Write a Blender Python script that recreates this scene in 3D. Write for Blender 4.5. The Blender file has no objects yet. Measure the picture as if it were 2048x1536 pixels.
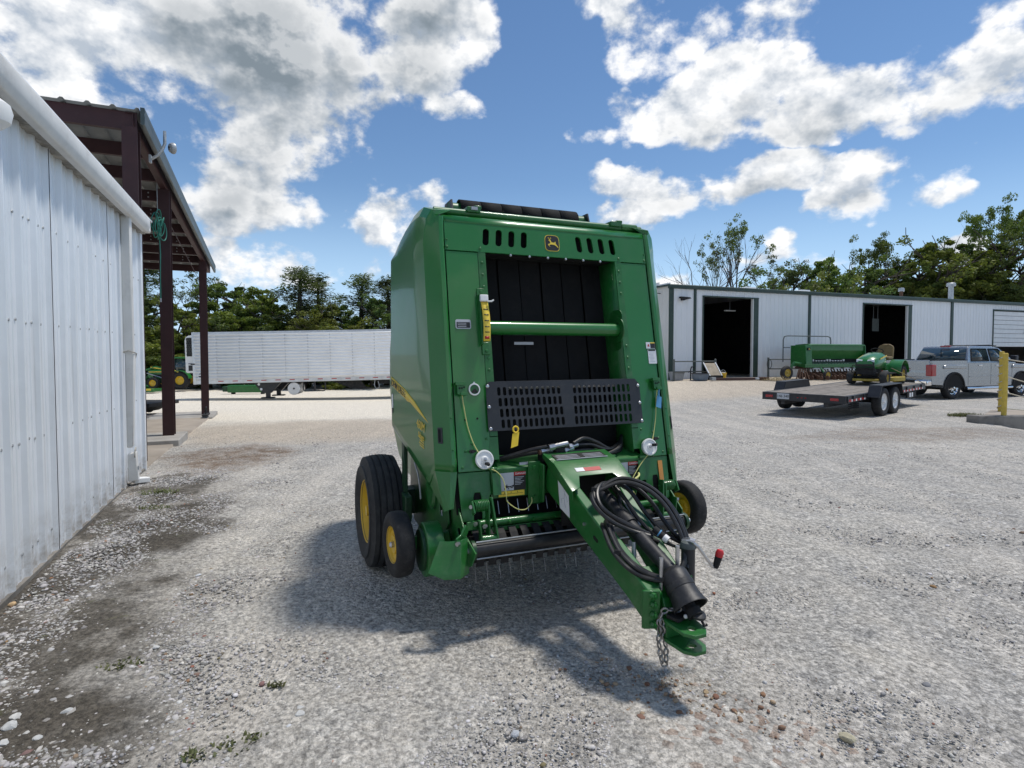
import bpy, bmesh, math, random
import numpy as np
from mathutils import Vector, Matrix, Euler
from mathutils.geometry import tessellate_polygon
R = math.radians
random.seed(7)
scene = bpy.context.scene
COL = scene.collection

# ------------------------------------------------------------------ camera
cam_data = bpy.data.cameras.new('camera')
cam = bpy.data.objects.new('camera', cam_data)
COL.objects.link(cam)
cam.location = (0, 0, 1.72)
cam.rotation_euler = (R(88.0), 0, 0)
cam_data.sensor_width = 36.0
cam_data.lens = 36.0 * 1120 / 2048
cam_data.shift_y = -0.0122
cam_data.clip_start = 0.05
cam_data.clip_end = 2000
scene.camera = cam
scene.render.resolution_x = 1024
scene.render.resolution_y = 768
scene.view_settings.view_transform = 'Standard'
scene.view_settings.look = 'None'
scene.view_settings.gamma = 1.0
scene.view_settings.exposure = 0.47
scene.view_settings.use_curve_mapping = False
scene.cycles.max_bounces = 6
scene.cycles.diffuse_bounces = 3
scene.cycles.glossy_bounces = 3
scene.cycles.transparent_max_bounces = 4

# ------------------------------------------------------------------ sun
SUN = Vector((0.330, 0.145, 1.0)).normalized()
SUN_EL = math.asin(SUN.z)
SUN_AZ = math.atan2(SUN.x, SUN.y)
sun_data = bpy.data.lights.new('sun', 'SUN')
sun_data.energy = 2.35
sun_data.angle = R(6.0)
sun_data.color = (1.0, 0.955, 0.88)
sun = bpy.data.objects.new('sun', sun_data)
COL.objects.link(sun)
sun.rotation_euler = SUN.to_track_quat('Z', 'Y').to_euler()
sun.location = (20, 10, 60)

# ------------------------------------------------------------------ sky
world = bpy.data.worlds.new('World')
scene.world = world
world.use_nodes = True


class NT:
    """small helper for building node trees"""
    def __init__(s, tree):
        s.t = tree
        s.n = tree.nodes
        s.l = tree.links

    def node(s, typ, **kw):
        nd = s.n.new(typ)
        for k, v in kw.items():
            setattr(nd, k, v)
        return nd

    def put(s, sock, val):
        if hasattr(val, 'links') or isinstance(val, bpy.types.NodeSocket):
            s.l.new(val, sock)
        else:
            try:
                sock.default_value = val
            except Exception:
                sock.default_value = (val, val, val) if not hasattr(val, '__len__') else tuple(val) + (1.0,) * (len(sock.default_value) - len(val))

    def math(s, op, a, b=0.0, c=0.0, clamp=False):
        nd = s.node('ShaderNodeMath', operation=op, use_clamp=clamp)
        s.put(nd.inputs[0], a)
        if len(nd.inputs) > 1:
            s.put(nd.inputs[1], b)
        if len(nd.inputs) > 2:
            s.put(nd.inputs[2], c)
        return nd.outputs[0]

    def vmath(s, op, a, b=(0, 0, 0)):
        nd = s.node('ShaderNodeVectorMath', operation=op)
        s.put(nd.inputs[0], a)
        s.put(nd.inputs[1], b)
        return nd.outputs['Value'] if op in ('DOT_PRODUCT', 'LENGTH', 'DISTANCE') else nd.outputs[0]

    def noise(s, vec, scale, detail=4.0, rough=0.55, dist=0.0, out='Fac'):
        nd = s.node('ShaderNodeTexNoise')
        if vec is not None:
            s.put(nd.inputs['Vector'], vec)
        nd.inputs['Scale'].default_value = scale
        nd.inputs['Detail'].default_value = detail
        nd.inputs['Roughness'].default_value = rough
        nd.inputs['Distortion'].default_value = dist
        return nd.outputs[out]

    def voronoi(s, vec, scale, feature='F1', out='Distance', rnd=1.0):
        nd = s.node('ShaderNodeTexVoronoi', feature=feature)
        if vec is not None:
            s.put(nd.inputs['Vector'], vec)
        nd.inputs['Scale'].default_value = scale
        nd.inputs['Randomness'].default_value = rnd
        return nd.outputs[out]

    def mix(s, fac, a, b, mode='MIX'):
        nd = s.node('ShaderNodeMix', data_type='RGBA', blend_type=mode)
        s.put(nd.inputs[0], fac)
        s.put(nd.inputs[6], tuple(a) + (1,) if isinstance(a, (tuple, list)) and len(a) == 3 else a)
        s.put(nd.inputs[7], tuple(b) + (1,) if isinstance(b, (tuple, list)) and len(b) == 3 else b)
        return nd.outputs[2]

    def step(s, x, lo, hi):
        nd = s.node('ShaderNodeMapRange', interpolation_type='SMOOTHSTEP')
        s.put(nd.inputs[0], x)
        nd.inputs[1].default_value = lo
        nd.inputs[2].default_value = hi
        nd.inputs[3].default_value = 0.0
        nd.inputs[4].default_value = 1.0
        return nd.outputs[0]

    def ramp(s, x, stops):
        nd = s.node('ShaderNodeValToRGB')
        el = nd.color_ramp.elements
        while len(el) > 1:
            el.remove(el[-1])
        for i, (p, c) in enumerate(stops):
            e = el[0] if i == 0 else el.new(p)
            e.position = p
            e.color = tuple(c) + (1.0,)
        s.put(nd.inputs[0], x)
        return nd.outputs[0]


def build_sky():
    g = NT(world.node_tree)
    g.n.clear()
    sky = g.node('ShaderNodeTexSky', sky_type='NISHITA')
    sky.sun_disc = False
    sky.sun_elevation = SUN_EL
    sky.sun_rotation = SUN_AZ
    sky.altitude = 300
    sky.air_density = 1.0
    sky.dust_density = 0.0
    sky.ozone_density = 2.2
    d = g.node('ShaderNodeTexCoord').outputs['Generated']
    sep = g.node('ShaderNodeSeparateXYZ')
    g.put(sep.inputs[0], d)
    az = g.math('ARCTAN2', sep.outputs[0], sep.outputs[1])         # 0 = +Y, radians, + to the right
    el = g.math('ARCSINE', sep.outputs[2])
    nv = g.vmath('MULTIPLY', d, (1.0, 1.0, 1.35))
    # wobble the direction so that cloud outlines are never smooth ellipses
    wob = g.noise(nv, 4.6, 4.0, 0.6, out='Color')
    cmb = g.node('ShaderNodeCombineXYZ')
    g.put(cmb.inputs[0], az)
    g.put(cmb.inputs[1], el)
    Q = g.vmath('ADD', cmb.outputs[0], g.vmath('MULTIPLY', g.vmath('SUBTRACT', wob, (.5, .5, .5)), (.30, .20, 0)))

    def field(items):
        acc = None
        for (a, e, ra, re, w) in items:
            mp = g.node('ShaderNodeMapping', vector_type='TEXTURE')
            mp.inputs['Location'].default_value = (R(a), R(e), 0)
            mp.inputs['Scale'].default_value = (R(ra), R(re), 1)
            g.l.new(Q, mp.inputs['Vector'])
            q = g.vmath('DOT_PRODUCT', mp.outputs[0], mp.outputs[0])
            b = g.math('MULTIPLY_ADD', q, -w, w)
            acc = b if acc is None else g.math('MAXIMUM', acc, b)
        return g.math('MAXIMUM', acc, 0.0)

    def B(x, y, rx, ry, w=1.0):
        """blob given by the photo's column and row, turned into azimuth and elevation"""
        a = math.atan((x - 1024) / 1120)
        e = math.atan((704 - y) / math.hypot(1120, x - 1024))
        return (math.degrees(a), math.degrees(e), math.degrees(rx / 1120) * math.cos(a) ** 2, math.degrees(ry / 1120) * math.cos(a), w)
    cov = field([
        B(60, 130, 330, 190, 1.1), B(470, 70, 420, 230, 1.2), B(520, 230, 280, 190, 1.15), B(470, 360, 230, 130, 1.1),
        B(850, 60, 180, 140, .95), B(480, 500, 180, 100, .95), B(890, 222, 110, 50, .74), B(790, 445, 140, 80, .95), B(735, 540, 130, 65, .85),
        B(600, 545, 100, 50, .8),
        B(1320, 70, 170, 95, .72), B(1490, 45, 140, 130, .8), B(1190, -10, 200, 60, .55), B(1240, 270, 70, 40, .6),
        B(1440, 200, 220, 100, 1.05), B(1620, 215, 200, 85, 1.0), B(1880, 175, 270, 125, 1.1), B(2000, 20, 210, 95, .88),
        B(1395, 375, 255, 72, 1.0), B(1725, 390, 175, 92, 1.1), B(1890, 395, 110, 60, .75), B(1960, 305, 120, 26, .55),
        B(1250, 440, 130, 40, .85), B(1345, 545, 140, 60, .85), B(1545, 520, 100, 50, .8), B(1640, 530, 80, 40, .8), B(1960, 520, 150, 50, .8),
        # the same fair-weather cumulus beyond the frame, all round
        (78, 20, 18, 10, 1.0), (105, 34, 24, 13, 1.0), (140, 20, 24, 10, 1.0), (-170, 30, 26, 14, 1.0),
        (-135, 22, 22, 12, 1.0), (-100, 30, 24, 13, 1.0), (-66, 20, 14, 12, 1.0), (160, 58, 60, 13, 1.0), (-20, 56, 26, 9, .9),
    ])
    fb = g.noise(nv, 7.5, 8.0, 0.58)
    up = g.vmath('ADD', nv, tuple(0.030 * c for c in SUN))
    fb2 = g.noise(up, 7.5, 5.0, 0.58)
    dens = g.math('ADD', g.math('MULTIPLY', g.math('POWER', cov, 0.5), 0.76), g.math('MULTIPLY_ADD', fb, 1.75, -1.335))
    mask = g.step(dens, 0.0, 0.24)
    lit = g.math('MULTIPLY_ADD', g.math('SUBTRACT', fb, fb2), 6.2, 0.66, clamp=True)
    thick = g.step(dens, 0.12, 0.60)
    # thick bases standing between us and the sun are grey
    dark = field([B(650, 40, 380, 190, 1.3), B(560, 190, 290, 230, 1.35), B(430, 330, 230, 130, .95), B(450, 430, 160, 70, .6),
                  B(1470, 285, 250, 60, .8), B(1870, 265, 280, 75, .85), B(1715, 420, 150, 45, .75), B(1400, 405, 220, 42, .7),
                  B(1400, 60, 120, 80, .4), (105, 32, 18, 9, .8), (-170, 28, 20, 9, .8), (-100, 28, 20, 9, .8), (160, 58, 50, 9, .8)])
    dk = g.math('MULTIPLY', g.step(dark, 0.0, 0.95), g.math('MULTIPLY_ADD', thick, 0.7, 0.3))
    dk = g.math('MULTIPLY', dk, g.math('MULTIPLY_ADD', lit, -0.62, 1.22), clamp=True)
    white = g.mix(lit, (0.46, 0.52, 0.60), (1.0, 1.0, 1.0))
    white = g.mix(g.math('MULTIPLY', thick, .12), white, (0.60, 0.65, 0.72))
    tint = g.mix(dk, white, (0.215, 0.262, 0.305))
    cl = g.mix(1.0, tint, (CLOUD_GAIN,) * 3, 'MULTIPLY')
    hs = g.node('ShaderNodeHueSaturation')
    hs.inputs['Saturation'].default_value = 1.10
    hs.inputs['Value'].default_value = 0.60
    g.l.new(sky.outputs[0], hs.inputs['Color'])
    # pale summer haze low down
    low = g.step(g.math('MULTIPLY', el, -1.0), -R(17), R(1))
    blue = g.mix(g.math('MULTIPLY', low, .85), hs.outputs[0], (HAZE_BLUE[0], HAZE_BLUE[1], HAZE_BLUE[2]))
    colr = g.mix(mask, blue, cl)
    bg = g.node('ShaderNodeBackground')
    g.put(bg.inputs[0], colr)
    bg.inputs[1].default_value = SKY_STRENGTH
    out = g.node('ShaderNodeOutputWorld')
    g.l.new(bg.outputs[0], out.inputs[0])


SKY_STRENGTH = 0.148
CLOUD_GAIN = 5.3
HAZE_BLUE = (2.7, 3.9, 5.4)
build_sky()
world.cycles.sampling_method = 'NONE'

# ------------------------------------------------------------------ materials
MAT = {}


def pbr(name, col, rough=0.5, metal=0.0, var=0.12, vscale=3.0, bump=0.0, bscale=60.0, coat=0.0, spec=0.5, dust=0.0,
        dustcol=(0.32, 0.29, 0.25), trans=0.0, rvar=0.1, splash=0.0):
    m = bpy.data.materials.new(name)
    m.use_nodes = True
    g = NT(m.node_tree)
    b = g.n['Principled BSDF']
    tc = g.node('ShaderNodeTexCoord').outputs['Object']
    nz = g.noise(tc, vscale, 5.0, 0.6)
    lo = tuple(c * (1 - var) for c in col)
    hi = tuple(min(1, c * (1 + var)) for c in col)
    c = g.mix(g.step(nz, 0.3, 0.7), lo, hi)
    if dust:
        dn = g.noise(tc, vscale * 2.7, 6.0, 0.68)
        c = g.mix(g.math('MULTIPLY', g.step(dn, 0.45, 0.75), dust), c, dustcol)
    if splash:
        sz = g.node('ShaderNodeSeparateXYZ')
        g.put(sz.inputs[0], tc)
        lowz = g.step(g.math('MULTIPLY', sz.outputs[2], -1.0), -.55, .02)
        c = g.mix(g.math('MULTIPLY', g.math('MULTIPLY', lowz, g.step(g.noise(tc, 7, 6, .7), .35, .7)), splash), c, (.30, .25, .19))
        st = g.node('ShaderNodeMapping')
        st.inputs['Scale'].default_value = (9, 9, .35)
        g.put(st.inputs['Vector'], tc)
        c = g.mix(g.math('MULTIPLY', g.step(g.noise(st.outputs[0], 1.0, 5, .6), .56, .78), splash * .4), c, (.33, .31, .28))
    g.put(b.inputs['Base Color'], c)
    r = g.math('ADD', rough - rvar / 2, g.math('MULTIPLY', g.noise(tc, vscale * 4, 4.0), rvar), clamp=True)
    g.put(b.inputs['Roughness'], r)
    b.inputs['Metallic'].default_value = metal
    b.inputs['Specular IOR Level'].default_value = spec
    b.inputs['Coat Weight'].default_value = coat
    b.inputs['Coat Roughness'].default_value = 0.06
    if trans:
        b.inputs['Transmission Weight'].default_value = trans
    if bump:
        bn = g.node('ShaderNodeBump')
        bn.inputs['Strength'].default_value = min(1.0, bump)
        bn.inputs['Distance'].default_value = 0.004 if bump <= 1 else 0.004 * bump
        g.put(bn.inputs['Height'], g.noise(tc, bscale, 4.0, 0.6))
        g.put(b.inputs['Normal'], bn.outputs[0])
    MAT[name] = m
    return m


def make_materials():
    pbr('green_paint', (0.0150, 0.155, 0.026), 0.30, var=0.07, vscale=1.3, coat=0.35, dust=0.10, dustcol=(.16, .17, .14))
    pbr('green_frame', (0.0115, 0.125, 0.021), 0.40, var=0.10, vscale=4, dust=0.12, coat=0.15)
    pbr('green_dark', (0.006, 0.045, 0.014), 0.5, var=0.15, vscale=4, dust=0.1)
    pbr('green_old', (0.008, 0.060, 0.020), 0.5, var=0.15, vscale=3, dust=0.2, dustcol=(.10, .12, .09))
    pbr('yellow_paint', (0.66, 0.42, 0.015), 0.42, var=0.08, vscale=4, dust=0.12)
    pbr('yellow_decal', (0.80, 0.58, 0.06), 0.4, var=0.04)
    pbr('yellow_old', (0.46, 0.33, 0.045), 0.55, var=0.2, vscale=6, dust=0.25)
    pbr('tyre', (0.013, 0.013, 0.014), 0.8, var=0.2, vscale=9, bump=0.5, bscale=90, dust=0.16, dustcol=(.16, .15, .14))
    pbr('tyre_dusty', (0.030, 0.030, 0.030), 0.85, var=0.25, vscale=3, bump=0.6, bscale=70, dust=0.55, dustcol=(.085, .082, .078))
    pbr('rubber_belt', (0.008, 0.0078, 0.0082), 0.8, var=0.35, vscale=3, bump=0.9, bscale=160, dust=0.10, dustcol=(.045, .034, .026), spec=.25)
    pbr('black_paint', (0.016, 0.017, 0.021), 0.42, var=0.1, dust=0.06)
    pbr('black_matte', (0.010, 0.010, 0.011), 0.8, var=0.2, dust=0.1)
    pbr('hose', (0.011, 0.011, 0.012), 0.42, var=0.2, vscale=8, dust=0.06)
    pbr('pto_plastic', (0.018, 0.018, 0.020), 0.5, var=0.25, vscale=14, bump=0.3, bscale=40, dust=0.3, dustcol=(.09, .085, .08))
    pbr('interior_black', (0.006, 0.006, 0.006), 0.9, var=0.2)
    pbr('steel', (0.52, 0.52, 0.53), 0.33, metal=0.9, var=0.15, vscale=20)
    pbr('galvanised', (0.42, 0.44, 0.45), 0.5, metal=0.6, var=0.15, vscale=14, dust=0.15)
    pbr('chain_steel', (0.30, 0.29, 0.28), 0.42, metal=0.85, var=0.3, vscale=30, dust=0.15, dustcol=(.2, .15, .11))
    pbr('rust', (0.085, 0.040, 0.022), 0.85, var=0.4, vscale=16, bump=0.5, bscale=40, dust=0.2)
    pbr('white_plastic', (0.78, 0.78, 0.76), 0.42, var=0.03)
    pbr('white_paint', (0.76, 0.76, 0.75), 0.45, var=0.05, dust=0.05)
    pbr('white_decal', (0.75, 0.76, 0.77), 0.5, var=0.03)
    pbr('grey_decal', (0.48, 0.50, 0.53), 0.5, var=0.04)
    pbr('black_decal', (0.014, 0.014, 0.015), 0.45, var=0.05)
    pbr('red_decal', (0.42, 0.018, 0.02), 0.45, var=0.05)
    pbr('orange_reflector', (0.62, 0.24, 0.015), 0.35, var=0.05, coat=0.5)
    pbr('red_grip', (0.55, 0.02, 0.025), 0.4, var=0.05)
    pbr('blue_tag', (0.10, 0.32, 0.55), 0.6, var=0.05)
    pbr('yellow_tag', (0.78, 0.54, 0.03), 0.55, var=0.06)
    pbr('cord', (0.55, 0.55, 0.20), 0.7, var=0.1)
    pbr('dim_glass', (0.02, 0.035, 0.04), 0.06, var=0.05, coat=0.6)
    pbr('wall_metal', (0.80, 0.83, 0.86), 0.42, splash=.75, metal=0.12, var=0.05, vscale=1.2, dust=0.07, dustcol=(.42, .42, .42), bump=0.25, bscale=7, spec=.55)
    pbr('wall_far', (0.78, 0.79, 0.80), 0.5, var=0.06, vscale=0.7, dust=0.10, dustcol=(.40, .40, .40))
    pbr('wall_end', (0.62, 0.62, 0.60), 0.55, var=0.06, vscale=1, dust=0.1)
    pbr('trim_green', (0.018, 0.042, 0.030), 0.45, var=0.12, vscale=1.5, dust=0.08)
    pbr('gutter_white', (0.70, 0.69, 0.66), 0.45, var=0.07, vscale=1.6, dust=0.32, dustcol=(.36, .33, .28))
    pbr('soffit_grime', (0.34, 0.32, 0.28), 0.7, var=0.4, vscale=6, dust=0.6, dustcol=(.05, .045, .04))
    pbr('red_iron', (0.040, 0.0105, 0.0110), 0.6, var=0.16, vscale=2.5, dust=0.1, dustcol=(.12, .06, .05))
    pbr('roof_sheet', (0.22, 0.23, 0.225), 0.5, metal=0.25, var=0.18, vscale=2.0, dust=0.3, dustcol=(.15, .14, .13))
    pbr('rake_trim', (0.050, 0.068, 0.066), 0.45, var=0.15, vscale=3, dust=0.12)
    pbr('concrete', (0.36, 0.34, 0.31), 0.85, var=0.16, vscale=2.2, bump=0.5, bscale=40, dust=0.3, dustcol=(.25, .2, .15))
    pbr('concrete_stained', (0.20, 0.185, 0.165), 0.88, var=0.3, vscale=2.2, bump=0.6, bscale=30, dust=0.5, dustcol=(.075, .07, .06))
    pbr('trailer_white', (0.82, 0.83, 0.84), 0.38, metal=0.1, var=0.05, vscale=.9, dust=0.06)
    pbr('aluminium', (0.62, 0.63, 0.64), 0.38, metal=0.55, var=0.1, vscale=2)
    pbr('deck_wood', (0.20, 0.175, 0.15), 0.85, var=0.3, vscale=5, bump=0.6, bscale=25, dust=0.45, dustcol=(.30, .28, .25))
    pbr('silver_paint', (0.33, 0.34, 0.35), 0.28, metal=0.75, var=0.02, coat=0.9, dust=0.04)
    pbr('chrome', (0.78, 0.78, 0.79), 0.10, metal=1.0, var=0.03)
    pbr('navy_paint', (0.010, 0.014, 0.035), 0.3, var=0.05, coat=0.8)
    pbr('tail_lens', (0.36, 0.006, 0.012), 0.2, var=0.1, coat=0.7)
    pbr('lamp_lens', (0.72, 0.74, 0.75), 0.15, var=0.05, coat=0.6)
    pbr('seat_vinyl', (0.16, 0.105, 0.030), 0.6, var=0.15, vscale=8, dust=0.15)
    pbr('straw', (0.36, 0.29, 0.16), 0.9, var=0.3, vscale=9)
    pbr('post_yellow', (0.60, 0.42, 0.06), 0.6, var=0.12, vscale=8, dust=0.15)
    pbr('rope', (0.52, 0.47, 0.37), 0.85, var=0.15, vscale=20)
    pbr('pipe_rail', (0.085, 0.10, 0.095), 0.6, var=0.2, vscale=6, dust=0.15)
    pbr('blue_tub', (0.13, 0.17, 0.22), 0.55, var=0.12, vscale=4, dust=0.15)
    pbr('grey_tote', (0.30, 0.31, 0.32), 0.6, var=0.12, vscale=4, dust=0.15)
    pbr('plywood', (0.36, 0.30, 0.22), 0.8, var=0.2, vscale=4, dust=0.2)
    pbr('green_hose', (0.02, 0.19, 0.14), 0.5, var=0.1)
    pbr('bark', (0.060, 0.048, 0.038), 0.9, var=0.3, vscale=6, bump=0.8, bscale=14)
    pbr('bark_grey', (0.115, 0.098, 0.082), 0.9, var=0.3, vscale=6)
    pbr('slab_dust', (0.34, 0.29, 0.235), 0.9, var=0.15, vscale=0.8, bump=0.4, bscale=18, dust=0.4, dustcol=(.21, .165, .125))
    leaf_mat('leaf_mid', (0.064, 0.106, 0.025), (0.185, 0.235, 0.054))
    leaf_mat('leaf_dark', (0.050, 0.084, 0.025), (0.140, 0.182, 0.048))
    leaf_mat('leaf_warm', (0.074, 0.106, 0.022), (0.210, 0.235, 0.048))
    leaf_mat('leaf_cedar', (0.060, 0.086, 0.036), (0.150, 0.178, 0.068))
    leaf_mat('grass_leaf', (0.070, 0.088, 0.035), (0.16, 0.165, 0.075))


def leaf_mat(name, a, b):
    m = bpy.data.materials.new(name)
    m.use_nodes = True
    g = NT(m.node_tree)
    p = g.n['Principled BSDF']
    at = g.node('ShaderNodeAttribute', attribute_name='tone')
    oi = g.node('ShaderNodeObjectInfo')
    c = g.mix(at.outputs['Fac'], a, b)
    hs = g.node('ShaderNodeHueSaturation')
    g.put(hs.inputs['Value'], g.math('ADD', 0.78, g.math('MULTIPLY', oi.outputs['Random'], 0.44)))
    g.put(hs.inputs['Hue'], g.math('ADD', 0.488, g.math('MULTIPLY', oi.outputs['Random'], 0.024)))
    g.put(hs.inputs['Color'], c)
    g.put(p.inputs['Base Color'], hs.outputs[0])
    p.inputs['Roughness'].default_value = 0.55
    p.inputs['Specular IOR Level'].default_value = 0.3
    tr = g.node('ShaderNodeBsdfTranslucent')
    g.put(tr.inputs[0], g.mix(1.0, hs.outputs[0], (1.25, 1.35, 0.55), 'MULTIPLY'))
    ms = g.node('ShaderNodeMixShader')
    ms.inputs[0].default_value = 0.28
    g.l.new(p.outputs[0], ms.inputs[1])
    g.l.new(tr.outputs[0], ms.inputs[2])
    g.l.new(ms.outputs[0], g.n['Material Output'].inputs[0])
    MAT[name] = m


make_materials()

# ------------------------------------------------------------------ mesh helpers


def frame(d):
    """orthonormal frame with third axis along d"""
    d = Vector(d).normalized()
    a = Vector((0, 0, 1)) if abs(d.z) < 0.95 else Vector((1, 0, 0))
    x = a.cross(d).normalized()
    return x, d.cross(x), d


class MB:
    def __init__(s):
        s.v = []
        s.f = []

    def add(s, vs, fs):
        o = len(s.v)
        s.v += [tuple(p) for p in vs]
        s.f += [tuple(i + o for i in q) for q in fs]
        return s

    def box(s, c, d, rot=None):
        hx, hy, hz = d[0] / 2, d[1] / 2, d[2] / 2
        pts = [Vector((x, y, z)) for z in (-hz, hz) for y in (-hy, hy) for x in (-hx, hx)]
        if rot is not None:
            M = rot if isinstance(rot, Matrix) else Euler(rot).to_matrix()
            pts = [M @ p for p in pts]
        c = Vector(c)
        return s.add([p + c for p in pts], [(0, 2, 3, 1), (4, 5, 7, 6), (0, 1, 5, 4), (2, 6, 7, 3), (0, 4, 6, 2), (1, 3, 7, 5)])

    def bx(s, x0, x1, y0, y1, z0, z1):
        return s.box(((x0 + x1) / 2, (y0 + y1) / 2, (z0 + z1) / 2), (abs(x1 - x0), abs(y1 - y0), abs(z1 - z0)))

    def hexa(s, p):
        """8 corners: bottom 4 (ccw) then top 4"""
        return s.add(p, [(3, 2, 1, 0), (4, 5, 6, 7), (0, 1, 5, 4), (1, 2, 6, 5), (2, 3, 7, 6), (3, 0, 4, 7)])

    def beam(s, a, b, w, h, up=(0, 0, 1), w2=None, h2=None):
        a, b = Vector(a), Vector(b)
        d = (b - a).normalized()
        x = d.cross(Vector(up)).normalized()
        u = x.cross(d).normalized()
        w2 = w if w2 is None else w2
        h2 = h if h2 is None else h2
        P = []
        for c, ww, hh in ((a, w, h), (b, w2, h2)):
            for i, j in ((-1, -1), (1, -1), (1, 1), (-1, 1)):
                P.append(c + x * (i * ww / 2) + u * (j * hh / 2))
        return s.add(P, [(0, 1, 2, 3), (7, 6, 5, 4), (0, 4, 5, 1), (1, 5, 6, 2), (2, 6, 7, 3), (3, 7, 4, 0)])

    def tube(s, pts, r, n=10, caps=True, radii=None):
        pts = [Vector(p) for p in pts]
        m = len(pts)
        V, F = [], []
        px = None
        for i, p in enumerate(pts):
            d = (pts[min(i + 1, m - 1)] - pts[max(i - 1, 0)]).normalized()
            if px is None:
                x, y, _ = frame(d)
            else:
                x = (px - d * px.dot(d))
                if x.length < 1e-6:
                    x = frame(d)[0]
                x.normalize()
                y = d.cross(x)
            px = x
            rr = radii[i] if radii else r
            for k in range(n):
                a = 2 * math.pi * k / n
                V.append(p + x * (rr * math.cos(a)) + y * (rr * math.sin(a)))
        for i in range(m - 1):
            for k in range(n):
                k2 = (k + 1) % n
                F.append((i * n + k, i * n + k2, (i + 1) * n + k2, (i + 1) * n + k))
        if caps:
            F.append(tuple(range(n - 1, -1, -1)))
            F.append(tuple((m - 1) * n + k for k in range(n)))
        return s.add(V, F)

    def cyl(s, a, b, r, n=16, r2=None):
        return s.tube([a, b], r, n, radii=[r, r if r2 is None else r2])

    def lathe(s, prof, c=(0, 0, 0), axis=(1, 0, 0), n=32, closed=False):
        """profile = [(along, radius)] revolved about the axis"""
        x, y, d = frame(axis)
        c = Vector(c)
        V, F = [], []
        for (t, r) in prof:
            for k in range(n):
                a = 2 * math.pi * k / n
                V.append(c + d * t + x * (r * math.cos(a)) + y * (r * math.sin(a)))
        m = len(prof)
        for i in range(m if closed else m - 1):
            j = (i + 1) % m
            for k in range(n):
                k2 = (k + 1) % n
                F.append((i * n + k, i * n + k2, j * n + k2, j * n + k))
        return s.add(V, F)

    def poly(s, outer, holes, fn, t0, t1):
        """2D outline with holes, extruded between t0 and t1; fn(x, y, t) -> point"""
        loops = [outer] + list(holes)
        flat = [p for lp in loops for p in lp]
        tris = tessellate_polygon([[Vector((p[0], p[1], 0)) for p in lp] for lp in loops])
        nn = len(flat)
        V = [fn(p[0], p[1], t0) for p in flat] + [fn(p[0], p[1], t1) for p in flat]
        F = []
        for t in tris:
            F.append((t[0], t[1], t[2]))
            F.append((t[2] + nn, t[1] + nn, t[0] + nn))
        o = 0
        for lp in loops:
            k = len(lp)
            for i in range(k):
                j = (i + 1) % k
                F.append((o + i, o + j, o + j + nn, o + i + nn))
            o += k
        return s.add(V, F)

    def prism(s, outline, fn, t0, t1):
        return s.poly(outline, [], fn, t0, t1)

    def sphere(s, c, r, n=10, m=6, sc=(1, 1, 1)):
        V, F = [], []
        for i in range(m + 1):
            th = math.pi * i / m
            for k in range(n):
                a = 2 * math.pi * k / n
                V.append((c[0] + r * sc[0] * math.sin(th) * math.cos(a), c[1] + r * sc[1] * math.sin(th) * math.sin(a), c[2] + r * sc[2] * math.cos(th)))
        for i in range(m):
            for k in range(n):
                k2 = (k + 1) % n
                F.append((i * n + k, (i + 1) * n + k, (i + 1) * n + k2, i * n + k2))
        return s.add(V, F)

    def grid(s, rows):
        """rows of points -> quads"""
        m = len(rows[0])
        V = [p for r_ in rows for p in r_]
        F = []
        for i in range(len(rows) - 1):
            for k in range(m - 1):
                F.append((i * m + k, i * m + k + 1, (i + 1) * m + k + 1, (i + 1) * m + k))
        return s.add(V, F)

    def shift(s, d):
        s.v = [(p[0] + d[0], p[1] + d[1], p[2] + d[2]) for p in s.v]
        return s

    def mesh(s, name, mat, smooth=True, fix=True, angle=32):
        me = bpy.data.meshes.new(name)
        me.from_pydata(s.v, [], s.f)
        if fix:
            bm = bmesh.new()
            bm.from_mesh(me)
            bmesh.ops.remove_doubles(bm, verts=bm.verts, dist=1e-5)
            bmesh.ops.recalc_face_normals(bm, faces=bm.faces)
            bm.to_mesh(me)
            bm.free()
        if smooth:
            me.polygons.foreach_set('use_smooth', [True] * len(me.polygons))
            me.set_sharp_from_angle(angle=R(angle))
        me.materials.append(MAT[mat] if isinstance(mat, str) else mat)
        me.update()
        return me

    def build(s, name, mat, parent=None, bevel=0.0, seg=2, solid=0.0, off=0.0, **k):
        me = s.mesh(name, mat, **k)
        o = bpy.data.objects.new(name, me)
        COL.objects.link(o)
        if parent is not None:
            o.parent = parent
            if 'VOFF' in parent:
                for v in me.vertices:
                    v.co.y -= parent['VOFF']
            elif parent.parent is not None and 'VOFF' in parent.parent:
                for v in me.vertices:
                    v.co.y -= parent.parent['VOFF']
        if solid:
            md = o.modifiers.new('solidify', 'SOLIDIFY')
            md.thickness = solid
            md.offset = off
        if bevel:
            md = o.modifiers.new('bevel', 'BEVEL')
            md.width = bevel
            md.segments = seg
            md.limit_method = 'ANGLE'
            md.angle_limit = R(40)
        return o


def tag(o, label=None, cat=None, group=None, kind=None):
    if label:
        o['label'] = label
    if cat:
        o['category'] = cat
    if group:
        o['group'] = group
    if kind:
        o['kind'] = kind
    return o


def thing(name, label, cat, loc=(0, 0, 0), rz=0.0, group=None, rx=0.0, ry=0.0):
    o = bpy.data.objects.new(name, None)
    o.empty_display_size = 0.2
    COL.objects.link(o)
    o.location = loc
    o.rotation_euler = (rx, ry, rz)
    return tag(o, label, cat, group)


def clone(o, parent=None):
    c = o.copy()
    COL.objects.link(c)
    c.parent = parent
    for ch in list(o.children):
        clone(ch, c)
    return c


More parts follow.
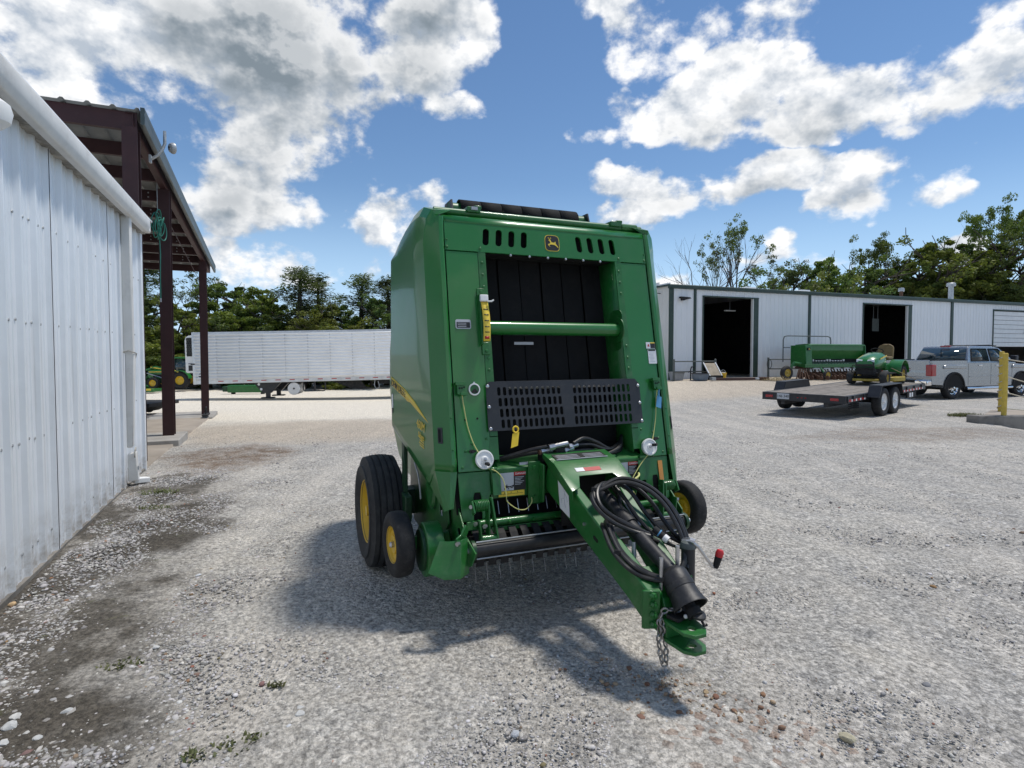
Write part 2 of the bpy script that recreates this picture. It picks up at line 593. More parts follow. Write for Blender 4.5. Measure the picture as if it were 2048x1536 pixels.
def slot(cx, cy, w, h, r=None, n=4):
    """rounded rectangle outline"""
    r = min(w, h) / 2 * 0.98 if r is None else r
    P = []
    for sx, sy, a0 in ((1, 1, 0), (-1, 1, 90), (-1, -1, 180), (1, -1, 270)):
        for k in range(n + 1):
            a = R(a0 + 90 * k / n)
            P.append((cx + sx * (w / 2 - r) + r * math.cos(a), cy + sy * (h / 2 - r) + r * math.sin(a)))
    return P


def spline(pts, n=8):
    """Catmull-Rom through the points"""
    P = [Vector(p) for p in pts]
    P = [P[0] * 2 - P[1]] + P + [P[-1] * 2 - P[-2]]
    out = []
    for i in range(1, len(P) - 2):
        for k in range(n):
            t = k / n
            a, b, c, d = P[i - 1], P[i], P[i + 1], P[i + 2]
            out.append(0.5 * ((2 * b) + (c - a) * t + (2 * a - 5 * b + 4 * c - d) * t * t + (3 * b - a - 3 * c + d) * t ** 3))
    out.append(P[-2])
    return out


def text_mesh(name, body, size, mat, parent, origin, xdir, ydir, align='CENTER', depth=0.0015, shear=0.0, xs=1.0, bold=0.0):
    cu = bpy.data.curves.new(name, 'FONT')
    cu.body = body
    cu.size = size
    cu.align_x = align
    cu.align_y = 'CENTER'
    cu.extrude = depth
    cu.shear = shear
    cu.offset = bold
    cu.resolution_u = 3
    ob = bpy.data.objects.new(name, cu)
    COL.objects.link(ob)
    dg = bpy.context.evaluated_depsgraph_get()
    me = bpy.data.meshes.new_from_object(ob.evaluated_get(dg))
    bpy.data.objects.remove(ob)
    bpy.data.curves.remove(cu)
    x = Vector(xdir).normalized()
    y = Vector(ydir)
    y = (y - x * y.dot(x)).normalized()
    z = x.cross(y)
    o = Vector(origin)
    vo = 0.0
    if parent is not None:
        vo = parent.get('VOFF', parent.parent.get('VOFF', 0.0) if parent.parent else 0.0)
    for v in me.vertices:
        p = v.co
        q = o + x * (p.x * xs) + y * p.y + z * p.z
        v.co = (q.x, q.y - vo, q.z)
    me.materials.clear()
    me.materials.append(MAT[mat])
    me.name = name
    t = bpy.data.objects.new(name, me)
    COL.objects.link(t)
    t.parent = parent
    return t


def wheel(parent, c, axis, R_, W_, rim_r, tyre_mat='tyre', rim_mat='yellow_paint', dish=0.03, name='wheel', grooves=0, n=40, hub=True, spokes=0,
          lug=0, crown=0.05):
    """wheel part with tyre, rim and hub sub-parts; axis points outward"""
    c = Vector(c)
    ax = Vector(axis).normalized()
    h = W_ / 2
    sh = R_ - crown
    prof = [(-h * .72, rim_r), (-h * .98, rim_r + (R_ - rim_r) * .35), (-h, rim_r + (R_ - rim_r) * .6), (-h * .93, sh - .004), (-h * .80, sh + crown * .62)]
    if grooves:
        k = grooves
        wd = h * 1.5 / (k * 2 + 1)
        for i in range(k * 2 + 1):
            a = -h * .75 + i * wd
            up = (i % 2 == 0)
            def cr(t):
                return R_ - crown * .38 * abs(t / h) ** 2.2
            if up:
                prof += [(a + wd * -.18, cr(a)), (a + wd * 1.18, cr(a + wd))]
            else:
                prof += [(a + wd * .28, cr(a) - .016), (a + wd * .72, cr(a + wd) - .016)]
    else:
        prof += [(-h * .5, R_ - crown * .12), (0, R_), (h * .5, R_ - crown * .12)]
    prof += [(h * .80, sh + crown * .62), (h * .93, sh - .004), (h, rim_r + (R_ - rim_r) * .6), (h * .98, rim_r + (R_ - rim_r) * .35), (h * .72, rim_r)]
    rim = MB()
    rim.lathe([(-h * .7, rim_r * 1.0), (-h * .78, rim_r * 1.05), (-h * .66, rim_r * .97), (-h * .3, rim_r * .86), (h * .15, rim_r * .84), (h * .55, rim_r * .93), (h * .80, rim_r * 1.05), (h * .74, rim_r * 1.07), (h * .6, rim_r * 1.0)], c, ax, n)
    face = h * .62 - dish
    rim.lathe([(face - .008, rim_r * .93), (face, rim_r * .90), (face - .012, rim_r * .62), (face + .012, rim_r * .50), (face + .012, rim_r * .30), (face - .004, 0.001)], c, ax, n)
    ro = rim.build(name, rim_mat, parent)
    ty = MB().lathe(prof, c, ax, n)
    if lug:
        x, y, d = frame(ax)
        for i in range(lug):
            for sgn in (-1, 1):
                a = 2 * math.pi * (i + (.5 if sgn > 0 else 0)) / lug
                a2 = a + 2 * math.pi / lug * .85
                p0 = c + d * (sgn * h * .02) + (x * math.cos(a) + y * math.sin(a)) * (R_ + .012)
                p1 = c + d * (sgn * h * .96) + (x * math.cos(a2) + y * math.sin(a2)) * (R_ - .03)
                rad = (p0 + p1) / 2 - c
                rad -= d * rad.dot(d)
                ty.beam(p0, p1, .05 * R_ / .6, .05, up=rad)
    ty.build('tyre', tyre_mat, ro, angle=50 if not grooves else 40)
    if hub:
        hb = MB()
        hb.lathe([(face, rim_r * .27), (face + .035, rim_r * .26), (face + .045, rim_r * .18), (face + .075, rim_r * .17), (face + .08, 0.001)], c, ax, 16)
        hb.build('hub', rim_mat, ro)
        if spokes:
            x, y, d = frame(ax)
            for i in range(spokes):
                a = 2 * math.pi * (i + .5) / spokes
                q = []
                for (rr, da) in ((.36, -.16), (.86, -.30), (.86, .30), (.36, .16)):
                    q.append(c + d * (face + (.016 if rr < .6 else .006)) + (x * math.cos(a + da) + y * math.sin(a + da)) * rim_r * rr)
                MB().add(q, [(0, 1, 2, 3)]).build('spoke_gap', 'black_matte', ro, solid=.006)
        nb = MB()
        x, y, d = frame(ax)
        for i in range(6):
            a = 2 * math.pi * i / 6
            p = c + d * (face + .004) + (x * math.cos(a) + y * math.sin(a)) * rim_r * .42
            nb.cyl(p, p + d * .016, .011 * rim_r / .2, 6)
        nb.build('lug_nut', 'steel', ro)
    return ro

# ------------------------------------------------------------------ ground
GP = np.array([(0, 0, 0), (-1.98, 3.85, 0), (0.3, 4.9, 0), (1.8, 5.6, 0.0), (-3.48, 3.75, 0), (-5.37, 8.11, 0), (-6.9, 11.3, -.09), (-10.7, 19.6, -.40),
               (-17.5, 30.7, -.94), (-6.9, 31.8, -.94), (-12, 45, -1.2), (8.02, 28.4, .30), (22, 33.9, .30), (35.7, 39.2, .30), (9.5, 14.9, .0), (12, 18.5, .0),
               (15.95, 20.3, .0), (19.6, 21.6, .0), (8.5, 10.2, .08), (10.6, 12.4, .09), (13, 15, .12), (20, 13, .1), (0, 20, -.30), (0, 30, -.55), (5, 12, .03), (-40, 45, -1.2), (45, 60, .3),
               (0, 60, -.9), (35, 5, .1), (-30, 0, -.2), (0, -14, 0), (25, -10, .1), (-20, 15, -.4), (60, 30, .3), (-60, 30, -1), (3.5, 3, .02), (-2, 2, 0)], float)


def _tps(P, lam=1e-3):
    X = P[:, :2]
    n = len(X)
    d = np.linalg.norm(X[:, None] - X[None], axis=2)
    K = np.where(d > 0, d ** 2 * np.log(d + 1e-9), 0) + lam * np.eye(n) * 10
    Q = np.column_stack([np.ones(n), X])
    A = np.block([[K, Q], [Q.T, np.zeros((3, 3))]])
    return np.linalg.solve(A, np.append(P[:, 2], [0, 0, 0]))


_W = _tps(GP)


def gz(x, y):
    x = np.asarray(x, float)
    y = np.asarray(y, float)
    cx_, cy_ = np.clip(x, -60, 60), np.clip(y, -14, 60)
    d = np.sqrt((cx_[..., None] - GP[:, 0]) ** 2 + (cy_[..., None] - GP[:, 1]) ** 2)
    K = np.where(d > 0, d ** 2 * np.log(d + 1e-9), 0)
    z = K @ _W[:-3] + _W[-3] + _W[-2] * cx_ + _W[-1] * cy_
    # the sunken dock lane in front of the concrete wall
    dip = .80 / (1 + np.exp(-(x - 11.9) / .35)) / (1 + np.exp(-(13.02 - y) / .06))
    z = z - dip * np.exp(-np.clip(9.5 - y, 0, None) / 2)
    return z if z.shape else float(z)


def on(x, y, dz=0.0):
    return (x, y, float(gz(x, y)) + dz)


def ground_material():
    m = bpy.data.materials.new('gravel_ground')
    m.use_nodes = True
    g = NT(m.node_tree)
    b = g.n['Principled BSDF']
    P = g.node('ShaderNodeTexCoord').outputs['Object']
    sep = g.node('ShaderNodeSeparateXYZ')
    g.put(sep.inputs[0], P)
    wob = g.noise(P, 0.7, 6.0, 0.65, out='Color')
    ws = g.node('ShaderNodeSeparateXYZ')
    g.put(ws.inputs[0], wob)
    X = g.math('ADD', sep.outputs[0], g.math('MULTIPLY', g.math('SUBTRACT', ws.outputs[0], .5), 2.2))
    Y = g.math('ADD', sep.outputs[1], g.math('MULTIPLY', g.math('SUBTRACT', ws.outputs[1], .5), 2.6))

    def zone(x, y, rx, ry, ang=0.0, soft=1.0):
        c, s_ = math.cos(R(ang)), math.sin(R(ang))
        dx = g.math('SUBTRACT', X, x)
        dy = g.math('SUBTRACT', Y, y)
        a = g.math('DIVIDE', g.math('ADD', g.math('MULTIPLY', dx, c), g.math('MULTIPLY', dy, s_)), rx)
        e = g.math('DIVIDE', g.math('SUBTRACT', g.math('MULTIPLY', dy, c), g.math('MULTIPLY', dx, s_)), ry)
        q = g.math('ADD', g.math('MULTIPLY', a, a), g.math('MULTIPLY', e, e))
        return g.step(g.math('SUBTRACT', 1.0, q), 0.0, soft)
    # crushed limestone: individual chips seen as cells, over a bed of pale dust
    big = g.noise(P, 0.45, 5.0, 0.6)
    mid = g.noise(P, 3.2, 6.0, 0.65)
    chip = g.node('ShaderNodeTexVoronoi')
    g.put(chip.inputs['Vector'], P)
    chip.inputs['Scale'].default_value = 62.0
    cs = g.node('ShaderNodeSeparateColor')
    g.put(cs.inputs[0], chip.outputs['Color'])
    chip2 = g.node('ShaderNodeTexVoronoi')
    g.put(chip2.inputs['Vector'], P)
    chip2.inputs['Scale'].default_value = 24.0
    cs2 = g.node('ShaderNodeSeparateColor')
    g.put(cs2.inputs[0], chip2.outputs['Color'])
    grit = g.noise(P, 140.0, 3.0, 0.7)
    stone = g.mix(cs.outputs[0], (0.20, 0.20, 0.20), (0.46, 0.452, 0.436))
    stone2 = g.mix(cs2.outputs[0], (0.21, 0.21, 0.21), (0.49, 0.48, 0.462))
    stone = g.mix(g.step(g.noise(P, 1.7, 4.0), .42, .6), stone, stone2)
    dust = g.mix(big, (0.37, 0.345, 0.305), (0.44, 0.420, 0.385))
    dustf = g.math('ADD', g.math('MULTIPLY', g.step(mid, .38, .68), .36), g.math('MULTIPLY', g.step(big, .4, .65), .2), clamp=True)
    col = g.mix(dustf, stone, dust)
    col = g.mix(g.math('MULTIPLY', g.step(grit, .52, .8), .4), col, (0.20, 0.195, 0.19))
    # long faint wheel tracks swept clear of loose stone
    stretch = g.node('ShaderNodeMapping')
    stretch.inputs['Rotation'].default_value = (0, 0, R(-24))
    stretch.inputs['Scale'].default_value = (1.6, .14, 1)
    g.put(stretch.inputs['Vector'], P)
    tr = g.noise(stretch.outputs[0], 1.3, 5.0, 0.6)
    col = g.mix(g.math('MULTIPLY', g.step(tr, .47, .62), .48), col, (0.48, 0.458, 0.425))
    pt = g.noise(P, 1.15, 6.0, 0.68)
    col = g.mix(g.math('MULTIPLY', g.step(pt, .50, .72), .40), col, (0.245, 0.238, 0.228))
    col = g.mix(g.math('MULTIPLY', g.step(g.math('MULTIPLY', pt, -1.0), -.44, -.28), .5), col, (0.49, 0.465, 0.42))
    sp = g.noise(P, 21.0, 4.0, 0.75)
    col = g.mix(g.math('MULTIPLY', g.step(sp, .56, .70), .55), col, (0.13, 0.128, 0.128))  # dark specks put the shade between stones into the colour
    col = g.mix(g.math('MULTIPLY', g.step(g.math('MULTIPLY', sp, -1.0), -.42, -.30), .45), col, (0.52, 0.51, 0.49))
    # the far left yard is cream-white rock, the apron by the sheds is tan and dusty
    cream = g.math('MULTIPLY', zone(-14, 30, 26, 17, 0, .35), .85)
    col = g.mix(cream, col, g.mix(mid, (0.62, 0.575, 0.49), (0.74, 0.70, 0.62)))
    tan = g.math('MAXIMUM', zone(9, 25.5, 14, 5.0, 21, .6), zone(-4.0, 13.5, 6.0, 3.2, 10, .8))
    col = g.mix(g.math('MULTIPLY', tan, .62), col, g.mix(mid, (0.36, 0.30, 0.235), (0.50, 0.44, 0.36)))
    brown = g.math('MAXIMUM', zone(-4.6, 9.2, 1.3, 1.7, 15, .9), g.math('MULTIPLY', zone(8.2, 11.2, 3.4, 1.3, 8, .9), .5))
    col = g.mix(g.math('MULTIPLY', brown, g.math('ADD', .45, g.math('MULTIPLY', g.step(mid, .4, .6), .5))), col, (0.155, 0.115, 0.085))
    # damp, mossy earth between coarse rock along the shed
    sw = g.math('ADD', g.math('MULTIPLY_ADD', X, .917, 1.70), g.math('MULTIPLY', Y, .398))      # metres out from the wall
    dampz = g.math('MULTIPLY', g.step(g.math('MULTIPLY', sw, -1.0), -1.75, -.55), g.step(g.math('MULTIPLY', Y, -1.0), -8.2, -6.0))
    vor = g.node('ShaderNodeTexVoronoi', feature='DISTANCE_TO_EDGE')
    g.put(vor.inputs['Vector'], P)
    vor.inputs['Scale'].default_value = 26.0
    soil = g.mix(mid, (0.038, 0.034, 0.029), (0.098, 0.088, 0.074))
    bare = g.math('MAXIMUM', zone(-2.35, 2.35, .62, .55, 0, .6), g.math('MAXIMUM', zone(-3.35, 5.6, .55, 1.0, 24, .6), zone(-4.35, 7.2, .5, .8, 24, .6)))
    wet = g.math('MULTIPLY', dampz, g.math('ADD', .58, g.math('MULTIPLY', g.step(g.noise(P, 1.9, 5, .6), .38, .60), .7)), clamp=True)
    col = g.mix(g.math('MULTIPLY', wet, .92), col, soil)
    col = g.mix(g.math('MULTIPLY', bare, .8), col, soil)
    moss = g.math('MULTIPLY', dampz, g.step(g.noise(P, 4.3, 5, .65), .60, .72))
    col = g.mix(g.math('MULTIPLY', moss, .55), col, (0.085, 0.095, 0.035))
    # rusty red pebbles spread by the hitch
    red = g.math('MULTIPLY', zone(.95, 2.55, .5, .35, -20, .9), g.step(cs2.outputs[1], .80, .86))
    col = g.mix(g.math('MULTIPLY', red, .5), col, (0.20, 0.105, 0.060))
    g1 = g.step(g.noise(P, 36.0, 3.0, 0.75), .32, .68)  # speckle grain, dark where stones shade each other, multiplied into the colour
    g2 = g.step(g.noise(P, 12.0, 4.0, 0.75), .30, .70)
    gs = g.math('ADD', g.math('MULTIPLY_ADD', g1, .74, .50), g.math('MULTIPLY', g2, .22))
    gc = g.node('ShaderNodeCombineXYZ')
    for i_, k_ in enumerate((1.02, .99, .945)):
        g.put(gc.inputs[i_], g.math('MULTIPLY', gs, k_ * 1.20))
    col = g.mix(1.0, col, gc.outputs[0], 'MULTIPLY')
    g.put(b.inputs['Base Color'], col)
    b.inputs['Roughness'].default_value = 0.93
    b.inputs['Specular IOR Level'].default_value = 0.2
    h = g.math('ADD', g.math('MULTIPLY', chip.outputs['Distance'], -.5), g.math('MULTIPLY', g.math('MULTIPLY', chip2.outputs['Distance'], -1.0), g.math('SUBTRACT', 1.15, dustf)))
    h = g.math('ADD', h, g.math('MULTIPLY', grit, .35))
    h = g.math('ADD', h, g.math('MULTIPLY', g.noise(P, 9.0, 5.0, .6), .8))
    bn = g.node('ShaderNodeBump')
    bn.inputs['Strength'].default_value = 1.0
    bn.inputs['Distance'].default_value = 0.020
    g.put(bn.inputs['Height'], h)
    g.put(b.inputs['Normal'], bn.outputs[0])
    MAT['gravel_ground'] = m


ground_material()


def build_ground():
    def axis(lo, hi, c, fine, grow):
        out = [c]
        st = fine
        while out[-1] < hi:
            out.append(out[-1] + st)
            st *= grow
        st = fine
        neg = [c]
        while neg[-1] > lo:
            neg.append(neg[-1] - st)
            st *= grow
        return np.array(neg[::-1][:-1] + out)
    xs = axis(-400, 400, 0, .05, 1.035)
    ys = axis(-300, 500, 3.2, .05, 1.035)
    Xg, Yg = np.meshgrid(xs, ys)
    Z = gz(Xg, Yg)
    rng = np.random.RandomState(3)
    near = np.exp(-((Xg / 9) ** 2 + ((Yg - 4) / 9) ** 2))
    for k in range(26):
        a = rng.rand() * 6.28
        w = 6.28 / (0.22 + rng.rand() * 1.6)
        Z += near * 0.0021 * (6.28 / w) ** .6 * np.sin(w * (Xg * math.cos(a) + Yg * math.sin(a)) + rng.rand() * 6.28)
    nx, ny = len(xs), len(ys)
    V = np.column_stack([Xg.ravel(), Yg.ravel(), Z.ravel()])
    i = np.arange(nx * ny).reshape(ny, nx)
    F = np.stack([i[:-1, :-1], i[:-1, 1:], i[1:, 1:], i[1:, :-1]], -1).reshape(-1, 4)
    me = bpy.data.meshes.new('ground')
    me.from_pydata(V.tolist(), [], F.tolist())
    me.polygons.foreach_set('use_smooth', [True] * len(me.polygons))
    me.materials.append(MAT['gravel_ground'])
    o = bpy.data.objects.new('ground', me)
    COL.objects.link(o)
    tag(o, kind='structure')
    return o


build_ground()


def stone_mat():
    m = bpy.data.materials.new('loose_stone')
    m.use_nodes = True
    g = NT(m.node_tree)
    b = g.n['Principled BSDF']
    at = g.node('ShaderNodeAttribute', attribute_name='tint')
    P = g.node('ShaderNodeTexCoord').outputs['Object']
    c = g.mix(g.math('MULTIPLY', g.noise(P, 70, 4, .7), .34), at.outputs['Color'], (.18, .17, .16))
    g.put(b.inputs['Base Color'], c)
    b.inputs['Roughness'].default_value = .9
    b.inputs['Specular IOR Level'].default_value = .25
    MAT['loose_stone'] = m


stone_mat()


def stone_cloud(name, P, S, tint, rng, sink=0.25):
    """many small angular stones in one mesh; P = xyz, S = size, tint = rgb"""
    ph = (1 + 5 ** .5) / 2
    ico = np.array([(-1, ph, 0), (1, ph, 0), (-1, -ph, 0), (1, -ph, 0), (0, -1, ph), (0, 1, ph), (0, -1, -ph), (0, 1, -ph), (ph, 0, -1), (ph, 0, 1), (-ph, 0, -1), (-ph, 0, 1)], float)
    ico /= np.linalg.norm(ico[0])
    fc = np.array([(0, 11, 5), (0, 5, 1), (0, 1, 7), (0, 7, 10), (0, 10, 11), (1, 5, 9), (5, 11, 4), (11, 10, 2), (10, 7, 6), (7, 1, 8), (3, 9, 4), (3, 4, 2), (3, 2, 6), (3, 6, 8), (3, 8, 9), (4, 9, 5), (2, 4, 11), (6, 2, 10), (8, 6, 7), (9, 8, 1)])
    n = len(P)
    r = rng.uniform(.68, 1.22, (n, 12, 1)) * ico[None]
    r *= np.stack([rng.uniform(.75, 1.25, n), rng.uniform(.6, 1.0, n), rng.uniform(.35, .75, n)], -1)[:, None, :]
    a = rng.uniform(0, 6.28, n)
    t = rng.normal(0, .25, n)
    ct, st = np.cos(t), np.sin(t)
    y, z = r[..., 1] * ct[:, None] - r[..., 2] * st[:, None], r[..., 1] * st[:, None] + r[..., 2] * ct[:, None]
    ca, sa = np.cos(a)[:, None], np.sin(a)[:, None]
    x2, y2 = r[..., 0] * ca - y * sa, r[..., 0] * sa + y * ca
    V = np.stack([x2, y2, z], -1) * (S[:, None, None] / 2)
    V += P[:, None, :]
    V[..., 2] += S[:, None] * (0.22 - sink)
    F = (fc[None] + (np.arange(n) * 12)[:, None, None]).reshape(-1, 3)
    me = bpy.data.meshes.new(name)
    me.vertices.add(n * 12)
    me.vertices.foreach_set('co', V.reshape(-1).astype(np.float32))
    me.loops.add(len(F) * 3)
    me.loops.foreach_set('vertex_index', F.reshape(-1).astype(np.int32))
    me.polygons.add(len(F))
    me.polygons.foreach_set('loop_start', np.arange(0, len(F) * 3, 3, dtype=np.int32))
    me.polygons.foreach_set('loop_total', np.full(len(F), 3, np.int32))
    me.update(calc_edges=True)
    at = me.color_attributes.new('tint', 'FLOAT_COLOR', 'POINT')
    col = np.ones((n, 12, 4), np.float32)
    col[..., :3] = tint[:, None, :]
    at.data.foreach_set('color', col.reshape(-1))
    me.materials.append(MAT['loose_stone'])
    o = bpy.data.objects.new(name, me)
    COL.objects.link(o)
    return o


def scatter_gravel():
    rng = np.random.RandomState(11)
    N = 100000
    # density falls with distance, inside a wedge wider than the view
    ang = rng.uniform(R(-52), R(52), N)
    rad = 1.75 * (9.5 / 1.75) ** (rng.rand(N) ** .95)
    x, y = rad * np.sin(ang), rad * np.cos(ang)
    # keep off the shed side of the wall
    dw, nw, w0 = np.array([.398, -.917]), np.array([.917, .398]), np.array([-5.375, 8.113])
    s = (np.stack([x, y], -1) - w0) @ nw
    keep = s > .06
    clump = np.zeros(N)
    for k in range(40):
        a = rng.rand() * 6.28
        w = 6.28 / rng.uniform(.25, 2.2)
        clump += np.sin(w * (x * math.cos(a) + y * math.sin(a)) + rng.rand() * 6.28)
    clump /= 6.3
    coarse = np.clip((1.75 - s) / .8, 0, 1) * np.clip((8.0 - y) / 1.5, 0, 1)
    keep &= (rng.rand(N) < np.clip(.36 + .42 * clump + .35 * coarse, .07, 1))
    x, y, coarse = x[keep], y[keep], coarse[keep]
    # the coarse band by the shed is covered much more thickly
    M = 42000
    t_ = rng.uniform(.2, 8.2, M)
    s_ = .08 + 1.75 * rng.rand(M) ** 1.25
    t_ = 8.6 - 8.4 * rng.rand(M) ** .75
    xc, yc = w0[0] + dw[0] * t_ + nw[0] * s_, w0[1] + dw[1] * t_ + nw[1] * s_
    cc = np.clip((1.75 - s_) / .9, 0, 1)
    pat = np.zeros(M)
    for k in range(24):
        a = rng.rand() * 6.28
        w = 6.28 / rng.uniform(.3, 1.6)
        pat += np.sin(w * (xc * math.cos(a) + yc * math.sin(a)) + rng.rand() * 6.28)
    bare = np.maximum(np.exp(-((xc + 2.4) / .5) ** 2 - ((yc - 2.35) / .45) ** 2), np.maximum(np.exp(-((xc + 3.35) / .42) ** 2 - ((yc - 5.6) / .8) ** 2), np.exp(-((xc + 4.35) / .4) ** 2 - ((yc - 7.2) / .7) ** 2)))
    pat = pat - .7 * bare
    kk = (rng.rand(M) < np.clip(.52 + .16 * pat, .10, 1) * np.clip(.25 + cc, 0, 1)) & (yc > 1.4)
    x, y, coarse = np.append(x, xc[kk]), np.append(y, yc[kk]), np.append(coarse, cc[kk] * .8)
    # bigger chips farther out, so that the yard stays grainy with distance
    M3 = 26000
    an, rd_ = rng.uniform(R(-46), R(46), M3), 4.5 + 9.5 * rng.rand(M3) ** .9
    xf, yf = rd_ * np.sin(an), rd_ * np.cos(an)
    kf = ((np.stack([xf, yf], -1) - w0) @ nw > .1) & ~((xf > 10.3) & (yf > 11.5))
    x, y = np.append(x, xf[kf]), np.append(y, yf[kf])
    coarse = np.append(coarse, np.full(kf.sum(), .55))
    n = len(x)
    S = np.exp(rng.normal(math.log(.0105), .45, n)) * (1 + .8 * coarse)
    S = np.clip(S, .007, .062)
    v = np.clip(rng.normal(.48, .12, n) - .13 * coarse + rng.normal(0, .06, n) * coarse, .14, .74)
    tint = np.stack([v * rng.uniform(1.0, 1.06, n), v * .99, v * rng.uniform(.90, 1.02, n)], -1)
    rd = rng.rand(n) < .022
    tint[rd] = np.stack([rng.uniform(.2, .34, rd.sum()), rng.uniform(.12, .2, rd.sum()), rng.uniform(.07, .13, rd.sum())], -1)
    o = stone_cloud('gravel', np.stack([x, y, gz(x, y)], -1), S, tint, rng, sink=.33)
    tag(o, 'loose crushed limestone chips scattered over the yard', 'gravel', kind='stuff')


scatter_gravel()


def pxg(x, y, g=0.0, it=3):
    """photo pixel -> point on the ground"""
    f, cy = 1120.0, 743.1
    c, s = math.cos(R(2)), math.sin(R(2))
    d = ((x - 1024) / f, c - s * ((y - cy) / f), -s - c * ((y - cy) / f))
    z = g
    for _ in range(it):
        t = (z - 1.72) / d[2]
        X, Y = d[0] * t, d[1] * t
        z = float(gz(X, Y))
    return X, Y, z


def rock(name, label, at, size, col, seed, group=None, flat=.6):
    rng = np.random.RandomState(seed)
    m = bpy.data.materials.new(name)
    m.use_nodes = True
    g = NT(m.node_tree)
    b = g.n['Principled BSDF']
    P = g.node('ShaderNodeTexCoord').outputs['Object']
    g.put(b.inputs['Base Color'], g.mix(g.noise(P, 45, 5, .7), tuple(c * .55 for c in col), tuple(min(1, c * 1.3) for c in col)))
    b.inputs['Roughness'].default_value = .92
    bm = bmesh.new()
    bmesh.ops.create_icosphere(bm, subdivisions=2, radius=.5)
    ax = rng.normal(size=(9, 3))
    ax /= np.linalg.norm(ax, axis=1)[:, None]
    cut = rng.uniform(.27, .46, 9)
    for v in bm.verts:
        p = np.array(v.co)
        for a, c in zip(ax, cut):
            t = p @ a
            if t > c:
                p -= a * (t - c) * .85
        v.co = p * np.array([1.0, .8, flat]) * size
    me = bpy.data.meshes.new(name)
    bm.to_mesh(me)
    bm.free()
    me.materials.append(m)
    o = bpy.data.objects.new(name, me)
    COL.objects.link(o)
    o.location = (at[0], at[1], at[2] + size * flat * .22)
    o.rotation_euler = (0, 0, rng.rand() * 6)
    tag(o, label, 'rock', group)
    return o


ROCKS = [
    (1694, 1478, .075, (.46, .42, .30), 'knobbly cream rock alone on the grey gravel in front'),
    (1030, 1470, .050, (.42, .44, .47), 'pale blue-grey rock at the bottom middle of the yard'),
    (600, 1432, .060, (.50, .50, .49), 'flat white rock beside its smaller twin near the weeds'),
    (600, 1417, .040, (.50, .50, .49), 'smaller flat white rock just behind the larger one'),
    (578, 1455, .035, (.55, .56, .58), 'white rock chip nearest the green weeds'),
    (739, 1472, .032, (.62, .57, .42), 'cream yellow stone at the bottom edge of the yard'),
    (706, 1489, .038, (.26, .14, .085), 'reddish brown flat stone at the bottom edge'),
    (660, 1508, .036, (.13, .065, .04), 'dark red-brown clod at the bottom edge'),
    (666, 1527, .036, (.46, .30, .24), 'pink stone below the dark red-brown clod'),
    (1258, 1338, .040, (.24, .13, .08), 'brown stone under the hanging chain, leftmost by the hitch'),
    (1282, 1437, .046, (.25, .14, .10), 'dark pinkish brown rock left of the red pebble patch'),
    (1362, 1334, .034, (.34, .22, .15), 'tan brown stone under the hitch tongue plate'),
    (1295, 1370, .040, (.20, .10, .06), 'rust coloured stone in the middle of the red pebbles'),
    (1358, 1427, .042, (.22, .12, .07), 'rusty clod at the near edge of the red pebbles'),
    (1432, 1395, .040, (.24, .12, .08), 'dark red stone at the right of the red pebble patch'),
    (1412, 1385, .036, (.44, .33, .20), 'yellow tan stone among the red pebbles'),
    (1395, 1461, .030, (.20, .12, .08), 'lone brown stone in front of the red pebbles'),
    (1333, 1447, .034, (.44, .45, .46), 'pale grey stone just in front of the red pebbles'),
    (1526, 1390, .036, (.30, .17, .10), 'orange brown stone apart to the right of the hitch'),
    (1530, 1366, .030, (.52, .52, .53), 'small white stone right of the red pebbles'),
    (1852, 1372, .050, (.22, .22, .23), 'dark grey rock at the right of the gravel foreground'),
    (1704, 1297, .038, (.17, .17, .18), 'charcoal stone in the right middle of the gravel'),
    (134, 1426, .055, (.50, .50, .49), 'rounded white rock on the dark soil by the shed'),
    (20, 1456, .075, (.50, .50, .49), 'large white rock at the left edge on dark soil'),
    (30, 1437, .055, (.56, .55, .53), 'white rock just behind the large one at the left edge'),
    (76, 1478, .045, (.50, .50, .49), 'small white rock on the dark soil left of bottom'),
    (5, 1490, .05, (.50, .50, .49), 'white rock cut by the left bottom corner'),
    (24, 1210, .06, (.52, .36, .20), 'orange tan rock at the foot of the shed wall'),
    (160, 1112, .04, (.30, .18, .12), 'small brown rock on the pale strip along the shed'),
    (397, 1152, .05, (.58, .60, .63), 'bluish white rock halfway along the coarse gravel'),
    (312, 1296, .045, (.50, .50, .49), 'white rock in the middle of the coarse gravel'),
]
for i, (x, y, s, c, lab) in enumerate(ROCKS):
    rock('rock', lab, pxg(x, y), s, c, 100 + i, 'loose rocks on the yard', flat=.55)


def red_pebbles():
    rng = np.random.RandomState(5)
    n = 150
    x = rng.normal(0, .26, n)
    y = rng.normal(0, .13, n)
    c = pxg(1355, 1390)
    a = R(-28)
    X = c[0] + x * math.cos(a) - y * math.sin(a)
    Y = c[1] + x * math.sin(a) + y * math.cos(a)
    S = np.clip(np.exp(rng.normal(math.log(.017), .4, n)), .008, .036)
    k = rng.rand(n)[:, None]
    tint = (1 - k) * np.array([.20, .095, .055]) + k * np.array([.46, .34, .22])
    o = stone_cloud('pebble_patch', np.stack([X, Y, gz(X, Y)], -1), S, tint, rng, sink=.12)
    tag(o, 'rust red and tan pebbles spilled under the hitch', 'pebbles', kind='stuff')


red_pebbles()


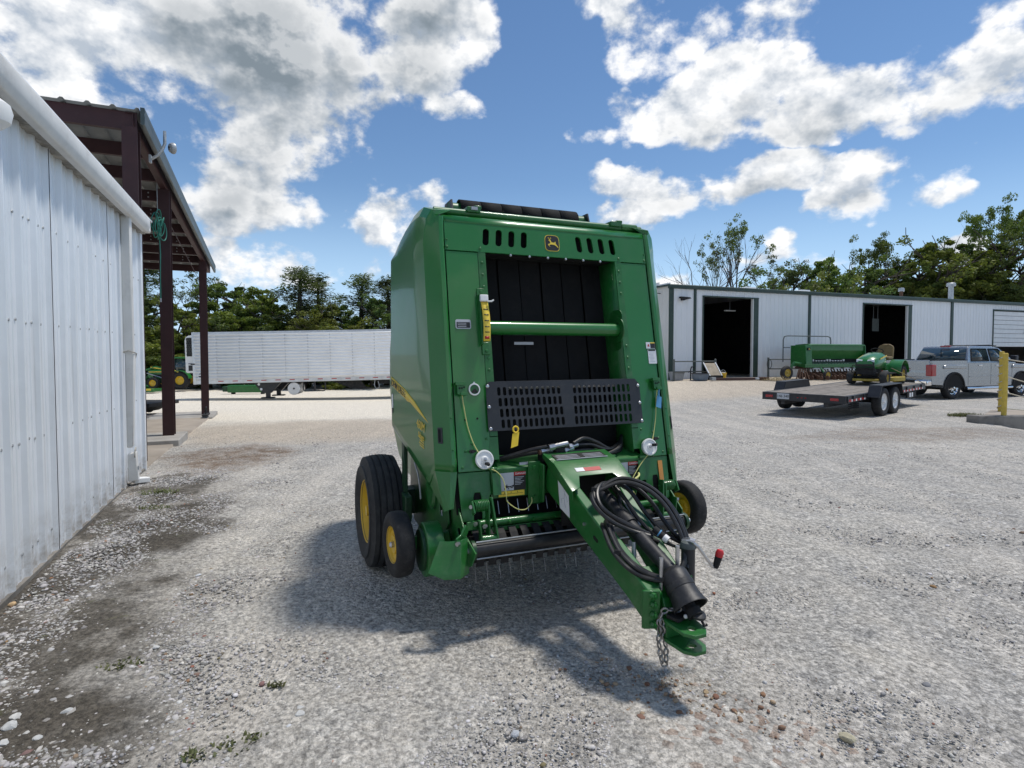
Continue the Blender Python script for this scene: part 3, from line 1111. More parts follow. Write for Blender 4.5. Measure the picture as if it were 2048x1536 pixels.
def tuft(px_, n, h, spread, label, seed, mat='grass_leaf'):
    rng = random.Random(seed)
    mb = MB()
    tones = []
    for i in range(n):
        a = rng.random() * 6.28
        r0 = spread * rng.random() ** .7
        bx, by = math.cos(a) * r0, math.sin(a) * r0 * .6
        L = h * rng.uniform(.5, 1.1)
        w = .004 + .004 * rng.random()
        da = rng.random() * 6.28
        lean = rng.uniform(.3, 1.0)
        d = Vector((math.cos(da) * lean, math.sin(da) * lean, 1)).normalized() * L
        sd = Vector((-math.sin(da), math.cos(da), 0)) * w
        b0 = Vector((bx, by, -.004))
        md = b0 + d * .55
        tip = b0 + d + Vector((math.cos(da), math.sin(da), -.5)) * L * .25
        mb.add([b0 - sd, b0 + sd, md + sd, md - sd, tip], [(0, 1, 2, 3), (3, 2, 4)])
        tones += [rng.random()] * 5
    t = thing('weed', label, 'weed', px_, group='weeds on the gravel')
    me = mb.mesh('leaves', mat, fix=False)
    at = me.attributes.new('tone', 'FLOAT', 'POINT')
    at.data.foreach_set('value', tones)
    o = bpy.data.objects.new('leaves', me)
    COL.objects.link(o)
    o.parent = t
    rt = MB()
    rt.tube([(0, 0, -.03), (0.004, 0, 0.0), (0.0, 0.003, h * .3)], .004, 5)
    rt.build('stem', 'bark', t)


tuft(pxg(552, 1372), 22, .035, .04, 'single small green weed on the bare gravel', 1)
tuft(pxg(385, 1514), 30, .035, .06, 'dark green weed at the bottom left of the gravel', 2)
tuft(pxg(455, 1492), 28, .024, .11, 'trailing green weed beside the dark one', 3)
tuft(pxg(505, 1476), 26, .03, .05, 'dry brownish weed at the end of the trailing one', 4)
tuft(pxg(318, 985), 130, .05, .24, 'low grass patch growing beyond the downspout foot', 5)
tuft(pxg(240, 1330), 70, .03, .12, 'thin mossy weed among the coarse rocks', 6)
tuft(pxg(1930, 832), 700, .11, .42, 'clump of green grass at the end of the concrete wall', 7)
tuft(pxg(310, 1015), 90, .04, .18, 'sparse weed nearer than the low grass patch', 8)

# ------------------------------------------------------------------ the round baler
YAW = R(22.25)
BN = Vector((math.cos(YAW), math.sin(YAW), 0))
BR = Vector((-math.sin(YAW), math.cos(YAW), 0))
BD = 1.817
V0 = 4.0


def face_v(z):
    return 3.379 + 0.196 * (z - 0.963)


def fp(u, z, t=0.0):
    """point on the leaning front face, t metres proud of it"""
    return (u, face_v(z) - 0.981 * t, z + 0.192 * t)


FX, FY = (1, 0, 0), (0, 0.192, 0.981)


def side_u(v):
    return -0.931 - 0.0965 * (v - 3.6)


def rivet(mb, c, nrm, r=0.011, h=0.007, n=8):
    mb.lathe([(-.002, r), (h * .35, r * .95), (h * .85, r * .6), (h, 0.0005)], c, nrm, n)


def sticker(parent, name, u0, u1, z0, z1, mat, t=0.003, r=0.006, th=0.002):
    mb = MB().prism(slot((u0 + u1) / 2, (z0 + z1) / 2, u1 - u0, z1 - z0, r, 3), lambda x, y, k: fp(x, y, k), t, t + th)
    return mb.build(name, mat, parent, smooth=False)


def build_baler():
    loc = BN * BD + BR * V0
    B = thing('round_baler', 'green and yellow round hay baler with black belts, parked on the gravel', 'hay baler', (loc.x, loc.y, 0), YAW)
    B['VOFF'] = V0
    GP_, GF, GD = 'green_paint', 'green_frame', 'green_dark'

    # ---- upper front band with eight vent slots
    holes = []
    for k in range(4):
        for sg in (-1, 1):
            uc = sg * (0.508 - k * 0.0955)
            holes.append([(p[0] + (p[1] - 2.513) * sg * -.10, p[1]) for p in slot(uc, 2.513, .046, .118, .021)])
    outer = [(-.802, 2.405), (.802, 2.405), (.802, 2.600), (-.802, 2.600)]
    tp = MB().poly(outer, holes, fp, -.010, .004).build('top_panel', GP_, B, smooth=False)
    roll = []
    for k in range(9):
        a = R(90 * k / 8)
        roll.append((k, -.066 + .070 * math.cos(a) - .0, 2.600 + .070 * math.sin(a)))
    mb = MB().grid([[fp(u, z, t) for (_, t, z) in roll] + [(u, 4.02, 2.690)] for u in (-.808, -.3, .3, .808)])
    mb.build('front_roll', GP_, B, solid=.004)
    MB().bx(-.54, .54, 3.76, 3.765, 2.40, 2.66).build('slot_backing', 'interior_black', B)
    rv = MB()
    for u in (-.79, -.556, .556, .79):
        rivet(rv, fp(u, 2.425, .004), (0, -.98, .19))
    for u in (-.79, .79):
        rivet(rv, fp(u, 2.475, .004), (0, -.98, .19), .007)
    rv.build('rivet', GF, tp)
    bl = MB()
    for k in range(6):
        bl.sphere(fp(-.33 + k * .145, 2.398, -.004), .011, 8, 5)
    bl.build('belt_bolt', 'steel', tp)

    # ---- emblem on the band
    def shield(s):
        P = []
        for t in range(32):
            a = 2 * math.pi * t / 32
            c, q = math.cos(a), math.sin(a)
            rr = 1 / (abs(c) ** 4.5 + abs(q) ** 4.5) ** (1 / 4.5)
            P.append((.001 + s * .058 * rr * c, 2.507 + s * .060 * rr * q - s * .003 * c * c))
        return P
    em = MB().prism(shield(1.0), fp, .004, .006).build('emblem', 'yellow_decal', B, smooth=False)
    MB().prism(shield(.93), fp, .006, .0075).build('emblem_field', 'black_decal', em, smooth=False)
    deer = [(-.035, -.013), (-.028, -.006), (-.018, -.006), (-.016, .002), (-.022, .016), (-.028, .017), (-.030, .021), (-.022, .026), (-.017, .026), (-.012, .018), (-.006, .006),
            (.006, .004), (.018, .004), (.024, .012), (.027, .010), (.026, .001), (.032, -.010), (.042, -.022), (.046, -.034), (.044, -.034), (.034, -.024), (.022, -.016), (.010, -.012), (-.002, -.012),
            (-.012, -.012), (-.022, -.013), (-.026, -.019), (-.018, -.026), (-.020, -.028), (-.030, -.021)]
    dm = MB().prism([(a[0] + .001, a[1] + 2.507) for a in deer], fp, .0075, .009)
    for pts in ([(-.020, .026), (-.026, .034), (-.034, .036)], [(-.026, .034), (-.027, .041)], [(-.018, .026), (-.012, .034), (-.014, .042)], [(-.012, .034), (-.006, .036)]):
        dm.tube([fp(p[0] + .001, p[1] + 2.507, .0085) for p in pts], .0014, 5)
    dm.build('leaping_animal', 'yellow_decal', em, smooth=False)

    # ---- front columns, strips and jambs, left and right alike
    for sg in (-1, 1):
        cl = MB().poly([(sg * .575, .958), (sg * .800, .958), (sg * .800, 2.400), (sg * .575, 2.400)], [], fp, -.010, 0.0).build('front_column', GP_, B, bevel=.003, smooth=False)
        st = MB().poly([(sg * .520, 1.17), (sg * .5735, 1.17), (sg * .5735, 2.404), (sg * .520, 2.404)], [], fp, -.010, .003).build('rivet_strip', GF, B, smooth=False)
        rv = MB()
        for z in (1.30, 1.42, 1.60, 1.68, 1.765, 2.16, 2.245, 2.33):
            rivet(rv, fp(sg * .548, z, .003), (0, -.98, .19))
        rv.build('rivet', GF, st)
        rv = MB()
        for (a, z) in ((.745, 1.085 + .0), (.772, .985), (.640, .985), (.70, 1.13), (.60, 1.155)):
            rivet(rv, fp(sg * a, z, 0), (0, -.98, .19), .010)
        rv.build('rivet', GF, cl)
        # jamb running back to the belts
        MB().grid([[fp(sg * .520, z, -.004), (sg * .520, face_v(z) + .20, z + .01), (sg * .520, face_v(z) + .42, z + .02)] for z in (1.0, 1.5, 1.95, 2.404)]).build('jamb', GF, B, solid=.006)
        # wedge gusset low on the jamb
        MB().poly([(sg * .520, 1.02), (sg * .60, 1.02), (sg * .575, 1.165), (sg * .520, 1.165)], [], fp, -.012, .001).build('gusset', GF, B, smooth=False)
    for sg in (-1, 1):
        MB().poly([(sg * .790, .70), (sg * .815, .70), (sg * .815, 2.62), (sg * .790, 2.62)], [], fp, -.05, -.03).build('gap_shade', 'interior_black', B)  # black strip stands in for the shade deep in the panel gap
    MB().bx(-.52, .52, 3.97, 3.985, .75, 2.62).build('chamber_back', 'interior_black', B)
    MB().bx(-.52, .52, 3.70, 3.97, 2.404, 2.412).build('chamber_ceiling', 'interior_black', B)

    # ---- belts: six side by side, each its own
    w = .164
    for k in range(6):
        u = -.435 + k * .174
        j = (.004, -.003, .006, 0, .003, -.005)[k]
        rows = []
        for i in range(13):
            z = 1.00 + 1.42 * i / 12
            v = face_v(z) + .235 + j + .003 * math.sin(i * 1.3 + k)
            rows.append([(u - w / 2, v, z), (u + w / 2, v, z)])
        MB().grid(rows).build('belt', 'rubber_belt', B, solid=.008, smooth=False)
    lb = MB().bx(-.285, -.135, 3.70, 3.703, 1.772, 1.792)
    lb.build('belt_label', 'grey_decal', B)

    # ---- roller tube across the opening
    ty, tz = face_v(1.884) + .035, 1.884
    MB().cyl((-.548, ty, tz), (.512, ty, tz), .047, 28).build('roller_tube', GP_, B)
    MB().lathe([(0, .052), (.0, .094), (.008, .094), (.008, .05)], (.502, ty, tz), (1, 0, 0), 28).build('tube_flange', GF, B)
    MB().poly(slot(0, 0, .16, .30, .05), [], lambda x, y, t: (.513 + t, ty + .03 + x, tz + y), 0, .006).build('flange_plate', GF, B, smooth=False)

    # ---- bale size gauge: curved yellow strip with ticks
    def arc(z, t):
        q = (z - 1.785) / .25
        return (t + .045 + .028 * math.sin(math.pi * (q * .9 + .05)))
    rows = []
    for i in range(15):
        z = 1.782 + .265 * i / 14
        rows.append([fp(-.592, z, arc(z, 0)), fp(-.544, z, arc(z, 0))])
    ga = MB().grid(rows).build('size_gauge', 'yellow_decal', B, solid=.006)
    tk = MB()
    for z in (1.838, 1.872, 1.912, 1.952, 1.99):
        tk.add([fp(-.584, z - .003, arc(z, .005)), fp(-.552, z - .003, arc(z, .005)), fp(-.552, z + .003, arc(z, .005)), fp(-.584, z + .003, arc(z, .005))], [(0, 1, 2, 3)])
    tk.build('gauge_tick', 'black_decal', ga, solid=.002)
    MB().add([fp(-.584, 1.795, arc(1.8, .005)), fp(-.552, 1.795, arc(1.8, .005)), fp(-.552, 1.812, arc(1.81, .005)), fp(-.584, 1.812, arc(1.81, .005))], [(0, 1, 2, 3)]).build('gauge_red_end', 'red_decal', ga, solid=.002)
    MB().poly([(-.600, 2.046), (-.540, 2.046), (-.540, 2.092), (-.598, 2.092)], [], fp, .006, .062).build('gauge_cap', 'white_paint', ga, bevel=.006)
    MB().tube([fp(-.548, 2.045, .065), fp(-.525, 2.043, .075), fp(-.51, 2.052, .075)], .006, 6).build('gauge_pointer', 'white_paint', ga)
    br = MB()
    br.poly([(-.602, 2.095), (-.545, 2.095), (-.545, 2.148), (-.602, 2.148)], [], fp, .003, .010)
    br.poly([(-.590, 1.70), (-.535, 1.70), (-.535, 1.782), (-.590, 1.782)], [], fp, .003, .012)
    br.poly([(-.600, 1.76), (-.592, 1.76), (-.592, 2.10), (-.600, 2.10)], [], fp, .003, .05)
    br.build('gauge_bracket', GF, B, bevel=.003)
    rv = MB()
    rivet(rv, fp(-.573, 2.122, .010), (0, -.98, .19), .013, .009)
    rivet(rv, fp(-.562, 1.725, .012), (0, -.98, .19), .013, .009)
    rv.build('bracket_bolt', GF, B)

    # ---- perforated black shield, two fields of slots
    holes = []
    for rz in range(4):
        zc = 1.455 - rz * .0705
        for k in range(12):
            sh = .0042 * rz
            holes.append(slot(-.498 + k * .0402 + (sh * 1.2), zc, .0235, .056, .0105, 3))
            holes.append(slot(.068 + k * .0402 - sh * .3, zc, .0235, .056, .0105, 3))
    so = [(-.588, 1.200), (.610, 1.200), (.610, 1.480), (.575, 1.520), (-.56, 1.520), (-.588, 1.500)]

    def sp(u, z, t):
        p = fp(u, z, t + .018)
        return p
    ps = MB().poly(so, holes, sp, 0, .004).build('perforated_shield', 'black_paint', B, smooth=False)
    MB().poly([(-.50, 0), (.54, 0), (.54, .03), (-.50, .03)], [], lambda x, y, t: (x, face_v(1.522) - .02 + y, 1.520 + t), 0, .004).build('shield_flange', 'black_paint', ps, smooth=False)
    for (u, z) in ((-.575, 1.490), (-.573, 1.355), (-.572, 1.215), (.596, 1.470), (.598, 1.345), (.600, 1.215)):
        bt = MB()
        rivet(bt, sp(u, z, .004), (0, -.98, .19), .013, .010, 10)
        bt.build('shield_bolt', 'steel', ps)
    # hinge dowel peeking behind the slots
    MB().cyl((-.40, face_v(1.46) + .06, 1.475), (.45, face_v(1.46) + .06, 1.475), .012, 8).build('shield_rod', 'steel', ps)

    # ---- cavity under the shield
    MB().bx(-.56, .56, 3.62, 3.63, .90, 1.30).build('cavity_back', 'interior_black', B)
    MB().bx(-.52, .52, 3.565, 3.72, .955, .963).build('cavity_floor', 'black_matte', B)

    # ---- main cross beam with lit tray
    cb = MB()
    cb.poly([(3.365, .800), (3.370, .962), (3.53, 1.022), (3.56, .80)], [], lambda y, z, t: (t, y, z), -.585, .585)
    cb.build('cross_beam', GF, B, bevel=.008)
    MB().poly([(-.585, .772), (.585, .772), (.585, .800), (-.585, .800)], [], lambda x, z, t: (x, 3.37 + t, z), 0, .10).build('cross_beam_flange', GF, B)
    # danger decals
    for (u0, u1, key) in ((-.528, -.345, 'l'), (.355, .535, 'r')):
        dz0, dz1 = (.852, .945)
        def dp(u, z, t=0.0):
            q = (z - .80) / .135
            return (u, 3.3635 + .0042 * q - .999 * t, z + .03 * t)
        def dpoly(nm, a0, a1, b0, b1, mt, t):
            return MB().poly([(a0, b0), (a1, b0), (a1, b1), (a0, b1)], [], dp, t, t + .0015).build(nm, mt, B, smooth=False)
        um = u0 + (u1 - u0) * .54
        dpoly('warning_picture', u0, um, dz0 - .035, dz1 - .012, 'grey_decal', .003)
        dpoly('warning_panel', um + .001, u1, dz0 - .035, dz1 - .012, 'black_decal', .003)
        dpoly('warning_header', um + .001, u1, dz1 - .034, dz1 - .010, 'red_decal', .005)
        yx = (0, .03, .999)
        text_mesh('warning_word', 'DANGER', .019, 'white_decal', B, dp((um + u1) / 2 + .006, dz1 - .022, .0072), (1, 0, 0), yx, depth=.0004)
        ln = MB()
        for i in range(6):
            zz = dz1 - .044 - i * .0095
            ln.poly([(um + .008, zz - .002), (u1 - .012 - .012 * (i % 3), zz - .002), (u1 - .012 - .012 * (i % 3), zz + .0015), (um + .008, zz + .0015)], [], dp, .005, .006)
        ln.build('warning_lines', 'grey_decal', B, smooth=False)
        # falling figure
        cx, cz = (u0 + um) / 2 + .012, dz0 - .012
        fg = MB()
        for pts, rr in (([(cx - .030, cz - .012), (cx - .018, cz - .002), (cx - .004, cz + .004), (cx + .008, cz + .002)], .004), ([(cx + .008, cz + .002), (cx + .024, cz - .006), (cx + .036, cz + .006)], .003),
                        ([(cx + .008, cz + .002), (cx + .026, cz + .006), (cx + .040, cz + .012)], .003), ([(cx - .010, cz + .004), (cx - .012, cz + .018)], .0026), ([(cx - .006, cz - .002), (cx + .002, cz - .014)], .0026)):
            fg.tube([dp(p[0], p[1], .005) for p in pts], rr, 6)
        fg.sphere(dp(cx - .018, cz + .006, .005), .006, 8, 5)
        fg.build('warning_figure', 'black_decal', B)
        if key == 'l':
            yl = dpoly('twine_decal', u0 - .008, u1 + .003 - .012, dz0 - .072, dz0 - .038, 'yellow_decal', .003)
            tk = MB()
            for i in range(7):
                a = u0 + .008 + i * .023
                tk.poly([(a, dz0 - .056 + (i % 2) * .004), (a + .003, dz0 - .056 + (i % 2) * .004), (a + .003, dz0 - .042 - (1 - i % 2) * .016), (a, dz0 - .042 - (1 - i % 2) * .016)], [], dp, .005, .006)
            tk.poly([(u0, dz0 - .057), (u1 - .02, dz0 - .057), (u1 - .02, dz0 - .0555), (u0, dz0 - .0555)], [], dp, .005, .006)
            tk.build('twine_marks', 'black_decal', B, smooth=False)

    # ---- lower leg panels
    for sg in (-1, 1):
        o = [(sg * .588, .954), (sg * .806, .954), (sg * .80, .80), (sg * .79, .655), (sg * .715, .655), (sg * .708, .80), (sg * .70, .825), (sg * .665, .825), (sg * .658, .80), (sg * .658, .655), (sg * .600, .690), (sg * .600, .80), (sg * .588, .81)]
        MB().poly(o, [], fp, -.014, -.004).build('leg_panel', GF, B, bevel=.004, smooth=False)
        MB().bx(sg * .66, sg * .715, 3.36, 3.62, .62, .84).build('slot_dark', 'interior_black', B)
        # flat strap beside the crossbeam end
        MB().poly([(sg * .530, .80), (sg * .585, .80), (sg * .585, .938), (sg * .530, .938)], [], fp, .020, .026).build('strap_plate', GF, B, smooth=False)

    # ---- side shields (left measured from the photo, right mirrored)
    def shield_rows(sg):
        zs = [.965, 1.02, 1.3, 1.7, 2.1, 2.44]
        rows = []
        for z in zs:
            f = face_v(z)
            cv = f + .070
            pts = [(.812, f + .012, z), (.812, f - .004, z), (.822, f - .012, z), (.842, f - .012, z), (.852, f - .004, z), (.860, f + .004, z), (.927, f + .064, z), (.932, f + .070, z + .002)]
            # bulging side, its lower edge rising to the back
            for k in range(1, 8):
                v = cv + (4.47 - cv) * k / 7
                zlow = .874 + (v - 3.705) * (1.139 - .874) / (4.474 - 3.705)
                ztop = 2.47 - .05 * (v - 3.7)
                zz = zlow + (z - .965) / (2.44 - .965) * (ztop - zlow)
                q = math.sin(math.pi * (zz - .9) / 1.7) if .9 < zz < 2.6 else 0
                pts.append((-side_u(v) + .006 * q, v, zz))
            pts.append((.985, 4.49, pts[-1][2]))
            rows.append([(sg * p[0], p[1], p[2]) for p in pts])
        # cap over the top: rounded shoulder, then the roof edge
        top = []
        base = rows[-1]
        m = len(base)
        for (fr, inn) in ((.35, .006), (.74, .022), (1.0, .055)):
            r_ = []
            for i, p in enumerate(base):
                k = fr * (.195 if i <= 5 else float(np.interp(p[1], [3.70, 3.9, 4.1, 4.35, 4.48], [.235, .262, .245, .13, .04])))
                uu = p[0] - sg * (inn * (1.0 if i > 5 else .12))
                r_.append((uu, p[1] + (0.196 * k if i <= 5 else 0.0), p[2] + k))
            top.append(r_)
        rows += top
        # flat roof edge running inboard
        rows.append([(p[0] - sg * (.13 if i > 5 else .008), p[1] + (.0 if i > 5 else .04), p[2] + .006) for i, p in enumerate(top[-1])])
        return rows
    sides = {}
    for sg in (-1, 1):
        mb = MB().grid(shield_rows(sg))
        # lower facets folding under to the front corner
        A = (sg * .932, face_v(.965) + .070, .967)
        L = (sg * .940, 3.66, .880)
        Cn = (sg * .893, 3.372, .722)
        Cf = (sg * .868, 3.342, .738)
        Fl = (sg * .852, face_v(.965) - .004, .965)
        Fi = (sg * .812, face_v(.965) - .010, .965)
        lf = MB()
        lf.add([A, L, Cn], [(0, 1, 2)])
        lf.add([A, Cn, Cf, Fl], [(0, 1, 2, 3)])
        lf.add([Fl, Cf, (sg * .842, 3.345, .742), Fi], [(0, 1, 2, 3)])
        lf.add([L, (sg * .90, 3.68, .872), (sg * .86, 3.39, .722), Cn], [(0, 1, 2, 3)])
        s_ = mb.build('side_shield', GP_, B, solid=.005, angle=14)
        lf.build('shield_facet', GP_, s_, smooth=False, solid=.005)
        sides[sg] = s_
        rim = MB()
        rim.tube([(sg * .93, 3.70, .868), (sg * .952, 3.93, .948), (sg * 1.0, 4.35, 1.088), (sg * 1.012, 4.46, 1.128)], .007, 6)
        rim.tube([(sg * .955, 3.95, .93), (sg * .945, 3.88, .86), (sg * .938, 3.85, .76), (sg * .935, 3.845, .69)], .006, 6)
        rim.build('edge_trim', 'galvanised', s_)
        rv = MB()
        for z in (1.10, 1.0, 1.3):
            rivet(rv, (sg * .832, face_v(z) - .012, z), (0, -.98, .19), .008)
        rv.build('rivet', GF, s_)
        # latch recess in the bevel
        hp = lambda x, y, t: (sg * (.860 + x * .745 + t * .667), face_v(1.18) + .004 + x * .667 - t * .745 + (y - 1.18) * .196, y)
        MB().poly(slot(.046, 1.188, .034, .10, .004), [], hp, -.004, .006).build('latch_recess', 'black_paint', s_, smooth=False)
        MB().poly(slot(.050, 1.188, .014, .08, .003), [], hp, .006, .009).build('latch_handle', 'interior_black', s_, smooth=False)

    # ---- decals on the left shield
    def sd(v, z, t=0.0):
        q = math.sin(math.pi * (z - .9) / 1.7)
        return (side_u(v) - .006 * q - .004 - t, v, z)
    top_e = [(4.47, 1.528), (4.30, 1.490), (4.10, 1.445), (3.90, 1.380), (3.72, 1.305), (3.60, 1.254)]
    low_e = [(3.66, 1.268), (3.80, 1.305), (3.98, 1.358), (4.06, 1.362), (4.10, 1.378), (4.30, 1.420), (4.47, 1.460)]
    mb = MB()
    ts = np.linspace(4.47, 3.60, 24)
    te = sorted(top_e)
    le = sorted(low_e + [(3.60, 1.2535)])
    rows = [[sd(v, np.interp(v, [a[0] for a in te], [a[1] for a in te])), sd(v, np.interp(v, [a[0] for a in le], [a[1] for a in le]))] for v in ts]
    sp_ = mb.grid(rows).build('side_stripe', 'yellow_decal', sides[-1], solid=.0015)
    xd = (.115, -1, -.165)
    xd2 = (.115, -1, 0)
    text_mesh('stripe_lettering', 'JOHN DEERE', .070, 'black_decal', sides[-1], (side_u(4.27) - .012, 4.27, 1.444), (.115, -1, -.215), (0, 0, 1), xs=.95, depth=.001)
    text_mesh('model_lettering', '460M', .088, 'yellow_decal', sides[-1], (side_u(3.745) - .012, 3.745, 1.218), (.115, -1, -.16), (0, 0, 1), xs=.80, depth=.001)
    text_mesh('model_name_lettering', 'Silage', .052, 'yellow_decal', sides[-1], (side_u(3.735) - .012, 3.735, 1.148), (.115, -1, -.16), (0, 0, 1), depth=.001)
    ln = MB()
    for i in range(4):
        z = 1.118 - i * .017
        ln.poly([(3.69, z), (3.79 - .012 * (i % 2), z + .014), (3.79 - .012 * (i % 2), z + .021), (3.69, z + .007)], [], sd, 0, .001)
    ln.build('small_print', 'yellow_decal', sides[-1], smooth=False)
    MB().poly([(4.42, 1.28), (4.455, 1.28), (4.455, 1.39), (4.42, 1.39)], [], sd, 0, .001).build('side_label', 'white_decal', sides[-1], smooth=False)
    MB().poly([(4.42, 1.24), (4.455, 1.24), (4.455, 1.278), (4.42, 1.278)], [], sd, 0, .001).build('side_label', 'black_decal', sides[-1], smooth=False)

    # ---- body hull and rear gate behind the shields
    prof = [(3.73, 2.655), (3.95, 2.70), (4.35, 2.74), (4.60, 2.70), (4.60, .62), (3.75, .62), (3.62, .95)]
    MB().poly([(4.0, .66), (4.0, 2.672), (4.35, 2.70), (4.62, 2.69), (4.62, .66)], [], lambda y, z, t: (t, y, z), -.80, .80).build('body_shell', GD, B, bevel=.01)
    for sg in (-1, 1):
        MB().poly([(3.64, 1.0), (3.80, 2.64), (3.99, 2.665), (3.99, .70), (3.62, .70)], [], lambda y, z, t: (t, y, z), sg * .56, sg * .80).build('body_cheek', GD, B)
    gate = [(4.64, 2.70), (4.95, 2.66), (5.35, 2.48), (5.68, 2.15), (5.86, 1.75), (5.88, 1.35), (5.72, .98), (5.42, .74), (5.0, .62), (4.64, .62)]
    MB().poly(gate, [], lambda y, z, t: (t, y, z), -.79, .79).build('rear_gate', GP_, B, bevel=.02)
    # roof bar and belt roller on top
    tb = MB()
    tb.tube([(-.845, 3.805, 2.694), (.845, 3.805, 2.694)], .027, 14)
    tb.build('top_bar', GF, B)
    for u in (-.565, .60):
        cl = MB()
        cl.box((u, 3.81, 2.716), (.10, .10, .040))
        cl.box((u + .03, 3.79, 2.735), (.05, .06, .024))
        cl.build('bar_clamp', GF, B, bevel=.006)
    MB().tube([(.66, 3.80, 2.700), (.80, 3.80, 2.700)], .032, 10).build('bar_sleeve', GF, B)
    MB().box((-.565, 3.762, 2.722), (.045, .03, .022)).build('clamp_tag', 'grey_decal', B)
    for k in range(6):
        u = -.435 + k * .174
        rows = []
        for i in range(9):
            a = R(-20 + 200 * i / 8)
            rows.append([(u - .084, 4.30 - .085 * math.cos(a), 2.835 + .085 * math.sin(a)), (u + .084, 4.30 - .085 * math.cos(a), 2.835 + .085 * math.sin(a))])
        MB().grid(rows).build('top_belt', 'rubber_belt', B, solid=.008)
    MB().cyl((-.60, 4.30, 2.835), (.60, 4.30, 2.835), .06, 18).build('top_roller', GF, B)
    for sg in (-1, 1):
        MB().poly([(4.14, 2.69), (4.46, 2.69), (4.40, 2.90), (4.22, 2.90)], [], lambda y, z, t: (sg * .60 + t, y, z), 0, .012).build('roller_bracket', 'black_paint', B)

    # ---- latches, reels, knobs and cords on the columns
    for sg in (-1, 1):
        cords = MB()
        lu, lz = sg * .757, 1.480
        la = MB()
        la.poly(slot(lu, lz, .060, .078, .008), [], fp, .018, .040)
        la.poly(slot(lu - .010, lz + .030, .062, .022, .006), [], fp, .004, .05)
        la.poly(slot(lu + .012, lz - .036, .044, .020, .005), [], fp, .006, .05)
        lo = la.build('net_latch', GF, B, bevel=.005)
        ho = MB()
        for (a, b_) in ((-.016, .0), (.0, .0), (.016, .006)):
            ho.cyl(fp(lu + a, lz + b_, .038), fp(lu + a, lz + b_, .0425), .006, 8)
        ho.build('latch_hole', 'interior_black', lo)
        # reel: white disc with a moulded ring and black crank knob
        ru, rz = sg * .633, 1.026
        rn = (0, -.981, .192)
        rl = MB().lathe([(.0, .03), (.004, .058), (.022, .062), (.030, .060), (.032, .052), (.027, .047), (.027, .024), (.033, .018), (.033, .001)], fp(ru, rz, .012), rn, 32).build('cord_reel', 'white_plastic', B)
        MB().lathe([(.033, .011), (.043, .010), (.046, .001)], fp(ru, rz, .012), rn, 12).build('reel_bolt', 'steel', rl)
        kx = (.008, -.026) if sg < 0 else (.026, .012)
        MB().tube([fp(ru + kx[0], rz + kx[1], .035), fp(ru + kx[0], rz + kx[1], .075), fp(ru + kx[0] * 1.15, rz + kx[1] * 1.35, .085)], .0105, 10).build('reel_knob', 'black_matte', rl)
        MB().cyl(fp(ru, rz, -.01), fp(ru, rz, .014), .018, 10).build('reel_stud', 'steel', rl)
        # black wing knob
        wk = MB()
        wk.poly(slot(sg * .704, 1.082, .046, .014, .006), [], fp, .008, .022)
        wk.poly(slot(sg * .704, 1.082, .020, .024, .009), [], fp, 0, .026)
        wk.build('wing_knob', 'black_matte', B, bevel=.003)
        # cord from latch to reel and on to the frame
        c1 = [fp(lu + .002, lz - .04, .03), fp(lu + sg * -.012, 1.36, .022), fp(lu + sg * -.030, 1.24, .018), fp(lu + sg * -.062, 1.13, .02), fp(ru + sg * .032, 1.065, .03)]
        cords.tube(spline(c1, 6), .0034, 6).build('cord', 'cord', B)
        cords = MB()
        if sg < 0:
            c2 = [fp(ru + .02, .972, .02), fp(ru + .075, .948, .03), fp(-.520, .900, .038), fp(-.508, .845, .04), fp(-.505, .79, .045), (-.49, 3.32, .755), (-.43, 3.30, .708), (-.37, 3.30, .700), (-.325, 3.31, .735), (-.315, 3.33, .765)]
        else:
            c2 = [fp(ru - .01, .972, .02), fp(.56, .925, .03), fp(.50, .87, .04), fp(.44, .80, .055), (.40, 3.20, .74)]
        cords.tube(spline(c2, 6), .0034, 6).build('cord', 'cord', B)
        # small eye bracket under the reel
        MB().box(fp(sg * .572, .962, .012), (.05, .03, .022)).build('cord_eye', GF, B, bevel=.004)
    # dial gauge
    dn = (0, -.981, .192)
    dg = MB().lathe([(0, .040), (.006, .041), (.010, .038), (.010, .031)], fp(-.662, 1.474, .001), dn, 28).build('dial_gauge', 'white_paint', B)
    MB().lathe([(.004, .031), (.005, .001)], fp(-.662, 1.474, .001), dn, 24).build('dial_face', GF, dg)
    MB().poly([(-.684, 1.452), (-.640, 1.452), (-.646, 1.466), (-.655, 1.482), (-.668, 1.476), (-.680, 1.463)], [], fp, .006, .009).build('dial_pointer', 'black_matte', dg)
    MB().box(fp(-.662, 1.517, .006), (.012, .006, .012)).build('dial_tab', 'white_paint', dg)
    hl = MB()
    for (u, z) in ((-.735, 1.283), (-.652, 1.287)):
        hl.cyl(fp(u, z, .001), fp(u, z, .003), .007, 8)
    hl.build('plug_hole', 'interior_black', B)
    # plates and stickers
    pl = sticker(B, 'serial_plate', -.762, -.656, 1.872, 1.935, 'grey_decal', .002, .012)
    MB().poly(slot(-.709, 1.898, .092, .038, .004), [], fp, .004, .0055).build('serial_plate_field', 'black_decal', pl, smooth=False)
    ln = MB()
    for i in range(3):
        ln.poly(slot(-.719, 1.909 - i * .011, .06, .003, .001), [], fp, .0055, .0062)
    ln.build('serial_plate_print', 'grey_decal', pl, smooth=False)
    pl = sticker(B, 'warning_sticker', .722, .802, 1.745, 1.793, 'white_decal', .002, .003)
    MB().poly(slot(.780, 1.767, .040, .038, .002), [], fp, .004, .0055).build('sticker_black_field', 'black_decal', pl, smooth=False)
    MB().poly(slot(.780, 1.788, .040, .008, .002), [], fp, .0055, .0065).build('sticker_yellow_bar', 'yellow_decal', pl, smooth=False)
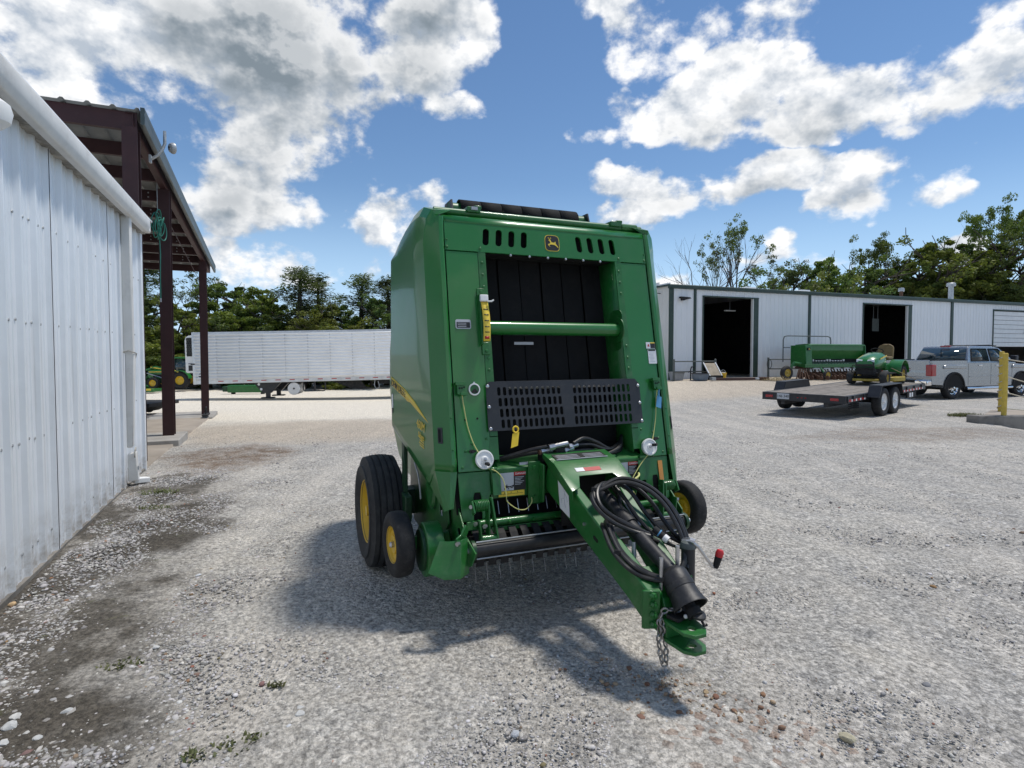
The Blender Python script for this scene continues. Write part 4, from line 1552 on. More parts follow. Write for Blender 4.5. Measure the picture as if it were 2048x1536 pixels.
    MB().poly([(.733, 1.760), (.752, 1.760), (.746, 1.778), (.738, 1.778)], [], fp, .004, .0055).build('sticker_picture', 'red_decal', pl, smooth=False)
    pl = sticker(B, 'instruction_sticker', .732, .806, 1.632, 1.738, 'white_decal', .002, .005)
    MB().poly(slot(.767, 1.732, .062, .010, .002), [], fp, .004, .0055).build('sticker_header', 'black_decal', pl, smooth=False)
    ln = MB()
    for i in range(7):
        ln.poly(slot(.764 - .004 * (i % 2), 1.712 - i * .0105, .052 - .012 * (i % 3), .0025, .001), [], fp, .004, .005)
    ln.build('sticker_print', 'grey_decal', pl, smooth=False)
    sticker(B, 'amber_reflector', .715, .752, .742, .925, 'orange_reflector', .000, .003)

    # ---- hanging tags
    tg = MB()
    tg.poly([(-.455, 1.085), (-.405, 1.098), (-.388, 1.185), (-.436, 1.176)], [], fp, .055, .057)
    t_ = tg.build('yellow_tag', 'yellow_tag', B, smooth=False)
    MB().tube([fp(-.412 + .018 * math.cos(R(a)), 1.202 + .020 * math.sin(R(a)), .056) for a in range(0, 361, 30)], .006, 6).build('tag_loop', 'yellow_tag', t_)
    tg = MB().poly([(.730, 1.310), (.775, 1.296), (.790, 1.378), (.752, 1.392)], [], fp, .030, .032).build('blue_tag', 'blue_tag', B, smooth=False)
    MB().tube([fp(.768, 1.385, .031), fp(.766, 1.41, .034), fp(.772, 1.445, .04)], .006, 6).build('tag_tie', 'blue_tag', tg)

    # ---- valve block and hoses in the cavity
    vb = MB()
    vb.box((-.155, 3.40, 1.020), (.13, .09, .09))
    vb.box((-.10, 3.36, 1.055), (.07, .05, .05))
    vb.build('valve_block', 'black_matte', B, bevel=.006)
    ft = MB()
    for (a, b_) in (((-.24, 3.35, 1.06), (-.16, 3.35, 1.065)), ((-.19, 3.33, 1.085), (-.05, 3.33, 1.105)), ((-.04, 3.34, 1.08), (.04, 3.36, 1.085)), ((-.12, 3.31, .985), (-.12, 3.31, 1.02)), ((-.07, 3.31, .985), (-.07, 3.31, 1.02)), ((-.06, 3.35, 1.05), (.0, 3.34, 1.07))):
        ft.cyl(a, b_, .016, 8)
        ft.cyl(a, Vector(a) * .7 + Vector(b_) * .3, .021, 6)
    ft.build('hose_fitting', 'steel', B)
    MB().cyl((-.255, 3.35, 1.055), (-.24, 3.35, 1.058), .020, 10).build('copper_cap', 'rust', B)
    hoses = [
        [(-.53, 3.46, 1.005), (-.40, 3.40, 1.045), (-.30, 3.36, 1.075), (-.20, 3.34, 1.09)],
        [(-.53, 3.47, .99), (-.36, 3.42, 1.03), (-.22, 3.38, 1.05)],
        [(.04, 3.36, 1.085), (.16, 3.38, 1.075), (.28, 3.40, 1.035), (.40, 3.44, 1.035), (.50, 3.52, 1.08)],
        [(.0, 3.34, 1.10), (.10, 3.37, 1.125), (.22, 3.40, 1.085), (.34, 3.42, 1.03), (.48, 3.50, 1.06)],
        [(-.02, 3.36, 1.04), (.14, 3.39, 1.04), (.28, 3.41, 1.01), (.42, 3.46, 1.02), (.52, 3.56, 1.07)],
        [(-.05, 3.34, 1.0), (.12, 3.36, .995), (.30, 3.40, 1.0), (.44, 3.45, 1.005), (.52, 3.54, 1.04)],
        [(.10, 3.33, .985), (.28, 3.36, 1.005), (.42, 3.42, 1.04), (.50, 3.52, 1.10)],
    ]
    for h in hoses:
        MB().tube(spline(h, 6), .013, 8).build('hydraulic_hose', 'hose', B)
    MB().box((-.35, 3.37, .985), (.07, .01, .016)).build('hose_label', 'grey_decal', B)

    # ---- tongue: two tapering beams, hood, nose plate and clevis
    for sg in (-1, 1):
        MB().beam((sg * .198, 3.30, .932), (sg * .090, 2.325, .432), .062, .205, (0, 0, 1), .085, .150).build('tongue_beam', GF, B, bevel=.010)
    # side gussets where the tongue meets the crossbeam
    for sg in (-1, 1):
        MB().poly([(3.38, .99), (3.27, .985), (3.28, .74), (3.38, .70)], [], lambda y, z, t: (sg * .245 + t * sg, y, z), 0, .014).build('tongue_gusset', GF, B, bevel=.004)
        gb = MB()
        gb.poly([(sg * .25, .72), (sg * .335, .72), (sg * .335, 1.000), (sg * .25, 1.000)], [], lambda x, z, t: (x, 3.335 + t, z), 0, .014)
        gb.build('mount_plate', GF, B, bevel=.004)
        bt = MB()
        for z in (.76, .96):
            bt.cyl((sg * .295, 3.335, z), (sg * .295, 3.318, z), .015, 6)
        bt.build('mount_bolt', GF, B)
    hd = MB()
    hd.add([(-.235, 3.33, 1.046), (.235, 3.33, 1.046), (.235, 3.16, 1.010), (-.235, 3.16, 1.010), (.228, 2.93, .885), (.165, 2.955, .899), (.12, 3.045, .947), (-.12, 3.045, .947), (-.165, 2.955, .899), (-.228, 2.93, .885)],
           [(0, 3, 2, 1), (3, 9, 8, 7, 6, 5, 4, 2)])
    hd.add([(-.235, 3.33, 1.046), (-.235, 3.16, 1.010), (-.228, 2.93, .885), (-.225, 2.93, .828), (-.235, 3.33, 1.02)], [(0, 1, 2, 3, 4)])
    hd.add([(.235, 3.33, 1.046), (.235, 3.16, 1.010), (.228, 2.93, .885), (.225, 2.93, .828), (.235, 3.33, 1.02)], [(4, 3, 2, 1, 0)])
    hood = hd.build('tongue_hood', GF, B, solid=.006, bevel=.003)
    MB().poly([(-.195, 0), (.175, 0), (.175, .085), (-.195, .085)], [], lambda x, y, t: (x, 3.20 + y, 1.0225 + y * .212 + t), .003, .005).build('hood_plate', 'black_decal', hood, smooth=False)
    ln = MB()
    for i in range(3):
        ln.poly([(-.18, .015 + i * .02), (-.02, .015 + i * .02), (-.02, .019 + i * .02), (-.18, .019 + i * .02)], [], lambda x, y, t: (x, 3.20 + y, 1.0225 + y * .212 + t), .005, .006)
        ln.poly([(.02, .015 + i * .02), (.16, .015 + i * .02), (.16, .019 + i * .02), (.02, .019 + i * .02)], [], lambda x, y, t: (x, 3.20 + y, 1.0225 + y * .212 + t), .005, .006)
    ln.poly([(-.20, -.005), (.18, -.005), (.18, 0.0), (-.20, 0.0)], [], lambda x, y, t: (x, 3.20 + y, 1.0225 + y * .212 + t), .003, .006)
    ln.build('hood_plate_print', 'grey_decal', hood, smooth=False)
    MB().poly([(-.12, 0), (.06, 0), (.06, .03), (-.12, .03)], [], lambda x, y, t: (x, 3.075 + y, .964 + y * .543 + t), .003, .005).build('hood_sticker', 'red_decal', hood, smooth=False)
    MB().poly([(-.12, .0), (-.06, .0), (-.06, .03), (-.12, .03)], [], lambda x, y, t: (x, 3.075 + y, .964 + y * .543 + t), .005, .006).build('hood_sticker_picture', 'white_decal', hood, smooth=False)
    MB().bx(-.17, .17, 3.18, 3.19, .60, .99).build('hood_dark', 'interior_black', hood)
    # pale diagram decal on the left beam
    b0, b1 = Vector((-.2285, 3.30, .932)), Vector((-.1325, 2.325, .432))
    bd_ = (b1 - b0).normalized()
    bu_ = Vector((0, 0, 1))
    bu_ = (bu_ - bd_ * bu_.dot(bd_)).normalized()
    bo = bd_.cross(bu_).normalized()
    if bo.x > 0:
        bo = -bo

    def bp(x, y, t):
        return tuple(b0 + bd_ * x + bu_ * y + bo * t)
    dc = MB().poly([(.13, .080), (.262, .090), (.365, -.070), (.250, -.088)], [], bp, .004, .0055).build('beam_decal', 'white_decal', B, smooth=False)
    ln = MB()
    ln.tube([bp(.215, .06, .006), bp(.25, .03, .006), bp(.262, .0, .006), bp(.30, -.045, .006)], .0022, 5)
    ln.tube([bp(.262, .0, .006), bp(.24, -.02, .006), bp(.25, -.05, .006)], .0018, 5)
    ln.tube([bp(.25, .03, .006), bp(.285, .02, .006), bp(.30, .0, .006)], .0018, 5)
    ln.build('decal_drawing', 'grey_decal', dc)
    oh = MB().poly(slot(.62, .0, .05, .022), [], bp, -.004, .002)
    oh.build('beam_slot', 'interior_black', B)
    bt = MB()
    bt.cyl(bp(.50, .005, 0), bp(.50, .005, .012), .010, 6)
    bt.build('beam_bolt', 'steel', B)
    # nose block
    MB().hexa([(-.135, 2.35, .355), (.135, 2.35, .355), (.135, 2.46, .40), (-.135, 2.46, .40), (-.135, 2.33, .515), (.135, 2.33, .515), (.135, 2.46, .58), (-.135, 2.46, .58)]).build('nose_block', GF, B, bevel=.006)
    for sg in (-1, 1):
        pl = MB().hexa([(sg * .075, 2.285, .325), (sg * .155, 2.315, .325), (sg * .155, 2.335, .325), (sg * .075, 2.305, .325), (sg * .075, 2.285, .520), (sg * .155, 2.315, .520), (sg * .155, 2.335, .520), (sg * .075, 2.305, .520)]).build('nose_plate', GF, B, bevel=.004)
        bt = MB()
        for z in (.352, .402, .452, .498):
            bt.cyl((sg * .115, 2.298, z), (sg * .112, 2.276, z), .016, 6)
            bt.cyl((sg * .112, 2.277, z), (sg * .111, 2.268, z), .009, 8)
        bt.build('nose_bolt', GF, pl)
    # clevis: two plates with a hole, joined by a web
    def clev(z0, z1, bend):
        out = [(-.070, 2.32), (.070, 2.32), (.078, 2.22), (.070, 2.120), (.035, 2.078), (-.030, 2.078), (-.066, 2.120), (-.075, 2.22)]
        hole = [(.0 + .021 * math.cos(R(a)), 2.140 + .021 * math.sin(R(a))) for a in range(0, 360, 30)]
        return MB().poly(out, [hole], lambda x, y, t: (x, y, t + max(0, (2.32 - y)) * bend), z0, z1)
    clev(.372, .390, -.05).build('clevis_upper_plate', GF, B, bevel=.003)
    clev(.276, .294, .01).build('clevis_lower_plate', GF, B, bevel=.003)
    MB().bx(-.068, .068, 2.245, 2.34, .294, .374).build('clevis_web', GF, B, bevel=.004)
    MB().hexa([(-.055, 2.26, .388), (.055, 2.26, .388), (.055, 2.36, .388), (-.055, 2.36, .388), (-.05, 2.30, .47), (.05, 2.30, .47), (.05, 2.36, .50), (-.05, 2.36, .50)]).build('clevis_neck', GF, B, bevel=.006)
    # drawbar pin clip and black lever on the clevis
    lv = MB()
    lv.box((-.005, 2.235, .402), (.10, .07, .018), (0, 0, .3))
    lv.tube([(.03, 2.20, .41), (.055, 2.14, .415), (.06, 2.12, .39), (.075, 2.12, .395)], .008, 6)
    lv.build('pin_lever', 'black_matte', B, bevel=.003)
    MB().lathe([(0, .038), (.012, .036), (.02, .02), (.022, .001)], (.055, 2.16, .425), (0, -.3, 1), 14).build('lever_cap', 'pto_plastic', B)
    MB().sphere((.0, 2.185, .420), .011, 8, 5).build('lever_bolt', 'white_plastic', B)

    # ---- drive shaft with bell guard
    p0, p1 = Vector((0.015, 3.02, .845)), Vector((0.038, 2.325, .570))
    pm = p0.lerp(p1, .42)
    MB().tube([p0, pm], .047, 18).build('drive_shaft_tube', 'pto_plastic', B)
    sh = MB().tube([pm - (p1 - p0).normalized() * .01, p1], .040, 18)
    sh.tube([pm - (p1 - p0).normalized() * .012, pm + (p1 - p0).normalized() * .03], .0495, 18)
    sh.build('drive_shaft_sleeve', 'pto_plastic', B)
    d = Vector((0.01, -.74, -.66)).normalized()
    MB().lathe([(-.035, .036), (-.014, .062), (0.0, .070), (.05, .073), (.054, .076), (.08, .076), (.084, .073), (.125, .077), (.155, .084), (.170, .091), (.175, .091), (.175, .085), (.155, .076), (.0, .062)], p1 + Vector((0, .0, .0)), d, 30).build('bell_guard', 'pto_plastic', B)
    yk = MB()
    e = p1 + d * .15
    yk.cyl(e - d * .08, e + d * .055, .028, 14)
    yk.cyl(e + d * .035, e + d * .070, .040, 14)
    yk.build('shaft_yoke', 'black_matte', B)
    hl = MB()
    x_, y_, _ = frame(d)
    for a in (150, 250, 330):
        q = p1 + d * .035 + (x_ * math.cos(R(a)) + y_ * math.sin(R(a))) * .066
        hl.cyl(q, q + (x_ * math.cos(R(a)) + y_ * math.sin(R(a))) * .0045, .011, 10)
    hl.build('bell_hole', 'interior_black', B)

    # ---- hose bundle looping over the tongue
    def hz(*pts, r=.0125, m='hose', nm='tongue_hose'):
        MB().tube(spline(pts, 7), r, 9).build(nm, m, B)
    hz((.09, 2.98, .80), (-.03, 2.90, .89), (-.17, 2.80, .90), (-.195, 2.72, .85), (-.13, 2.66, .775), (-.02, 2.62, .72), (.08, 2.56, .69))
    hz((.13, 3.0, .82), (.02, 2.92, .905), (-.12, 2.84, .925), (-.175, 2.76, .88), (-.13, 2.68, .81), (-.03, 2.64, .75), (.05, 2.60, .71))
    hz((-.13, 2.80, .915), (.02, 2.80, .95), (.12, 2.72, .93), (.18, 2.61, .86), (.205, 2.50, .74), (.185, 2.42, .62), (.11, 2.38, .54))
    hz((-.10, 2.82, .93), (.04, 2.83, .965), (.15, 2.74, .94), (.21, 2.63, .87), (.235, 2.52, .75), (.215, 2.44, .63), (.14, 2.39, .55))
    hz((.06, 2.88, .93), (.10, 2.80, .88), (.14, 2.72, .78), (.19, 2.62, .69), (.26, 2.54, .64), (.31, 2.50, .63))
    hz((.04, 2.90, .91), (.06, 2.80, .84), (.09, 2.70, .74), (.15, 2.60, .66), (.23, 2.53, .625), (.30, 2.49, .615))
    for (du, dz, dv) in ((0, 0, 0), (.026, .012, -.01), (.050, .006, .012)):
        hz((-.05 + du, 2.92, .70), (-.155 + du, 2.71, .735 + dz), (-.182 + du, 2.61 + dv, .688 + dz), (-.190 + du, 2.525 + dv, .640 + dz), (-.175 + du, 2.425 + dv, .600 + dz), (-.11 + du, 2.38, .560 + dz), (-.04 + du * .6, 2.335 + dv, .548 + dz), (.02, 2.31 + dv, .562 + dz))
    hz((.16, 3.02, .84), (.05, 2.90, .915), (-.08, 2.84, .94), (-.155, 2.77, .905), (-.165, 2.70, .845), (-.09, 2.66, .78), (.0, 2.62, .73), (.07, 2.58, .70))
    hz((.10, 2.92, .90), (.15, 2.84, .90), (.19, 2.74, .84), (.21, 2.64, .75), (.24, 2.57, .68), (.29, 2.52, .65))
    hz((-.06, 2.83, .935), (.06, 2.84, .955), (.16, 2.76, .93), (.235, 2.65, .86), (.265, 2.55, .75), (.25, 2.46, .63), (.18, 2.40, .555))
    hz((.08, 2.90, .86), (.03, 2.82, .82), (.02, 2.74, .75), (.05, 2.64, .69), (.12, 2.56, .655))
    hz((.05, 2.95, .93), (.07, 2.85, .83), (.075, 2.75, .76), (.08, 2.68, .72), r=.006, m='galvanised', nm='control_cable')
    hz((.40, 3.20, .74), (.32, 3.05, .92), (.22, 2.90, .95), (.14, 2.86, .93), r=.006, m='cord', nm='control_cable')
    cp = MB()
    cp.cyl((.085, 2.56, .735), (.115, 2.51, .700), .020, 12)
    cp.build('hose_coupler', 'black_matte', B)
    MB().cyl((.115, 2.51, .700), (.127, 2.49, .686), .021, 12).build('coupler_ring', 'white_plastic', B)
    MB().cyl((.100, 2.535, .718), (.104, 2.53, .714), .0215, 12).build('coupler_band', 'blue_tag', B)
    for c in ((-.165, 2.525, .645), (-.14, 2.81, .915)):
        MB().box(c, (.06, .035, .03), (0, .3, .6)).build('hose_clip', 'black_matte', B, bevel=.004)
    # steel pegs of the hose holder
    for (u, v, z0, z1) in ((-.035, 2.335, .50, .665), (.075, 2.345, .52, .710)):
        MB().tube([(u, v, z0), (u, v, z1 - .01), (u, v, z1)], .011, 10).build('hose_peg', 'steel', B)

    # ---- jack with crank
    jk = MB()
    jk.cyl((.215, 2.43, .40), (.215, 2.43, .665), .037, 16)
    jk.build('jack_post', 'black_paint', B)
    MB().lathe([(0, .043), (.012, .044), (.03, .038), (.042, .020), (.044, .001)], (.215, 2.43, .655), (0, 0, 1), 16).build('jack_cap', 'pipe_rail', B)
    MB().tube([(.205, 2.455, .685), (.215, 2.405, .700), (.225, 2.39, .695)], .016, 10).build('jack_gear', 'steel', B)
    MB().tube([(.222, 2.40, .690), (.25, 2.39, .665), (.36, 2.40, .535), (.372, 2.40, .532)], .0085, 8).build('jack_crank', 'steel', B)
    MB().lathe([(0, .012), (.01, .016), (.06, .020), (.068, .021)], (.374, 2.395, .53), (.25, -.1, 1), 14).build('crank_handle', 'black_matte', B)
    MB().lathe([(.066, .021), (.09, .022), (.104, .016), (.108, .001)], (.374, 2.395, .53), (.25, -.1, 1), 14).build('crank_grip', 'red_grip', B)
    MB().bx(.135, .205, 2.38, 2.46, .42, .52).build('jack_mount', GF, B, bevel=.004)
    MB().tube([(-.02, 2.60, .66), (-.035, 2.575, .58), (-.03, 2.56, .52)], .012, 8).build('tongue_strut', 'galvanised', B)

    # ---- safety chain: separate links
    cp_ = spline([(.03, 2.235, .425), (-.02, 2.245, .432), (-.065, 2.265, .425), (-.088, 2.275, .385), (-.092, 2.27, .33), (-.094, 2.27, .27), (-.088, 2.265, .215), (-.080, 2.262, .170), (-.064, 2.258, .160), (-.058, 2.257, .20), (-.066, 2.256, .26), (-.074, 2.258, .32), (-.082, 2.264, .37)], 3)
    L = .034
    acc, last = 0.0, cp_[0]
    k = 0
    for a, b_ in zip(cp_[:-1], cp_[1:]):
        seg = (b_ - a)
        acc += seg.length
        if acc >= L * .72:
            acc = 0
            dd = seg.normalized()
            xx, yy, _ = frame(dd)
            wv = xx if k % 2 else yy
            pts = []
            for t in range(12):
                an = 2 * math.pi * t / 12
                pts.append(b_ + dd * (L * .52 * math.cos(an)) + wv * (.0125 * math.sin(an)))
            MB().tube(pts + [pts[0], pts[1]], .0052, 6, caps=False).build('chain_link', 'chain_steel', B)
            k += 1

    # ---- pick-up: roller guard, rods, tines, frame
    for sg in (-1, 1):
        pass
    MB().cyl((-.765, 3.16, .530), (.765, 3.16, .530), .044, 20).build('guard_roller', 'hose', B)
    rd = MB()
    rd.cyl((-.765, 3.135, .585), (.765, 3.135, .585), .0045, 6)
    rd.cyl((-.765, 3.125, .487), (.765, 3.125, .487), .0045, 6)
    rd.build('guard_rod', 'galvanised', B)
    MB().cyl((-.83, 3.16, .530), (.83, 3.16, .530), .016, 10).build('roller_shaft', 'steel', B)
    for sg in (-1, 1):
        MB().lathe([(0, .015), (0, .058), (.022, .058), (.022, .015)], (sg * .768, 3.16, .53), (sg, 0, 0), 18).build('roller_end', GD, B)
    MB().cyl((-.74, 3.30, .640), (.74, 3.30, .640), .024, 14).build('pickup_bar', GF, B)
    MB().bx(-.74, .74, 3.285, 3.31, .585, .612).build('pickup_flange', GF, B, bevel=.003)
    bt = MB()
    for k in range(9):
        bt.cyl((-.66 + k * .165, 3.275, .643), (-.66 + k * .165, 3.255, .640), .010, 6)
    bt.build('pickup_bar_bolt', GF, B)
    bd = MB()
    for k in range(19):
        u = -.72 + k * .08
        path = [(u, 3.33 + .145 * math.cos(R(a)), .47 + .145 * math.sin(R(a))) for a in range(90, 205, 19)]
        for a, b_ in zip(path[:-1], path[1:]):
            bd.beam(a, b_, .050, .003, up=(1, 0, 0) if False else (0, -1, 1))
    bd.build('stripper_band', 'black_matte', B)
    MB().cyl((-.74, 3.34, .47), (.74, 3.34, .47), .085, 18).build('pickup_reel', 'interior_black', B)
    rng = random.Random(4)
    for k in range(20):
        u = -.74 + k * .078
        for a in (238,):
            a2 = a + rng.uniform(-6, 6)
            MB().cyl((u, 3.30 + .10 * math.cos(R(a2)), .50 + .10 * math.sin(R(a2))), (u + rng.uniform(-.006, .006), 3.30 + .215 * math.cos(R(a2 + 6)), .50 + .215 * math.sin(R(a2 + 6))), .0018, 5).build('pickup_tine', 'chain_steel', B)
    for k in range(16):
        u = -.52 + k * .07
        MB().cyl((u, 3.42, .74), (u, 3.39, .66), .003, 5).build('upper_tine', 'steel', B)
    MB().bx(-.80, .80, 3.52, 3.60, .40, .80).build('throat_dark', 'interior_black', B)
    for sg in (-1, 1):
        # spring, bracket and linkage by the slot
        xx = sg * .700
        sp = MB()
        sp.tube([(sg * (.745 - .0009 * i), 3.235 + .032 * math.cos(i * .55), .775 + .032 * math.sin(i * .55)) for i in range(103)], .0050, 6)
        sp.build('lift_spring', GF, B)
        hb = MB()
        hb.beam((sg * .640, 3.225, .822), (sg * .612, 3.185, .575), .012, .05, (0, 1, 0))
        hb.beam((sg * .760, 3.24, .80), (sg * .755, 3.20, .735), .012, .05, (0, 1, 0))
        hb.poly([(3.18, .58), (3.26, .58), (3.27, .80), (3.20, .80)], [], lambda y, z, t: (sg * .655 + t * sg, y, z), 0, .008)
        hb.cyl((sg * .765, 3.235, .775), (sg * .625, 3.235, .775), .011, 8)
        hb.build('spring_bracket', GF, B, bevel=.003)
        MB().cyl((sg * .725, 3.185, .582), (sg * .612, 3.185, .582), .022, 12).build('pivot_bush', GF, B)
        MB().beam((sg * .730, 3.19, .70), (sg * .715, 3.185, .57), .010, .045, (0, 1, 0)).build('link_plate', GF, B, bevel=.003)
        ar = MB()
        for a, b_ in (((sg * .735, 3.21, .668), (sg * .808, 3.18, .672)), ((sg * .808, 3.18, .672), (sg * .845, 3.15, .62)), ((sg * .845, 3.15, .62), (sg * .885, 3.13, .60))):
            ar.beam(a, b_, .012, .052, (0, 0, 1))
        if sg < 0:
            ar.build('link_arm', GF, B, bevel=.003)
        bt = MB()
        for p in ((.742, 3.195, .678), (.877, 3.12, .598), (.758, 3.225, .778), (.690, 3.17, .665))[:4 if sg < 0 else 1]:
            bt.cyl((sg * p[0], p[1], p[2]), (sg * (p[0] + .016), p[1] - .012, p[2]), .013, 6)
        bt.build('link_bolt', 'steel', B)
        # pickup side plate and rounded end drum
        MB().poly([(3.02 if sg < 0 else 3.2, .56), (3.10 if sg < 0 else 3.2, .46), (3.34, .34), (3.52, .40), (3.66, .62), (3.60, .82), (3.42, .78), (3.20, .60)], [[(3.22, .50), (3.34, .50), (3.40, .60), (3.33, .62)]], lambda y, z, t: (sg * .80 + t * sg, y, z), 0, .008).build('pickup_side_plate', GF, B)
        if sg < 0:
          MB().lathe([(0, .02), (0, .165), (.006, .170), (.105, .170), (.110, .165), (.110, .02)], (sg * .895, 3.50, .455), (sg, 0, 0), 28).build('drive_guard', GF, B)
          MB().lathe([(0, .02), (0, .13), (.02, .13), (.02, .02)], (sg * 1.006, 3.50, .455), (sg, 0, 0), 20).build('guard_cover', GD, B)
        # flared divider wing
        rows = []
        for i in range(7):
            t = i / 6
            q = math.sin(t * math.pi)
            rows.append([(sg * (.818 + .004 * q), 3.14 - .03 * t, .62 - .20 * t), (sg * (.865 + .02 * t), 3.115 - .05 * t, .618 - .21 * t), (sg * (.925 + .05 * t), 3.15 - .06 * t, .607 - .20 * t), (sg * (.965 + .09 * t), 3.22 - .08 * t, .590 - .15 * t)])
        if sg < 0:
            MB().grid(rows).build('divider_wing', GF, B, solid=.006, bevel=.002)
        # big lower side frame and belly guard
        MB().poly([(3.50, .60), (3.60, .92), (4.20, 1.05), (4.64, 1.10), (4.70, .50), (4.55, .34), (4.25, .33), (3.95, .42), (3.70, .42)], [[(3.66, .60), (3.72, .60), (3.80, .78), (3.70, .82)]], lambda y, z, t: (sg * .82 + t * sg, y, z), 0, .01).build('lower_frame', GF, B, bevel=.004)
        MB().lathe([(0, .001), (.012, .07), (.02, .105), (.012, .125), (0, .13)], (sg * .832, 3.92, .72), (sg, 0, 0), 24).build('bearing_cover', GF, B)
        MB().bx(sg * .955, sg * .985, 4.18, 4.26, .66, 1.12).build('axle_strut', GD, B, bevel=.004)
        MB().poly([(4.05, .66), (4.34, .66), (4.40, .58), (4.38, .36), (4.30, .30), (4.16, .34), (4.06, .50)], [], lambda y, z, t: (sg * .95 + t * sg, y, z), 0, .05).build('axle_bracket', GD, B, bevel=.006)
        # gauge wheel arm and wheel
        MB().beam((sg * .82, 3.50, .52), (sg * 1.05, 3.60, .475), .05, .08, (0, 0, 1)).build('gauge_arm', GF, B, bevel=.006)
        toe = -.07 * sg if sg < 0 else .0
        wheel(B, (sg * 1.135 + (.03 if sg > 0 else 0), 3.62, .472), (-1, -.05, 0) if sg > 0 else (sg, -.10, 0), .212, .118, .112, 'tyre', 'yellow_paint', .012, 'gauge_wheel', n=36, crown=.022, hub=False)
        if sg > 0:
            MB().lathe([(.02, .026), (-.06, .026), (-.065, .02), (-.065, .001)], (sg * 1.125, 3.62, .472), (sg, 0, 0), 12).build('wheel_spindle', 'yellow_paint', B)
            MB().beam((1.02, 3.585, .56), (1.035, 3.61, .47), .012, .05, (0, 1, 0)).build('gauge_bracket_plate', GF, B)
        else:
            MB().lathe([(0, .02), (.02, .02), (.03, .012), (.032, .001)], (sg * 1.165, 3.617, .472), (sg, -.08, 0), 8).build('wheel_bolt', 'steel', B)
        # main wheel with ribbed implement tyre
        wheel(B, (sg * 1.105, 4.58, .442), (sg, -.035 if sg < 0 else 0, 0), .445, .285, .235, 'tyre_dusty', 'yellow_paint', .055, 'main_wheel', grooves=4, n=56, crown=.075)
    MB().cyl((-1.0, 4.58, .442), (1.0, 4.58, .442), .055, 16).build('axle', GD, B)
    MB().bx(-.90, .90, 4.50, 4.66, .40, .60).build('axle_beam', GD, B, bevel=.006)
    return B


BALER = build_baler()

# ------------------------------------------------------------------ the white shed on the left
SHED = (-5.375, 8.113, 0.0)
SHED_RZ = R(-66.55)


def rib_sheet(w, h, major=.305, depth=.030, minor=True, z0=0.0):
    """trapezoid-ribbed sheet: ribs run up, standing out along +Y"""
    prof = []
    n = max(1, int(round(w / major)))
    p = w / n
    for i in range(n):
        x = i * p
        prof += [(x, depth), (x + .018, depth), (x + .045, 0.0)]
        if minor:
            for k in (1, 2):
                c = x + .045 + (p - .09) * k / 3
                prof += [(c - .016, 0), (c - .008, .006), (c + .008, .006), (c + .016, 0)]
        prof += [(x + p - .045, 0), (x + p - .018, depth)]
    prof.append((w, depth))
    return MB().grid([[(x, y, z) for (x, y) in prof] for z in (z0, z0 + h * .33, z0 + h * .66, z0 + h)])


def place(mesh, name, parent, loc=(0, 0, 0), rz=0.0, scale=(1, 1, 1), rot=None):
    o = bpy.data.objects.new(name, mesh)
    COL.objects.link(o)
    o.parent = parent
    o.location = loc
    o.rotation_euler = rot if rot else (0, 0, rz)
    o.scale = scale
    return o


